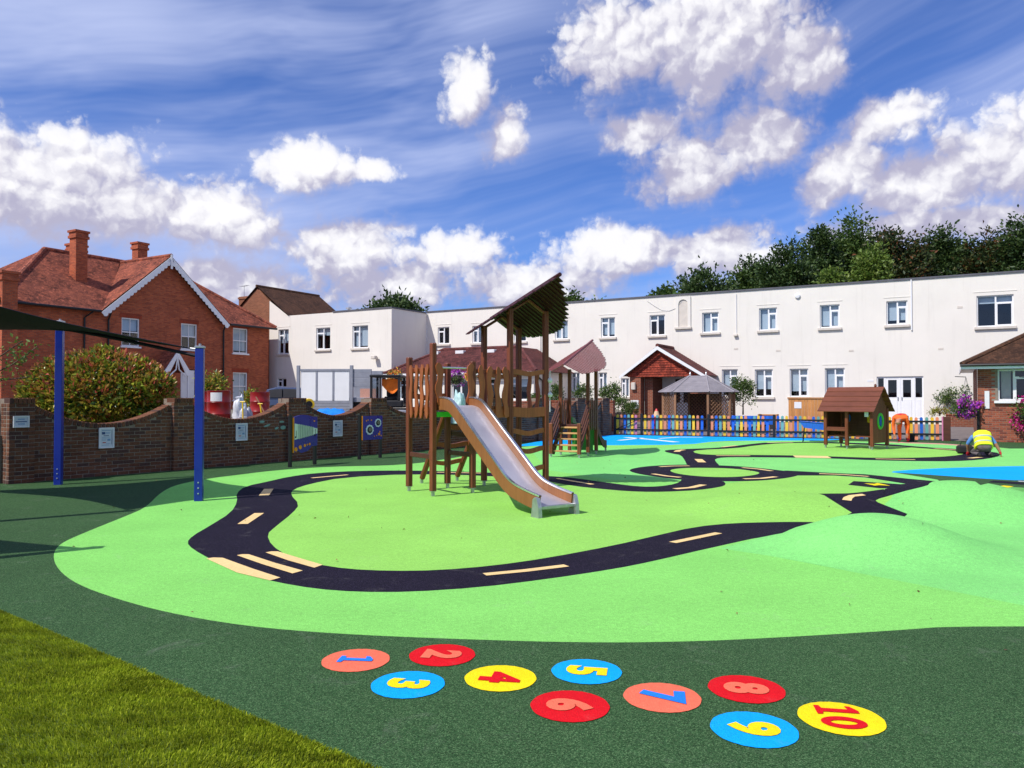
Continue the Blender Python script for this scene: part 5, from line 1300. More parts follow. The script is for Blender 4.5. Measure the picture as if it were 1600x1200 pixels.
for x in (0, WX):
    s = -1 if x == 0 else 1
    for k in range(4): MB().tube([(x + s * .03, .02, .30 + k * .18), (x + s * .03, Y0 - .03, .98 + k * .18)], .03, 6, flat=.6).build('handrail_slat', 'dark_board', st_)
    for k in range(4):
        b_ = MB(); wavy(b_, Y0 + .12 + k * .19, SD - .16, SD + .74, .085, -x - .065 if s > 0 else .04, -x - .04 if s > 0 else .065, k * .3, .012, T=T90); b_.build('baluster', 'dark_board', st_)
leaf_roof(st_, WX / 2, -.12, 2.52, 2.47, 3.28, .50, .92, 'plum_board')
gs = MB(); pg = [(Y1 - .02, SD + .02), (Y1 + .2, SD - .02), (Y1 + .55, .55), (Y1 + .9, .26), (Y1 + 1.15, .17), (Y1 + 1.4, .15)]
vs = [(.10, y, z) for y, z in pg] + [(WX - .10, y, z) for y, z in pg]; n = len(pg); gs.add(vs, [(i, i + 1, n + i + 1, n + i) for i in range(n - 1)]); gs.build('slide_bed', 'green_plastic', st_, smooth=True)
for x in (.07, WX - .10):
    q = [(y, z + .17) for y, z in pg] + [(y, z - .06) for y, z in pg[::-1]]; MB().prism(q, x, x + .03, 'yz').build('slide_cheek', 'green_plastic' if x < .2 else 'dark_board', st_)
for x in (.09, WX - .09): MB().box(x - .02, x + .02, Y1 + 1.30, Y1 + 1.36, -.01, .16).build('slide_foot', 'galvanised', st_)
MB().quad((.08, Y1 - .04, .10), (WX - .08, Y1 - .04, .10), (WX - .08, Y1 - .04, SD - .04), (.08, Y1 - .04, SD - .04)).build('green_panel', 'green_plastic', st_)

# play hut
G1 = Vector((.64, -.77)).normalized(); HPp = Vector((10.14, 24.85))
hu = thing('play_hut', 'brown timber play hut on legs with plank roof and green ring window', 'play hut', (HPp.x, HPp.y, 0), ang(G1))
LX, LY = 1.50, 1.0; HEV = 1.28; HRG = 1.93
for (x, y) in ((0, 0), (LX * .47, 0), (LX, 0), (0, LY), (LX, LY)): post(hu, x, y, HEV, .10, .10, 'post_timber')
for (x, y) in ((LX * .3, LY * .55), (LX * .78, LY * .55)): post(hu, x, y, .42, .10, .08, 'post_timber')
for side in (0, 1):                                  # lapped roof planks
    for k in range(5):
        t0, t1 = k / 5, (k + 1.12) / 5; ya, yb = -.22, LY / 2
        f_ = (lambda t: (-.22 + (LY / 2 + .22) * t, HEV - .14 + (HRG - HEV + .14) * t)); (y0, z0), (y1, z1) = f_(t0), f_(min(1, t1)); L0, L1 = -.16 - .01 * k + .05 * t0, LX + .16
        if side: y0, y1 = LY - y0, LY - y1
        mb = MB(); A = [(L0, y0, z0 + .03), (L1, y0, z0 + .03), (L1, y1, z1), (L0, y1, z1)]; B = [(p[0], p[1], p[2] + .024) for p in A]
        F_ = [(3, 2, 1, 0), (4, 5, 6, 7), (0, 1, 5, 4), (1, 2, 6, 5), (2, 3, 7, 6), (3, 0, 4, 7)]
        mb.add(A + B, F_ if not side else [q[::-1] for q in F_]); mb.build('roof_plank', 'hut_board', hu)
n = 9                                                 # right gable side of upright boards round a ring window
cyo, czo = LY * .52, .88
for k in range(n):
    y0, y1 = .05 + (LY - .10) * k / n, .05 + (LY - .10) * (k + 1) / n - .004; ym = (y0 + y1) / 2; zt = HEV - .02 + (HRG - HEV - .06) * (1 - abs(ym - LY / 2) / (LY / 2))
    d_ = abs(ym - cyo) / .17
    if d_ < 1:
        hh = .22 * math.sqrt(1 - d_ * d_)
        MB().box(LX - .015, LX + .015, y0, y1, .20, czo - hh).build('side_board', 'hut_board', hu); MB().box(LX - .015, LX + .015, y0, y1, czo + hh, zt).build('side_board', 'hut_board', hu)
    else: MB().box(LX - .015, LX + .015, y0, y1, .20, zt).build('side_board', 'hut_board', hu)
rg = MB(); m_ = 20; rr_ = .05
vs = []; fs = []
for k in range(m_):
    a = 2 * math.pi * k / m_; c = Vector((LX + .02, cyo + .17 * math.cos(a), czo + .22 * math.sin(a))); o_ = Vector((0, math.cos(a), math.sin(a)))
    for j in range(6): b = 2 * math.pi * j / 6; vs.append(c + o_ * math.cos(b) * .045 + Vector((1, 0, 0)) * math.sin(b) * .03)
for k in range(m_):
    for j in range(6): k2, j2 = (k + 1) % m_, (j + 1) % 6; fs.append((k * 6 + j, k2 * 6 + j, k2 * 6 + j2, k * 6 + j2))
rg.add(vs, fs); rw = rg.build('ring_window', 'bright_green_plastic', hu, smooth=True)
MB().lathe([(.01, -.02), (.06, -.02), (.06, .02), (.01, .02)], (LX + .02, 0, 0), 12, 'x', T=Matrix.Translation((0, cyo, czo)) @ Matrix.Diagonal((1, .6, 2.6, 1))).build('spinner', 'picket_blue', rw)
for k in range(8): y0 = LX * k / 8; MB().box(y0 + .06 * (k == 0), y0 + LX / 8 - .004 - .05 * (k == 7), LY - .015, LY + .015, .35, HEV - .05).build('back_board', 'dark_board', hu)
for k in range(8): y0 = .05 + (LY - .1) * k / 8; MB().box(-.015, .015, y0, y0 + (LY - .1) / 8 - .004, .35, HEV - .02 + (HRG - HEV - .06) * (1 - abs(y0 + .05 - LY / 2) / (LY / 2))).build('side_board', 'dark_board', hu)
for z, d_ in ((.66, .16), (.40, .32)): MB().bevbox(.05, LX * .47 - .05, -.03 if z > .5 else .1, -.03 + d_ if z > .5 else .1 + d_, z - .03, z + .015, .006).build('counter' if z > .5 else 'bench', 'hut_board', hu)
MB().bevbox(.05, LX * .47 - .05, -.04, -.015, .55, .63, .006).build('counter_front', 'hut_board', hu)
MB().bevbox(LX * .55, LX - .06, .3, .6, .36, .40, .006).build('bench', 'hut_board', hu)
MB().lathe([(.01, -.02), (.10, -.02), (.10, .02), (.01, .02)], (0, LY - .03, 0), 14, 'y', T=Matrix.Translation((.28, 0, .95)) @ Matrix.Diagonal((.7, 1, 1.3, 1))).build('play_disc', 'picket_blue', hu)
tp = MB(); tp.bevbox(LX * .60, LX * .60 + .15, LY - .05, LY - .02, .80, 1.06, .03); tp.build('toy_panel', 'yellow_plastic', hu)
MB().bevbox(LX * .60 + .16, LX * .60 + .24, LY - .06, LY - .03, .84, 1.02, .03).build('toy_panel', 'coral_rubber', hu)
MB().bevbox(LX - .20, LX - .08, -.075, -.052, HEV - .26, HEV - .04, .004).build('notice', 'sign_face', hu)
b_ = MB(); wavy(b_, LX - .14, .45, 1.0, .06, .3, .32, .1); b_.build('play_strip', 'sack_green', hu)
MB().lathe([(.03, 0), (.04, .03), (.03, .08), (.005, .1)], (LX - .12, LY / 2, HRG + .02), 8).build('finial', 'hut_board', hu)

# music panels
def play_panel(p0, p1, zt, zb, label, kind):
    d_ = (p1 - p0); L = d_.length; t = thing('activity_board', label, 'play board', (p0.x, p0.y, 0), ang(d_), 'indigo activity boards by the garden wall')
    for x, top in ((0, zt + .03), (L, zt - .04 if kind else zt - .12)): MB().tube([(x, .04, -.02), (x, .04, top)], .048, 12).build('post', 'black_metal', t)
    def plate(poly_, y0, y1, m, nm, par=t): o = MB().prism(poly_, y0, y1, 'xz').build(nm, m, par); return o
    def disc(x, z, r, y0, y1, m, nm, par=t, k=20): return plate([(x + r * math.cos(2 * math.pi * i / k), z + r * math.sin(2 * math.pi * i / k)) for i in range(k)], y0, y1, m, nm, par)
    a, b = .055, L + .02
    if kind == 0:
        n = 10; top = [(a + (b - a) * i / n, zt - .02 + .055 * math.sin(math.pi * min(1, i / n * 1.15 + .05))) for i in range(n + 1)][::-1]
        bot = [(a, zb), (a + .18 * (b - a), zb + .04), (a + .3 * (b - a), zb - .02), (a + .6 * (b - a), zb + .02), (a + .75 * (b - a), zb + .12), (b, zb + .13)]
        pn = plate(bot + top, -.025, .0, 'indigo_panel', 'panel'); plate([(a - .02, zb), (a + .006, zb), (a + .006, zt - .02), (a - .02, zt - .04)], -.028, .006, 'orange_plastic', 'edge_strip')
        z1a, z0a, z1b, z0b = zt - .16, zb + .30, zt - .30, zb + .42; w = b - a
        plate([(a + .02, z0a), (b - .004, z0b), (b - .004, z1b), (a + .02, z1a)], -.030, -.0255, 'cream_panel', 'chime_field', pn)
        for i in range(9):
            t0 = .20 + i * .072; x = a + w * t0; zl = z0a + (z0b - z0a) * t0 - .01; zh = z1a + (z1b - z1a) * t0 + .01
            MB().tube([(x, -.045, zl), (x, -.045, zh)], .013, 8).build('chime_bar', 'chime_tube', pn); MB().box(x + .016, x + .024, -.034, -.0305, zl, zh).build('slot', 'dark_slot', pn)
        for (xx, zz) in ((.08, .5), (.90, .52)):          # note symbols
            x = a + w * xx; z = zb + (zt - zb) * zz; o = disc(x - .012, z - .06, .022, -.036, -.0305, 'dark_slot', 'note', pn, 12); MB().box(x + .004, x + .012, -.036, -.0305, z - .06, z + .09).build('note_stem', 'dark_slot', pn)
        for i, (xx, zz, r) in enumerate(((.08, .09, .05), (.26, .14, .05), (.45, .18, .035), (.56, .20, .022), (.66, .21, .030))): disc(a + w * xx, zb + (zt - zb) * zz, r, -.034, -.0255, 'orange_plastic', 'play_figure', pn, 10)
        disc(a + w * .86, zt - .12, .022, -.034, -.0255, 'orange_plastic', 'play_figure', pn, 10)
    else:
        pn = plate([(a, zb), (b, zb), (b, zt), (a, zt)], -.025, 0, 'indigo_panel', 'panel'); plate([(a - .018, zb), (a + .004, zb), (a + .004, zt), (a - .018, zt)], -.028, .006, 'orange_plastic', 'edge_strip')
        w, h = b - a, zt - zb
        for (xx, zz, r) in ((.34, .42, .125), (.76, .70, .105)):
            x, z = a + w * xx, zb + h * zz; k = 40
            o = plate([(x + (r + (.010 if (i // 2) % 2 else 0)) * math.cos(2 * math.pi * i / k), z + (r + (.010 if (i // 2) % 2 else 0)) * math.sin(2 * math.pi * i / k)) for i in range(k)], -.040, -.0255, 'sign_face', 'gear', pn)
            disc(x, z, r * .72, -.044, -.0405, 'dark_slot', 'gear_face', pn); disc(x + .01, z + .01, r * .45, -.048, -.0445, 'yard_ground', 'gear_middle', pn, 9)
        for (xx, zz, r) in ((.18, .80, .022), (.26, .83, .018), (.43, .82, .02), (.58, .14, .015), (.70, .17, .016), (.82, .22, .04), (.86, .32, .02), (.92, .15, .02)): disc(a + w * xx, zb + h * zz, r, -.033, -.0255, 'orange_plastic', 'play_figure', pn, 8)
play_panel(Vector(gnd(455, 730)), Vector(gnd(493.5, 725.8)), 1.17, .33, 'indigo panel with pale chime bars and orange figures', 0)
play_panel(Vector(gnd(563, 718)), Vector(gnd(595.5, 715.2)), 1.13, .50, 'square indigo panel with two grey gear wheels', 1)

# shade sail on blue posts
SA, SB, SC, SDp = Vector((-8.40, 14.25)), Vector((-4.88, 12.0)), Vector((-7.55, 9.35)), Vector((-10.9, 12.0))
ZA, ZB, ZC, ZD = 3.02, 2.40, 3.14, 2.45
SAILC = (SA + SB + SC + SDp) / 4
def sail_post(p, z, label):
    t = thing('sail_post', label, 'post', (p.x, p.y, 0), ang(U) * .0 + R(12), 'blue posts of the shade sail')
    w = .062
    MB().bevbox(-w, w, -w, w, -.02, z - .02, .008).build('post', 'blue_steel', t)
    cp = MB(); cp.bevbox(-w - .008, w + .008, -w - .008, w + .008, z - .02, z + .015, .006); cp.tube([(0, 0, z + .015), (0, 0, z + .05)], .02, 8); cp.build('cap', 'galvanised', t)
    for k in range(3): MB().lathe([(.012, 0), (.012, -.008), (.004, -.010)], (.0, -w, .12 + k * .085), 8, 'y').build('bolt', 'steel_bolt', t)
sail_post(SA, ZA, 'tall blue steel sail post against the brick garden wall'); sail_post(SB, ZB, 'shorter blue steel sail post standing on the mint floor by the road'); sail_post(SC, ZC, 'tall blue steel sail post by the lawn'); sail_post(SDp, ZD, 'shorter blue steel sail post left of the wall end')
def sail(corners, label):
    cx_ = sum((c[0] for c in corners)) / 4; cy_ = sum((c[1] for c in corners)) / 4
    sv = thing('shade_sail', label, 'shade sail', (cx_, cy_, 0), 0, 'navy shade sails on blue posts')
    C3 = [Vector((c[0] - cx_, c[1] - cy_, c[2] - .04)) for c in corners]
    cen = sum(C3, Vector()) / 4
    C = [c + (cen - c) * .05 for c in C3]; n = 20; P = {}
    for i in range(n + 1):
        for j in range(n + 1):
            u, v = i / n, j / n; p = C[0] * (1 - u) * (1 - v) + C[1] * u * (1 - v) + C[2] * u * v + C[3] * (1 - u) * v
            k = .20 * (4 * u * (1 - u) * (2 * v - 1) ** 2 + 4 * v * (1 - v) * (2 * u - 1) ** 2)   # edges pulled inwards between the corners
            P[i, j] = p + (cen - p) * k
    mb = MB(); mb.add([P[i, j] for i in range(n + 1) for j in range(n + 1)], [(i * (n + 1) + j, (i + 1) * (n + 1) + j, (i + 1) * (n + 1) + j + 1, i * (n + 1) + j + 1) for i in range(n) for j in range(n)])
    mb.build('canopy', 'sail_cloth', sv, smooth=True)
    for e in ([P[i, 0] for i in range(n + 1)], [P[n, j] for j in range(n + 1)], [P[i, n] for i in range(n + 1)], [P[0, j] for j in range(n + 1)]): MB().tube(e, .018, 6, flat=.5).build('edge_webbing', 'sail_cloth', sv)
    for a, b in zip(C3, C): MB().tube([a, b], .016, 6).build('turnbuckle', 'galvanised', sv)
    return sv, C3
sv, C3 = sail([(SA.x, SA.y, ZA), (SB.x, SB.y, ZB), (SC.x, SC.y, ZC), (SDp.x, SDp.y, ZD)], 'dark navy shade sail stretched over the two blue posts by the wall')
a, b = C3[1] + Vector((-.05, 0, -.10)), C3[3] + Vector((.3, 0, .55)); pts = [a.lerp(b, k / 12) + Vector((0, 0, .18 * math.sin(math.pi * k / 12))) for k in range(13)]
MB().tube(pts, .042, 6, flat=.7).build('strap', 'sail_cloth', sv)
S2 = [(-6.2, 6.95, 2.6), (-9.0, 4.6, 3.0), (-12.0, 6.6, 2.4), (-9.6, 8.8, 3.0)]  # added sail out of view, placed to cast the shadow at the left edge
sail(S2, 'unseen dark navy sail added to cast a shadow beside the lawn')
for k, q in enumerate(S2): sail_post(Vector(q[:2]), q[2], ('shorter unseen blue post of the added shadow-casting sail, lawn side', 'tall unseen blue post of the added shadow-casting sail, lawn end', 'shorter unseen blue post of the added shadow-casting sail, away from the lawn', 'tall unseen blue post of the added shadow-casting sail, nearest the other sail')[k])
# ------------------------------------------------------------------ picket fence, gate and things along it
fa = ang(FD)
PCOL = ['picket_yellow', 'picket_salmon', 'picket_blue', 'picket_teal']
def picket_mesh(h=.88, w=.105):
    mb = MB(); h2 = w / 2; n = 8
    mb.prism([(-h2, .03), (h2, .03)] + [(h2 * math.cos(math.pi * k / n), h - h2 + h2 * math.sin(math.pi * k / n)) for k in range(n + 1)], -.012, .012, 'xz'); return mb
pm_ = {c: picket_mesh().mesh('picket', c) for c in PCOL + ['picket_pink']}
def run(par, s0, s1, k0=0, cols=PCOL):
    n = int((s1 - s0 - .06) / .168)
    for k in range(n):
        o = link('picket', pm_[cols[(k + k0) % len(cols)]], par); o.location = (s0 + .08 + k * (s1 - s0 - .12) / n, .045, random.uniform(-.012, .012)); o.rotation_euler = (0, random.uniform(-.012, .012), 0)
    for z in (.20, .68): MB().bevbox(s0, s1, -.015, .03, z, z + .07, .006).build('rail', 'black_metal', par)
gt_ = thing('picket_gate', 'low multicoloured picket gate with diagonal brace beside the brick pier', 'gate', (FEN0.x, FEN0.y, 0), fa)
run(gt_, .03, 1.12, 0, ['picket_yellow', 'picket_salmon', 'picket_blue', 'picket_teal', 'picket_yellow', 'picket_pink'])
MB().tube([(.06, -.04, .24), (1.1, -.04, .70)], .03, 6, flat=.6).build('brace', 'black_metal', gt_)
MB().bevbox(-.05, .05, -.05, .05, -.02, .80, .01).build('gate_post', 'black_metal', gt_)
fn = thing('picket_fence', 'low picket fence in yellow, salmon, blue and teal before the white building', 'fence', (FEN0.x, FEN0.y, 0), fa)
posts = [1.18, 4.0, 6.6, 9.2, 11.4]
for a, b, k in zip(posts, posts[1:] + [L_FENCE], range(9)): run(fn, a + .06, b - .06, k)
for s in posts: MB().bevbox(s - .05, s + .05, -.05, .05, -.02, .93, .012).build('fence_post', 'black_metal', fn)
e_ = MB(); e_.bevbox(L_FENCE - .10, L_FENCE + .14, -.10, .25, -.02, .90, .012); o = e_.build('end_post', 'dark_board', fn); MB().bevbox(L_FENCE - .14, L_FENCE - .101, -.10, .02, 0, .90, .008).build('end_strip', 'picket_pink', fn)
def fl(s, d=0, z=0): p = FEN0 + FD * s - FN * d; return (p.x, p.y, z)
pc_ = thing('pencil_post', 'giant red pencil post with pale tip standing behind the picket fence', 'pencil post', fl(1.75, .35), fa)
h_ = MB(); h_.lathe([(.16, -.02), (.16, .80), (.15, .80)], (0, 0, 0), 6); h_.build('pencil_body', 'red_paint', pc_)
h_ = MB(); h_.lathe([(.16, .80), (.075, 1.04), (.07, 1.04)], (0, 0, 0), 12); h_.build('pencil_cone', 'pencil_wood', pc_); MB().lathe([(.074, 1.04), (.03, 1.13), (.004, 1.15)], (0, 0, 0), 10).build('pencil_tip', 'red_paint', pc_)
# ride-on toys and store behind the fence
def tricycle(loc, rz, label, m1='picket_blue', m2='yellow_plastic'):
    t = thing('tricycle', label, 'tricycle', loc, rz, 'children tricycles parked behind the fence')
    for (x, y, r) in ((-.25, -.2, .13), (-.25, .2, .13), (.38, 0, .17)):
        w = MB(); w.lathe([(r * .3, -.02), (r, -.025), (r, .025), (r * .3, .02)], (x, y, r), 16, 'y'); o = w.build('wheel', 'tyre', t); MB().lathe([(.01, -.03), (r * .55, -.03), (r * .55, .03), (.01, .03)], (x, y, r), 12, 'y').build('hub', m2, o)
    f = MB(); f.tube([(-.25, -.2, .14), (-.25, .2, .14)], .018, 6); f.tube([(-.25, 0, .14), (.1, 0, .30), (.34, 0, .52)], .022, 6); f.tube([(.38, 0, .17), (.33, 0, .62)], .02, 6); f.build('frame', m1, t)
    MB().tube([(.30, -.22, .66), (.33, 0, .62), (.30, .22, .66)], .016, 6).build('handlebar', m1, t); MB().bevbox(-.22, .06, -.11, .11, .34, .39, .02).build('saddle', m2, t)
gz = .10
tricycle(fl(5.0, 1.6, gz), 2.2, 'blue tricycle with yellow saddle, nearest the gazebo'); tricycle(fl(5.9, 2.0, gz + .02), .6, 'red framed tricycle between the gazebo and the timber store', 'red_paint', 'picket_blue')
cb = thing('toy_trough', 'long blue plastic trough behind the picket fence', 'trough', fl(4.9, 1.0, .05), fa)
c_ = MB(); c_.prism([(-.22, .45), (.22, .45), (.26, .80), (.235, .80), (.2, .48), (-.2, .48), (-.235, .80), (-.26, .80)], 0, 1.6, 'yz'); c_.build('tub', 'picket_blue', cb)
for x in (.15, 1.45):
    for y in (-.17, .17): MB().bevbox(x - .03, x + .03, y - .03, y + .03, -.02, .452, .006).build('leg', 'gazebo_timber', cb)
a = at(1232, 650, 34.0); sh = thing('timber_store', 'low orange timber store with white notice behind the fence', 'store', (a.x, a.y, .15), ang(U))
Ls = 1.62; Hs = 1.42
for k in range(12): MB().bevbox(k * Ls / 12 + .003, (k + 1) * Ls / 12 - .003, 0, .03, 0, Hs, .004).build('board', 'orange_timber', sh)
for k in range(8): MB().bevbox(Ls - .03, Ls, .035 + k * .11, .035 + (k + 1) * .11 - .004, 0, Hs - .0, .004).build('side_board', 'orange_timber', sh)
MB().bevbox(0, .03, .035, .92, 0, Hs, .004).build('side_panel', 'orange_timber', sh); MB().bevbox(-.04, Ls + .04, -.04, .96, Hs + .002, Hs + .06, .008).build('lid', 'orange_timber', sh); MB().box(.25, .55, -.014, -.002, Hs - .42, Hs - .14).build('notice', 'paper', sh)
a = at(1184, 648, 35.5); bx_ = thing('dark_planter', 'dark planter box in an orange timber frame below a lower window', 'planter', (a.x, a.y, .2), ang(U))
MB().bevbox(.05, .8, .02, .45, 0, .62, .01).build('box', 'room_dark', bx_); q = MB(); q.bevbox(0, .05, 0, .47, 0, .66, .006); q.bevbox(.8, .85, 0, .47, 0, .66, .006); q.bevbox(.05, .8, -.0, .018, .60, .66, .006); q.build('frame', 'orange_timber', bx_)
p_ = gnd(1275, 691.5); tr = thing('water_tray', 'blue plastic water tray on black legs in front of the fence, beside the hut', 'water tray', (p_.x + .15, p_.y + .5, 0), fa)
MB().prism([(-.50, .74), (.50, .66), (.45, .42), (-.36, .52)], -.30, .30, 'xz').build('tray', 'picket_blue', tr); MB().box(-.51, .51, -.32, .32, .0, .01, T=Matrix.Translation((0, 0, .705)) @ Matrix.Rotation(.08, 4, 'Y')).build('rim', 'picket_blue', tr)
for x, zt in ((-.35, .54), (.42, .45)):
    for y in (-.25, .25): MB().tube([(x - .05, y, 0), (x, y, zt)], .02, 6).build('leg', 'black_metal', tr)
# gazebo
a = at(1091, 650, 35.4); gzb = thing('gazebo', 'small timber gazebo with grey shingled roof and lattice sides', 'gazebo', (a.x, a.y, 0), ang(U))
EVp = [(-1.75, -.45), (-.85, -1.2), (.85, -1.2), (1.75, -.45), (1.75, .45), (.85, 1.2), (-.85, 1.2), (-1.75, .45)]; ze, zr_ = at(1091, 613, 35.4).z, at(1091, 587, 35.4).z; rl = .37
ro = MB()
for i in range(8):
    A_, B_ = EVp[i], EVp[(i + 1) % 8]; 
    if i in (1, 5): ta, tb = ((-rl, 0), (rl, 0)) if i == 1 else ((rl, 0), (-rl, 0))
    else: s_ = rl if (A_[0] + B_[0]) > 0 else -rl; ta = tb = (s_, 0)
    course_roof(ro, (*A_, ze), (*B_, ze), (*tb, zr_), (*ta, zr_), .11, .014)
gro = ro.build('roof', 'grey_shingle', gzb)
hp = MB(); 
for i in range(8): s_ = rl if EVp[i][0] > 0 else -rl; MB().tube([(*EVp[i], ze + .02), (s_, 0, zr_ + .02)], .035, 6).build('hip_batten', 'grey_shingle', gro)
for s_ in (-rl, rl): MB().lathe([(.05, 0), (.03, .06), (.045, .10), (.012, .16), (.004, .26)], (s_, 0, zr_), 10).build('finial', 'galvanised', gro)
PV = [(p[0] * .88, p[1] * .88) for p in EVp]
for p in PV: MB().bevbox(p[0] - .05, p[0] + .05, p[1] - .05, p[1] + .05, -.05, ze + .02, .008).build('post', 'gazebo_timber', gzb)
for i in (0, 2, 3, 4, 5, 6, 7):
    A_, B_ = Vector(PV[i]), Vector(PV[(i + 1) % 8]); d_ = B_ - A_; L = d_.length; T = Matrix.Translation((A_.x, A_.y, 0)) @ Matrix.Rotation(ang(d_), 4, 'Z'); lm = MB(); h0, h1 = .25, ze - .06
    for sg in (1, -1):
        c = -(h1 - h0)
        while c < L:
            x0, x1 = max(.05, c), min(L - .05, c + (h1 - h0))
            if x1 > x0 + .05:
                za, zb = h0 + (x0 - c), h0 + (x1 - c)
                if sg < 0: za, zb = h1 - (x0 - c), h1 - (x1 - c)
                lm.tube([T @ Vector((x0, .012 * sg, za)), T @ Vector((x1, .012 * sg, zb))], .014, 4)
            c += .17
    o = lm.build('lattice_panel', 'gazebo_timber', gzb); o['kind'] = 'stuff'
for i in (4, 5, 6, 7):
    A_, B_ = Vector(PV[i]), Vector(PV[(i + 1) % 8]); T = Matrix.Translation((A_.x, A_.y, 0)) @ Matrix.Rotation(ang(B_ - A_), 4, 'Z'); L = (B_ - A_).length
    if i in (5,): MB().box(.05, L - .05, -.06, -.04, .2, ze - .05, T=T).build('back_panel', 'dark_board', gzb)

# ------------------------------------------------------------------ the yard behind the wall
def drum(px, Y, label):
    a = at(px, 640, Y); t = thing('oil_drum', label, 'drum', (a.x, a.y, YZ), random.uniform(0, 6), 'red oil drums behind the garden wall'); r = .29
    pr_ = [(.27, 0), (r, .01), (r, .28), (r + .012, .295), (r, .31), (r, .58), (r + .012, .595), (r, .61), (r, .87), (r + .008, .885), (r - .012, .89), (r - .02, .86), (.02, .86)]
    MB().lathe(pr_, (0, 0, 0), 28).build('drum_body', 'drum_red', t, smooth=True)
    MB().lathe([(.03, .86), (.03, .88), (.01, .885)], (.18, 0, 0), 10).build('bung', 'steel_bolt', t)
    return t, a
t, a = drum(342, 19.6, 'red steel drum with white paper label behind the wall'); ph = math.atan2(-a.y, -a.x) - t.rotation_euler.z
lb_ = MB(); n = 8
for k in range(n): 
    q0, q1 = ph - .75 + 1.0 * k / n, ph - .75 + 1.0 * (k + 1) / n; lb_.quad(*[(.2945 * math.cos(q), .2945 * math.sin(q), z) for q, z in ((q0, .62), (q1, .62), (q1, .84), (q0, .84))])
lb_.build('paper_label', 'paper', t)
drum(406, 23.6, 'red steel drum beside the dark car, no label'); drum(324, 21.5, 'red steel drum half hidden behind the labelled drum')
def lump(name, label, cat, loc, rx, ry, rz, mat, seed, rough=.25, parts='body'):
    t = thing(name, label, cat, loc); bm = bmesh.new(); bmesh.ops.create_icosphere(bm, subdivisions=4, radius=1)
    for v in bm.verts:
        p = v.co.copy(); f = 1 + rough * (noise.noise(p * 1.7 + Vector((seed, 0, 0))) + .5 * noise.noise(p * 4 + Vector((0, seed, 0))) + .25 * noise.noise(p * 9)); v.co = Vector((p.x * rx * f, p.y * ry * f, max(-.05, p.z) * rz * f if p.z > 0 else p.z * .03))
    me = bpy.data.meshes.new(parts); bm.to_mesh(me); bm.free(); me.materials.append(M[mat]); me.polygons.foreach_set('use_smooth', [True] * len(me.polygons)); add_uv(me); link(parts, me, t); return t
a = at(374, 650, 19.0); sk = lump('rubble_sack', 'white plastic sack standing beside the labelled red drum', 'sack', (a.x, a.y, YZ), .20, .18, .66, 'plastic_sack', 3, .35, 'sack')
MB().lathe([(.10, .60), (.05, .66), (.09, .72), (.02, .74)], (-.02, 0, 0), 10).build('tied_neck', 'plastic_sack', sk)
a = at(385, 650, 20.0); lump('grey_sack', 'grey plastic sack slumped behind the white one', 'sack', (a.x, a.y, YZ), .22, .2, .42, 'truck_grey', 8, .3, 'sack')
a = at(517, 648, 23.0); tp_ = lump('tarpaulin_heap', 'bright blue tarpaulin over a heap in the wall scallop', 'tarpaulin', (a.x, a.y, YZ - .05), .66, .5, .44, 'tarpaulin', 5, .22, 'tarpaulin')
a = at(489, 648, 23.4); lump('white_sheet_heap', 'white sheeted heap left of the blue tarpaulin', 'heap', (a.x, a.y, YZ - .05), .42, .4, .36, 'plastic_sack', 15, .2, 'sheet')
a = at(717, 640, 24.6); lump('green_sack', 'pale green white plastic sack behind the head of the slide', 'sack', (a.x, a.y, YZ - .1), .26, .2, .90, 'sack_green', 12, .4, 'sack')
def tool(p0, p1, label, m='yellow_plastic', blade=True):
    d_ = p1 - p0; t = thing('spade', label, 'spade', (p0.x, p0.y, p0.z)); MB().tube([(0, 0, 0), tuple(d_)], .018, 8).build('shaft', m, t)
    if blade: MB().tube([tuple(d_ + Vector((-.06, 0, 0))), tuple(d_ + Vector((.06, 0, 0)))], .018, 6).build('grip', m, t); MB().bevbox(-.09, .09, -.01, .01, -.02, .25, .008).build('blade', 'galvanised', t)
q = at(380, 670, 18.6); q.z = YZ; tool(q, at(379, 628, 18.6), 'yellow handled spade leaning beside the white sack')
q = at(411, 670, 19.6); q.z = YZ; tool(q, at(406.5, 631, 19.6), 'yellow handled spade in front of the unlabelled drum'); q = at(424, 655, 19.8); q.z = YZ; tool(q, at(400, 620, 20.0), 'bare wooden shaft leaning across the unlabelled drum', 'gazebo_timber', False)
# trolley with yellow-rimmed wheels
a = at(480, 640, 24.6); ty = thing('trolley', 'hand trolley with yellow rimmed wheels beside the blue tarpaulin', 'trolley', (a.x, a.y, YZ), .5)
for y in (-.2, .2):
    w = MB(); w.lathe([(.10, -.035), (.17, -.04), (.19, 0), (.17, .04), (.10, .035)], (0, y, .50), 20, 'y'); o = w.build('wheel', 'yellow_plastic', ty, smooth=True); MB().lathe([(.01, -.045), (.11, -.045), (.11, .045), (.01, .045)], (0, y, .50), 14, 'y').build('hub', 'tyre', o)
f = MB(); f.tube([(0, -.2, .50), (0, .2, .50)], .015, 6); f.tube([(0, -.12, .50), (.5, -.12, .02)], .015, 6); f.tube([(0, .12, .50), (.5, .12, .02)], .015, 6); f.tube([(.5, -.12, .02), (.5, .12, .02)], .015, 6); f.tube([(.25, -.12, .26), (.25, .12, .26)], .015, 6); f.build('frame', 'picket_blue', ty)
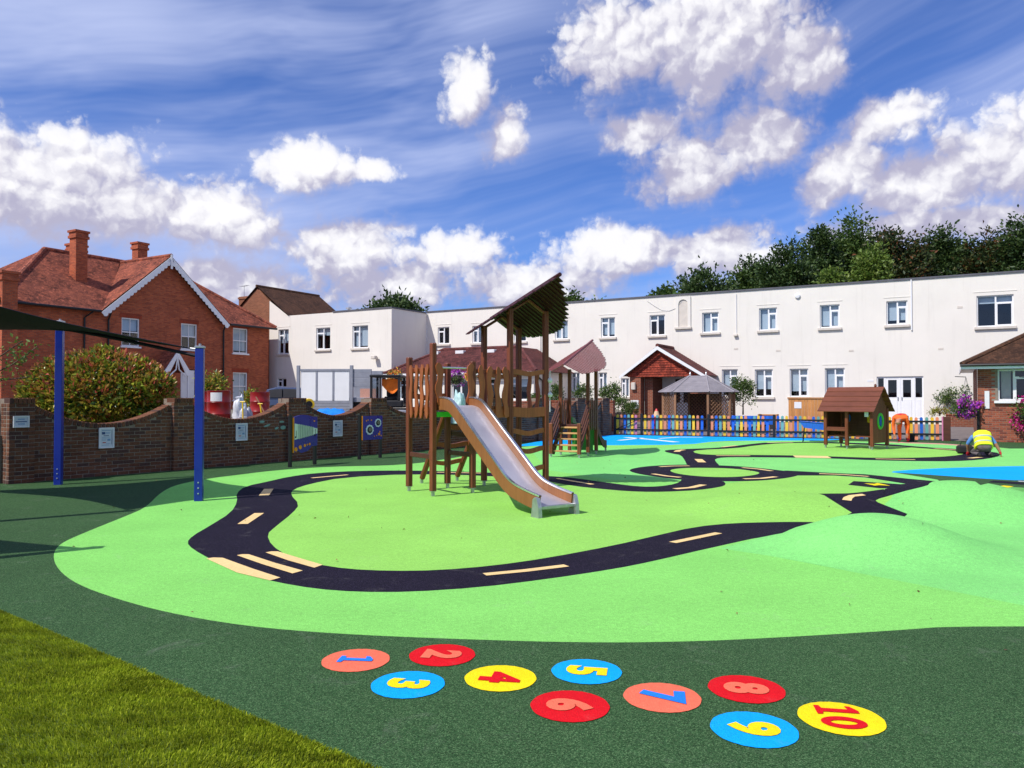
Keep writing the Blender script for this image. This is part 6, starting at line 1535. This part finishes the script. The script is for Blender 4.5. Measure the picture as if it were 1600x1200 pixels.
# caged truck
a = at(466, 640, 29.0); tk = thing('cage_truck', 'grey caged tipper truck with three white side panels', 'truck', (a.x, a.y, YZ), R(-4))
Lt = (550 - 466) / 1200 * 29.2; zt_ = at(500, 577, 29).z - YZ; zp = zt_ - .06; zpb = at(500, 626, 29).z - YZ
for x in (0, Lt): MB().bevbox(x - .06, x + .06, -.05, .05, .3, at(466, 571, 29).z - YZ, .008).build('corner_post', 'truck_grey', tk)
MB().bevbox(.06, Lt - .06, -.03, .04, zt_ - .07, zt_ + .01, .006).build('top_rail', 'truck_grey', tk)
for k in range(3):
    x0, x1 = .06 + (Lt - .12) * k / 3, .06 + (Lt - .12) * (k + 1) / 3; MB().box(x0 + .035, x1 - .035, 0, .02, zpb, zt_ - .07).build('white_panel', 'truck_white', tk)
    if k: MB().bevbox(x0 - .035, x0 + .035, -.02, .04, zpb, zt_ - .07, .006).build('stanchion', 'truck_grey', tk)
for k in range(4): MB().bevbox(.06, Lt - .06, -.01, .03, zpb - .11 * (k + 1), zpb - .11 * k - .008, .006).build('dropside_plank', 'truck_grey', tk)
for k in range(4): z1 = zt_ - k * .17; MB().bevbox(Lt + .06, Lt + .72, .0, .03, z1 - .16, z1, .008).build('rear_plank', 'truck_grey', tk)
MB().bevbox(Lt + .70, Lt + .76, -.03, .05, .3, zt_ - .0, .006).build('rear_post', 'truck_grey', tk); MB().bevbox(-.1, Lt + .8, .06, 2.0, .55, .72, .01).build('bed', 'truck_grey', tk)
MB().box(Lt + .08, Lt + .70, .9, .95, .72, zt_ - .72).build('inner_board', 'pink_rubber', tk); MB().bevbox(.0, Lt + .7, 1.9, 1.95, .72, zt_, .006).build('far_side', 'truck_grey', tk)
for x in (.35, Lt - .1):
    for y in (.25, 1.75): w = MB(); w.lathe([(.1, -.1), (.34, -.1), (.36, 0), (.34, .1), (.1, .1)], (x, y, .36), 20, 'y'); w.build('wheel', 'tyre', tk)
cbm = MB(); cbm.prism([(2.1, .4), (3.7, .4), (3.7, .95), (3.4, 1.05), (2.95, 1.5), (2.1, 1.55)], .2, Lt - .1, 'yz'); cbm.build('cab', 'truck_grey', tk)
# mini digger
a = at(580, 640, 28.0); dg_ = thing('mini_digger', 'dark mini digger cab with orange cloth inside', 'digger', (a.x, a.y, YZ), R(-3)); Wd = 1.02; zc0, zc1 = .62, at(600, 587, 28).z - YZ
for (x, y) in ((0, 0), (Wd, 0), (0, 1.0), (Wd, 1.0)): MB().bevbox(x - .04, x + .04, y - .04, y + .04, zc0, zc1 - .06, .01).build('cab_pillar', 'black_metal', dg_)
MB().bevbox(-.06, Wd + .06, -.06, 1.06, zc1 - .06, zc1 + .04, .03).build('cab_roof', 'black_metal', dg_); MB().bevbox(-.1, Wd + .15, -.05, 1.1, .35, zc0, .05).build('engine_body', 'black_metal', dg_)
MB().bevbox(.30, .36, -.02, .02, zc0, zc1 - .06, .006).build('door_frame', 'black_metal', dg_); MB().box(.36, Wd - .04, .98, .99, zc0 + .1, zc1 - .1).build('rear_window', 'glass', dg_); MB().box(.04, .28, .0, .01, zc0 + .1, zc1 - .1).build('side_window', 'glass', dg_)
st2 = MB(); st2.bevbox(.40, .85, .35, .8, zc0, zc0 + .14, .03); st2.bevbox(.40, .85, .72, .82, zc0 + .14, zc0 + .55, .03); st2.build('seat', 'bag_black', dg_)
oc = MB(); n = 8; vs = []
for i in range(n + 1):
    for j in range(5): u, v = i / n, j / 4; vs.append((.34 + .62 * u, .2 + .03 * math.sin(9 * u + 3 * v), zc1 - .12 - v * (.18 + .42 * abs(math.sin(2.6 * u + .2)) * (.5 + u * .6))))
oc.add(vs, [(i * 5 + j, (i + 1) * 5 + j, (i + 1) * 5 + j + 1, i * 5 + j + 1) for i in range(n) for j in range(4)]); oc.build('orange_cloth', 'orange_cloth', dg_, smooth=True)
for y in (-.1, 1.0): MB().bevbox(-.3, Wd + .3, y - .1, y + .12, -.02, .33, .10).build('track', 'tyre', dg_)
bm_ = MB(); bm_.tube([(Wd + .15, .5, .5), (Wd + .5, .5, 1.35), (Wd + .75, .5, .9), (Wd + .7, .5, .3)], [.10, .09, .07, .06], 8); bm_.build('boom', 'black_metal', dg_); MB().prism([(Wd + .5, .0), (Wd + .85, .05), (Wd + .8, .35), (Wd + .6, .35)], .3, .7, 'xz').build('bucket', 'black_metal', dg_)
a = at(621, 650, 26.0); cr_ = thing('storage_crate', 'white and blue plastic crates stacked behind the wall by the digger', 'crate', (a.x, a.y, YZ - .15), 0)
MB().bevbox(0, .42, 0, .35, 0, .18, .02).build('blue_crate', 'picket_blue', cr_); MB().bevbox(-.02, .44, -.01, .36, .185, .34, .02).build('white_crate', 'truck_white', cr_); MB().bevbox(.0, .42, .01, .34, .345, .44, .02).build('crate_lid', 'truck_grey', cr_)
# parked car
a = at(404, 640, 36.0); cr = thing('parked_car', 'dark blue parked car with red tail light beside the brick house', 'car', (a.x, a.y, YZ - .25), R(-12))
side = [(0, .45), (.02, .85), (.12, .95), (.30, 1.35), (.75, 1.46), (1.9, 1.44), (2.7, 1.02), (3.7, .88), (3.95, .70), (4.0, .35), (3.6, .25), (.3, .25)]
bd_ = MB(); rows = []
for y, s in ((0, .96), (.12, 1), (1.6, 1), (1.72, .96)): rows.append([(2 + (x - 2) * (s if True else 1), y + (.12 * (1 if y < 1 else -1) * max(0, (z - .95) / .5)), .25 + (z - .25) * s) for x, z in side])
n = len(side); bd_.add([p for r__ in rows for p in r__], [(k * n + i, k * n + (i + 1) % n, (k + 1) * n + (i + 1) % n, (k + 1) * n + i) for k in range(3) for i in range(n)] + [tuple(range(n))[::-1], tuple(range(3 * n, 4 * n))]); bd_.build('body', 'car_paint', cr)
MB().prism([(.40, .98), (.55, 1.33), (1.2, 1.38), (1.2, .98)], -.012, .06, 'xz').build('window', 'room_dark', cr); MB().prism([(1.26, .98), (1.26, 1.38), (1.85, 1.36), (2.5, .98)], -.012, .06, 'xz').build('window', 'room_dark', cr)
MB().bevbox(-.03, .10, .05, .25, .80, 1.05, .02).build('tail_light', 'red_paint', cr); MB().bevbox(-.03, .10, 1.45, 1.66, .80, 1.05, .02).build('tail_light', 'red_paint', cr); MB().quad((.09, 1.55, .98), (.09, .2, .98), (.30, .26, 1.34), (.30, 1.48, 1.34)).build('rear_window', 'room_dark', cr)
for x in (.75, 3.2):
    for y in (.06, 1.66): w = MB(); w.lathe([(.2, -.1), (.31, -.1), (.32, 0), (.31, .1), (.2, .1)], (x, y, .32), 20, 'y'); o = w.build('wheel', 'tyre', cr); MB().lathe([(.01, -.105), (.2, -.105), (.2, .105), (.01, .105)], (x, y, .32), 14, 'y').build('rim', 'galvanised', o)

# ------------------------------------------------------------------ plants
def shell(cx, cy, cz, rx, ry, rz, clumps, spread, seed, lo=-.6, fill=.35):
    r0 = np.random.default_rng(seed); d = r0.normal(size=(clumps, 3)); d /= np.linalg.norm(d, axis=1)[:, None]; d[:, 2] = np.where(d[:, 2] < lo, -d[:, 2] * .5, d[:, 2])
    rad = r0.uniform(fill, 1, clumps) ** .5; c = d * rad[:, None] * np.array([rx, ry, rz]); sz = r0.uniform(.55, 1.25, clumps)
    def f(n, r):
        k = r.integers(0, clumps, n); o = r.normal(size=(n, 3)); o *= (spread * sz[k] * np.array([[rx], [ry], [rz]]).mean())[:, None] * .5
        p = c[k] + o; nn = p / np.array([rx, ry, rz]); nn /= (np.linalg.norm(nn, axis=1)[:, None] + 1e-6)
        return p + np.array([cx, cy, cz]), nn * .7 + o / (np.linalg.norm(o, axis=1)[:, None] + 1e-6) * .5
    return f
def trunk(par, h, r, branches=6, seed=0, spread=1., base=0):
    rr_ = random.Random(seed); mb = MB(); top = (rr_.uniform(-.1, .1) * h * .2, rr_.uniform(-.1, .1) * h * .2, h)
    mb.tube([(0, 0, base), (top[0] * .3, top[1] * .3, h * .4), top], [r, r * .7, r * .25], 8)
    for k in range(branches):
        a = 2 * math.pi * k / branches + rr_.uniform(-.4, .4); z = h * rr_.uniform(.3, .75); l = spread * rr_.uniform(.6, 1)
        mb.tube([(top[0] * .3, top[1] * .3, z), (math.cos(a) * l * .5, math.sin(a) * l * .5, z + l * .3), (math.cos(a) * l, math.sin(a) * l, z + l * .75)], [r * .4, r * .28, r * .08], 6)
    return mb.build('trunk', 'bark', par)
def tree(px, ptop, Y, wpx, label, mat, n=6500, seed=0, leaf=.36, low=.30, cl=46, group='trees behind the white building', name='tree'):
    a = at(px, 622, Y); top = at(px, ptop + 13, Y).z; w = wpx / 1200 * Y / 2; t = thing(name, label, 'tree', (a.x, a.y, 0), 0, group)
    trunk(t, top * .8, .25, 7, seed, w * .7); cz = top * (1 + low) / 2; rz = top * (1 - low) / 2
    leaves(int(n * 2.4), shell(0, 0, cz, w * .92, w * .8, rz * .95, int(cl * 1.5), .34, seed), leaf, mat, 'crown', t, seed + 1)
    return t
TR = [(1036, 424, 62, 46, 'slim tree with pale tips, first of the row behind the white roof', 'tree_leaf_mid', 3500), (1102, 404, 66, 92, 'round dark tree beside the slim pale tipped one', 'tree_leaf_dark', 6500), (1168, 398, 68, 70, 'mid green tree between two round dark trees', 'tree_leaf_mid', 5500),
      (1173, 388, 72, 22, 'thin pointed conifer rising behind a mid green tree', 'tree_leaf_dark', 2200), (1228, 370, 66, 86, 'broad dark rounded tree beside the pointed conifer', 'tree_leaf_dark', 7000), (1279, 342, 70, 56, 'tall narrow dark tree standing above its neighbours', 'tree_leaf_dark', 6000),
      (1331, 334, 72, 66, 'tallest mid green tree of the row behind the roof', 'tree_leaf_mid', 7000), (1300, 402, 60, 40, 'low bright weeping tree in front of the dark trees', 'tree_leaf_bright', 3000), (1362, 360, 62, 44, 'bright light green tree catching the sun', 'tree_leaf_bright', 4000),
      (1402, 344, 66, 92, 'large tree flecked with rust coloured leaves', 'tree_leaf_autumn', 7500), (1476, 338, 68, 84, 'broad dark tree beside the rust flecked one', 'tree_leaf_dark', 7500), (1540, 345, 66, 80, 'tree with reddish turning leaves near the roof end', 'tree_leaf_autumn', 7000), (1598, 336, 64, 90, 'dark tree at the end of the row above the brick annex', 'tree_leaf_dark', 7000),
      (1690, 340, 66, 110, 'broad mid green tree beyond the annex roof', 'tree_leaf_mid', 6000)]
for k, (px, pt3, Y, w, lab, m_, n) in enumerate(TR): tree(px, pt3, Y, w, lab, m_, n, 20 + k)
tree(610, 447, 74, 100, 'dark domed tree rising behind the white block', 'tree_leaf_dark', 6500, 50, .46, .35); tree(893, 442, 70, 50, 'leafy green tree top behind the roof beside the slide tower', 'tree_leaf_mid', 3500, 51); tree(930, 452, 72, 46, 'lighter green tree top behind the long white roof', 'tree_leaf_bright', 3000, 52)
def bush(px, pyb, pyt, Y, wpx, label, mat='shrub_leaf', n=2500, seed=0, leaf=.09, z0=None, group=None, dep=.8, name='shrub'):
    a = at(px, pyb, Y); top = at(px, pyt, Y).z; zb = a.z if z0 is None else z0; w = wpx / 1200 * Y / 2; t = thing(name, label, 'shrub', (a.x, a.y, zb), 0, group); h = top - zb
    trunk(t, h * .6, .04, 7, seed, w * .6); leaves(n, shell(0, 0, h * .52, w * .9, w * dep * .9, h * .46, 34, .45, seed), leaf, mat, 'foliage', t, seed + 3); return t
pa_ = at(153, 668, 17.6); ph_ = thing('photinia_bush', 'large dense bush with red and orange tipped leaves above the garden wall', 'bush', (pa_.x, pa_.y, YZ - .1)); trunk(ph_, 1.1, .06, 9, 70, 1.0)
def ph_dome(n, r):
    w = 232 / 1200 * 17.6 / 2; h = at(148, 551, 17.6).z - (YZ - .1); d = r.normal(size=(n, 3)); d /= np.linalg.norm(d, axis=1)[:, None]; d[:, 2] = np.where(d[:, 2] < -.85, -d[:, 2], d[:, 2])
    lum = 1 + .07 * np.sin(d[:, 0] * 9 + 1) * np.sin(d[:, 2] * 8) + .05 * np.sin(d[:, 0] * 17 + d[:, 2] * 13)
    p = d * np.array([w, w * .62, h * .58]) * (r.uniform(.72, 1.0, n) ** .6 * lum)[:, None] + np.array([0, 0, h * .42]) * 1.0; p[:, 2] = np.where(p[:, 2] < h * .42, h * .42 + (p[:, 2] - h * .42) * .75, p[:, 2]); return p, d * .9 + np.array([0, 0, .35])
leaves(17000, ph_dome, .125, 'photinia_leaf', 'foliage', ph_, 71, .2)
def ph_tips(n, r):
    w = 232 / 1200 * 17.6 / 2; h = at(148, 553, 17.6).z - (YZ - .1); d = r.normal(size=(n, 3)); d /= np.linalg.norm(d, axis=1)[:, None]; d[:, 2] = abs(d[:, 2])
    p = d * np.array([w * .98, w * .62, h * .56]) * r.uniform(.90, 1.06, n)[:, None] + np.array([0, 0, h * .46]); return p, d + np.array([0, 0, .8])
leafmat('new_growth', [(2, (.42, .12, .045)), (2, (.46, .22, .05)), (2, (.30, .28, .05)), (1, (.50, .10, .07))], .3, .35)
leaves(2000, ph_tips, .11, 'new_growth', 'new_growth', ph_, 77, 0)
SHR = 'shrubs against the white building'
bush(868, 640, 601, 37.6, 26, 'dark leafy shrub in the planter behind the small tower', n=1500, seed=81, group=SHR); bush(912, 640, 600, 38.2, 30, 'loose shrub with yellow blooms between two lower windows', n=1300, seed=82, group=SHR); bush(955, 640, 597, 38.0, 34, 'tall wispy shrub above the brick pier', n=1500, seed=83, group=SHR, leaf=.10); bush(972, 648, 620, 37.0, 26, 'low pale shrub below the wispy one', n=900, seed=84, group=SHR)
bush(988, 650, 627, 36.6, 17, 'clipped ball shrub beside the porch pier', 'shrub_leaf', 1500, 85, .06, None, SHR, 1.0); bush(1161, 648, 588, 35.6, 38, 'upright leafy shrub beside the gazebo', n=2600, seed=86, group=SHR); bush(1490, 648, 599, 36.2, 52, 'rounded shrub behind the low retaining wall', n=3000, seed=87, group=SHR)
bush(835, 636, 615, 35.6, 22, 'small potted shrub on the lit planter wall', n=700, seed=88, group=SHR); bush(1468, 650, 638, 35.6, 40, 'low straw coloured plants along the retaining wall', 'photinia_leaf', 700, 89, .07, None, SHR, .4); bush(392, 648, 612, 26.0, 36, 'small bush with orange tips behind the white sack', 'photinia_leaf', 1200, 90, .12, YZ, SHR); bush(332, 618, 585, 27.0, 46, 'orange tipped bush below the house window', 'photinia_leaf', 1200, 91, .12, YZ, SHR)
sap = thing('sapling', 'thin sapling with yellow green leaves at the wall end', 'tree', (*at(-42, 640, 17.0)[:2], 0)); b_ = MB(); b_.tube([(0, 0, 0), (.1, 0, 1.6), (.2, .1, 2.6), (.3, .1, 3.4)], [.05, .04, .03, .01], 7)
br_pts = [[(.12, 0, 1.7), (.7, -.1, 2.0), (1.2, -.1, 2.05), (1.7, -.1, 2.15)], [(.18, .05, 2.3), (.7, -.2, 2.5), (1.2, -.2, 2.85)], [(.15, 0, 2.0), (.8, .1, 2.35), (1.35, .1, 2.75)]]
for bp in br_pts: b_.tube(bp, [.022, .016, .012, .006][:len(bp)], 5)
b_.build('trunk', 'bark', sap)
def sap_s(n, r):
    P = []
    for k in range(n):
        bp = br_pts[r.integers(0, 3)]; i = r.integers(1, len(bp)); t = r.random(); p = np.array(bp[i - 1]) * (1 - t) + np.array(bp[i]) * t + r.normal(size=3) * .09; P.append(p)
    P = np.array(P); return P, r.normal(size=(n, 3))
leaves(220, sap_s, .10, 'tree_leaf_bright', 'crown', sap, 5)
def basket(p, r_, label, m_, n=500, post_=False, seed=0, hang=None):
    t = thing('hanging_basket', label, 'flower basket', (p.x, p.y, p.z), 0, 'flower baskets on the buildings'); MB().lathe([(.02, -r_ * .8), (r_ * .5, -r_ * .6), (r_ * .8, -.05), (r_ * .75, 0), (.02, 0)], (0, 0, 0), 14).build('bowl', 'black_metal', t)
    h_ = hang or .7
    for k in range(3): a = 2.1 * k; MB().tube([(r_ * .75 * math.cos(a), r_ * .75 * math.sin(a), 0), (0, 0, h_)], .006, 4).build('chain', 'black_metal', t)
    if post_: MB().tube([(-.35, .1, h_ + .02), (0, 0, h_)], .015, 6).build('bracket', 'black_metal', t)
    leaves(n, shell(0, 0, .02, r_, r_, r_ * .85, 18, .5, seed), .10, 'shrub_leaf', 'foliage', t, seed); leaves(int(n * 1.2), shell(0, 0, .08, r_ * 1.08, r_ * 1.08, r_ * .9, 16, .45, seed + 5, -.9, .7), .085, m_, 'flowers', t, seed + 2, 0, 1.2)
basket(at(713, 592, 42.6), .42, 'hanging basket of purple and red flowers on the annex', 'flower_purple', 500, False, 1); basket(at(737, 589, 42.2), .28, 'hanging basket of yellow and red flowers on the annex', 'flower_warm', 350, False, 2); basket(at(617, 590, 44.5), .36, 'hanging basket of yellow flowers at the annex corner by the digger', 'flower_warm', 350, False, 3)
q = Vector((BP.x, BP.y)); b1 = q + U * 1.62 + NV * .35; b2 = q - U * .36 + NV * .05
basket(Vector((b1.x, b1.y, at(1590, 642, 28).z - .15)), .52, 'large hanging basket of bright pink flowers below the annex window', 'flower_pink', 1100, True, 4, 1.35); basket(Vector((b2.x, b2.y, at(1516, 640, 28).z)), .36, 'hanging basket of purple flowers at the annex corner', 'flower_purple', 700, True, 5, 1.2)

# ------------------------------------------------------------------ people
def skin(name, J, E, par, mats, smooth_lv=2):
    """continuous body grown from a skeleton; each edge names the material it wears"""
    names = list(J); me = bpy.data.meshes.new(name); me.from_pydata([J[k][0] for k in names], [(names.index(a), names.index(b)) for a, b, _ in E], []); o = bpy.data.objects.new(name, me); COL.objects.link(o)
    md = o.modifiers.new('skin', 'SKIN'); sv_ = me.skin_vertices[0].data
    for i, k in enumerate(names): r = J[k][1]; sv_[i].radius = r if isinstance(r, tuple) else (r, r)
    sv_[0].use_root = True; md.use_smooth_shade = True; ss = o.modifiers.new('sub', 'SUBSURF'); ss.levels = ss.render_levels = smooth_lv
    dgp = bpy.context.evaluated_depsgraph_get(); m2 = bpy.data.meshes.new_from_object(o.evaluated_get(dgp)); bpy.data.objects.remove(o); m2.materials.clear()
    ml = []
    for _, _, m_ in E:
        if m_ not in ml: ml.append(m_)
    for m_ in ml: m2.materials.append(M[m_])
    seg = [(Vector(J[a][0]), Vector(J[b][0]), ml.index(m_)) for a, b, m_ in E]
    for p in m2.polygons:
        c = p.center; best = (9, 0)
        for a, b, mi in seg:
            d_ = b - a; t = max(0, min(1, (c - a).dot(d_) / d_.length_squared)); q = (c - a - d_ * t).length
            if q < best[0]: best = (q, mi)
        p.material_index = best[1]; p.use_smooth = True
    add_uv(m2); return link(name, m2, par)
def hand(J, E, base, d_, side, m_, pre):
    """five short unequal fingers and a thumb rooted in the palm"""
    d_ = Vector(d_).normalized(); s_ = Vector(side).normalized(); b = Vector(J[base][0]); J[pre + 'palm'] = (tuple(b + d_ * .06), (.035, .02)); E.append((base, pre + 'palm', m_))
    for k, (o_, l) in enumerate(((-.03, .060), (-.01, .072), (.01, .070), (.03, .055))):
        J[f'{pre}f{k}a'] = (tuple(b + d_ * .09 + s_ * o_), .011); J[f'{pre}f{k}b'] = (tuple(b + d_ * (.09 + l * .9) + s_ * o_ * 1.3 + Vector((0, 0, -.012))), .008); E += [(pre + 'palm', f'{pre}f{k}a', m_), (f'{pre}f{k}a', f'{pre}f{k}b', m_)]
    J[pre + 't'] = (tuple(b + d_ * .075 + s_ * -.065), .010); E.append((pre + 'palm', pre + 't', m_))
def loft(rings, n=20):
    mb = MB(); vs = []
    for (c, ax, ay, rx, ry) in rings:
        for k in range(n): a = 2 * math.pi * k / n; ca, sa = math.cos(a), math.sin(a); e = .8; vs.append(Vector(c) + Vector(ax) * rx * math.copysign(abs(ca) ** e, ca) + Vector(ay) * ry * math.copysign(abs(sa) ** e, sa))
    fs = [(i * n + k, i * n + (k + 1) % n, (i + 1) * n + (k + 1) % n, (i + 1) * n + k) for i in range(len(rings) - 1) for k in range(n)]; mb.add(vs, fs); return mb
g_ = gnd(1541, 714.5); w1 = thing('person', 'kneeling person in yellow hi-vis vest and red gloves working on the floor', 'person', (g_.x, g_.y + .1, 0), R(-14))
J = {'pelvis': ((0, 0, .25), (.19, .15)), 'seat': ((0, -.10, .19), (.17, .12)), 'spine': ((.01, .12, .42), (.15, .11)), 'chest': ((.04, .26, .56), (.17, .11)), 'neck': ((.06, .40, .62), .055), 'head': ((.07, .50, .62), (.085, .095)), 'crown': ((.07, .585, .57), (.075, .08)),
     'hipL': ((-.11, .03, .24), .10), 'kneeL': ((-.17, .36, .09), .075), 'ankL': ((-.15, -.08, .075), .05), 'toeL': ((-.15, -.20, .045), .04), 'hipR': ((.11, .03, .24), .10), 'kneeR': ((.19, .34, .09), .075), 'ankR': ((.15, -.10, .075), .05), 'toeR': ((.15, -.22, .045), .04),
     'shR': ((.22, .28, .56), .075), 'elR': ((.36, .26, .36), .052), 'wrR': ((.47, .24, .135), .036), 'shL': ((-.16, .30, .56), .075), 'elL': ((-.27, .42, .33), .052), 'wrL': ((-.22, .54, .12), .036)}
E = [('pelvis', 'seat', 'trousers'), ('pelvis', 'spine', 'shirt_blue'), ('spine', 'chest', 'shirt_blue'), ('chest', 'neck', 'skin'), ('neck', 'head', 'skin'), ('head', 'crown', 'hair'), ('pelvis', 'hipL', 'trousers'), ('hipL', 'kneeL', 'trousers'), ('kneeL', 'ankL', 'trousers'), ('ankL', 'toeL', 'bag_black'), ('pelvis', 'hipR', 'trousers'), ('hipR', 'kneeR', 'trousers'), ('kneeR', 'ankR', 'trousers'), ('ankR', 'toeR', 'bag_black'),
     ('chest', 'shR', 'shirt_blue'), ('shR', 'elR', 'shirt_blue'), ('elR', 'wrR', 'skin'), ('chest', 'shL', 'shirt_blue'), ('shL', 'elL', 'shirt_blue'), ('elL', 'wrL', 'skin')]
hand(J, E, 'wrR', (.25, .05, -1), (.3, 1, 0), 'glove_red', 'r'); hand(J, E, 'wrL', (.1, .3, -1), (1, 0, 0), 'glove_red', 'l')
skin('body', J, E, w1, None)
up_ = Vector((.03, .30, .34)).normalized(); fwd = Vector((1, 0, 0)).cross(up_).normalized() * -1; axx = Vector((1, 0, 0))
vr = [((0, .0, .255), axx, fwd, .10, .10), ((0, -.0, .250), axx, fwd, .225, .185), ((0, .04, .32), axx, fwd, .225, .175), ((.01, .11, .42), axx, fwd, .21, .16), ((.03, .20, .53), axx, fwd, .225, .155), ((.04, .27, .615), axx, fwd, .22, .135), ((.05, .33, .66), axx, fwd, .15, .10), ((.055, .36, .675), axx, fwd, .08, .07)]
loft(vr).build('vest', 'hivis_yellow', w1, smooth=True)
for k, t in ((2, .05), (3, .40)):
    a_, b_ = vr[k], vr[k + 1]; lerp = lambda t: (Vector(a_[0]).lerp(Vector(b_[0]), t), axx, fwd, a_[3] + (b_[3] - a_[3]) * t + .006, a_[4] + (b_[4] - a_[4]) * t + .006); loft([lerp(t), lerp(t + .36)]).build('reflective_band', 'reflective', w1, smooth=True)
for s_ in (-.10, .16): MB().tube([(s_, .19 - .14, .50 + .04), (s_ * .9 + .01, .265 - .11, .60 + .05), (s_ * .8 + .02, .31 - .05, .675)], .018, 6, flat=.4).build('reflective_strap', 'reflective', w1)
for s_ in (-1, 1): MB().lathe([(.004, -.012), (.022, -.008), (.026, 0), (.02, .01), (.004, .014)], (.07 + s_ * .088, .51, .615), 8, 'x').build('ear', 'skin', w1)
g_ = gnd(1517, 710); bg_ = thing('tool_bag', 'black tool bag on the road beside the kneeling person', 'bag', (g_.x, g_.y + .3, 0), R(-20)); MB().bevbox(-.20, .22, -.15, .15, .0, .24, .05).build('bag_body', 'bag_black', bg_); MB().tube([(-.12, 0, .23), (-.08, 0, .34), (.10, 0, .34), (.14, 0, .23)], .014, 6).build('handle', 'bag_black', bg_)
g_ = gnd(1410, 691); w2 = thing('person', 'bending person in orange and red overalls beside the play hut', 'person', (g_.x, g_.y, 0), R(48)); k_ = 1.10
J = {'pelvis': ((.12, 0, .80), (.15, .15)), 'spine': ((-.06, 0, .88), (.14, .15)), 'chest': ((-.24, 0, .86), (.14, .17)), 'neck': ((-.38, 0, .76), .06), 'head': ((-.47, 0, .68), (.095, .09)), 'crown': ((-.53, 0, .60), (.085, .08)),
     'hipL': ((.13, .10, .74), .105), 'kneL': ((.10, .12, .42), .075), 'ankL': ((.18, .12, .09), .055), 'toeL': ((.04, .13, .045), .045), 'hipR': ((.13, -.10, .74), .105), 'kneR': ((.14, -.12, .42), .075), 'ankR': ((.20, -.13, .09), .055), 'toeR': ((.06, -.14, .045), .045),
     'shL': ((-.24, .19, .80), .075), 'elL': ((-.22, .22, .52), .05), 'wrL': ((-.30, .16, .28), .036), 'shR': ((-.22, -.19, .80), .070), 'elR': ((-.12, -.23, .56), .05), 'wrR': ((-.16, -.18, .30), .036)}
J = {k: (tuple(Vector(v[0]) * k_), v[1]) for k, v in J.items()}
E = [('pelvis', 'spine', 'glove_red'), ('spine', 'chest', 'glove_red'), ('chest', 'neck', 'hivis_orange'), ('neck', 'head', 'skin'), ('head', 'crown', 'skin'), ('pelvis', 'hipL', 'hivis_orange'), ('hipL', 'kneL', 'hivis_orange'), ('kneL', 'ankL', 'hivis_orange'), ('ankL', 'toeL', 'glove_red'), ('pelvis', 'hipR', 'hivis_orange'), ('hipR', 'kneR', 'hivis_orange'), ('kneR', 'ankR', 'hivis_orange'), ('ankR', 'toeR', 'glove_red'),
     ('chest', 'shL', 'hivis_orange'), ('shL', 'elL', 'hivis_orange'), ('elL', 'wrL', 'hivis_orange'), ('chest', 'shR', 'hivis_orange'), ('shR', 'elR', 'hivis_orange'), ('elR', 'wrR', 'hivis_orange')]
hand(J, E, 'wrR', (-.2, 0, -1), (0, 1, 0), 'skin', 'r'); hand(J, E, 'wrL', (-.2, 0, -1), (0, 1, 0), 'skin', 'l')
skin('body', J, E, w2, None)
q = Vector(J['head'][0]); loft([(q + Vector((.03, 0, .0)), Vector((0, 1, 0)), Vector((1, 0, .35)), .085, .04), (q + Vector((.09, 0, -.07)), Vector((0, 1, 0)), Vector((1, 0, .35)), .07, .03)], 12).build('hair', 'hair', w2, smooth=True)
for s_ in (-1, 1): MB().lathe([(.004, -.012), (.022, -.008), (.026, 0), (.02, .01), (.004, .014)], (q.x - .005, q.y + s_ * .09, q.z - .03), 8, 'y').build('ear', 'skin', w2)
bk_ = thing('bucket', 'black bucket beside the person in orange overalls', 'bucket', (*gnd(1423, 689.6)[:2], 0)); MB().lathe([(.12, 0), (.15, .28), (.16, .28), (.14, .26), (.11, .02)], (0, 0, 0), 18).build('bucket_body', 'bag_black', bk_); MB().tube([(-.15, 0, .27), (-.1, -.04, .36), (.1, -.04, .36), (.15, 0, .27)], .006, 6).build('handle', 'galvanised', bk_)

# a few fallen leaves blown over the floor
def litter(n, r):
    x = r.uniform(-8, 9, n); y = r.uniform(3.6, 20, n); return np.stack([x, y, np.array([H(p, q) for p, q in zip(x, y)]) + .006], 1), np.stack([r.normal(size=n), r.normal(size=n), np.full(n, .05)], 1)
leafmat('dry_leaf', [(1, (.22, .13, .04)), (1, (.30, .20, .06)), (1, (.12, .07, .03))], .1)
lf_ = leaves(130, litter, .035, 'dry_leaf', 'leaf_litter', None, 9, 0); tag(lf_, 'dry leaf scraps scattered over the rubber floor', 'leaf litter', kind='stuff')
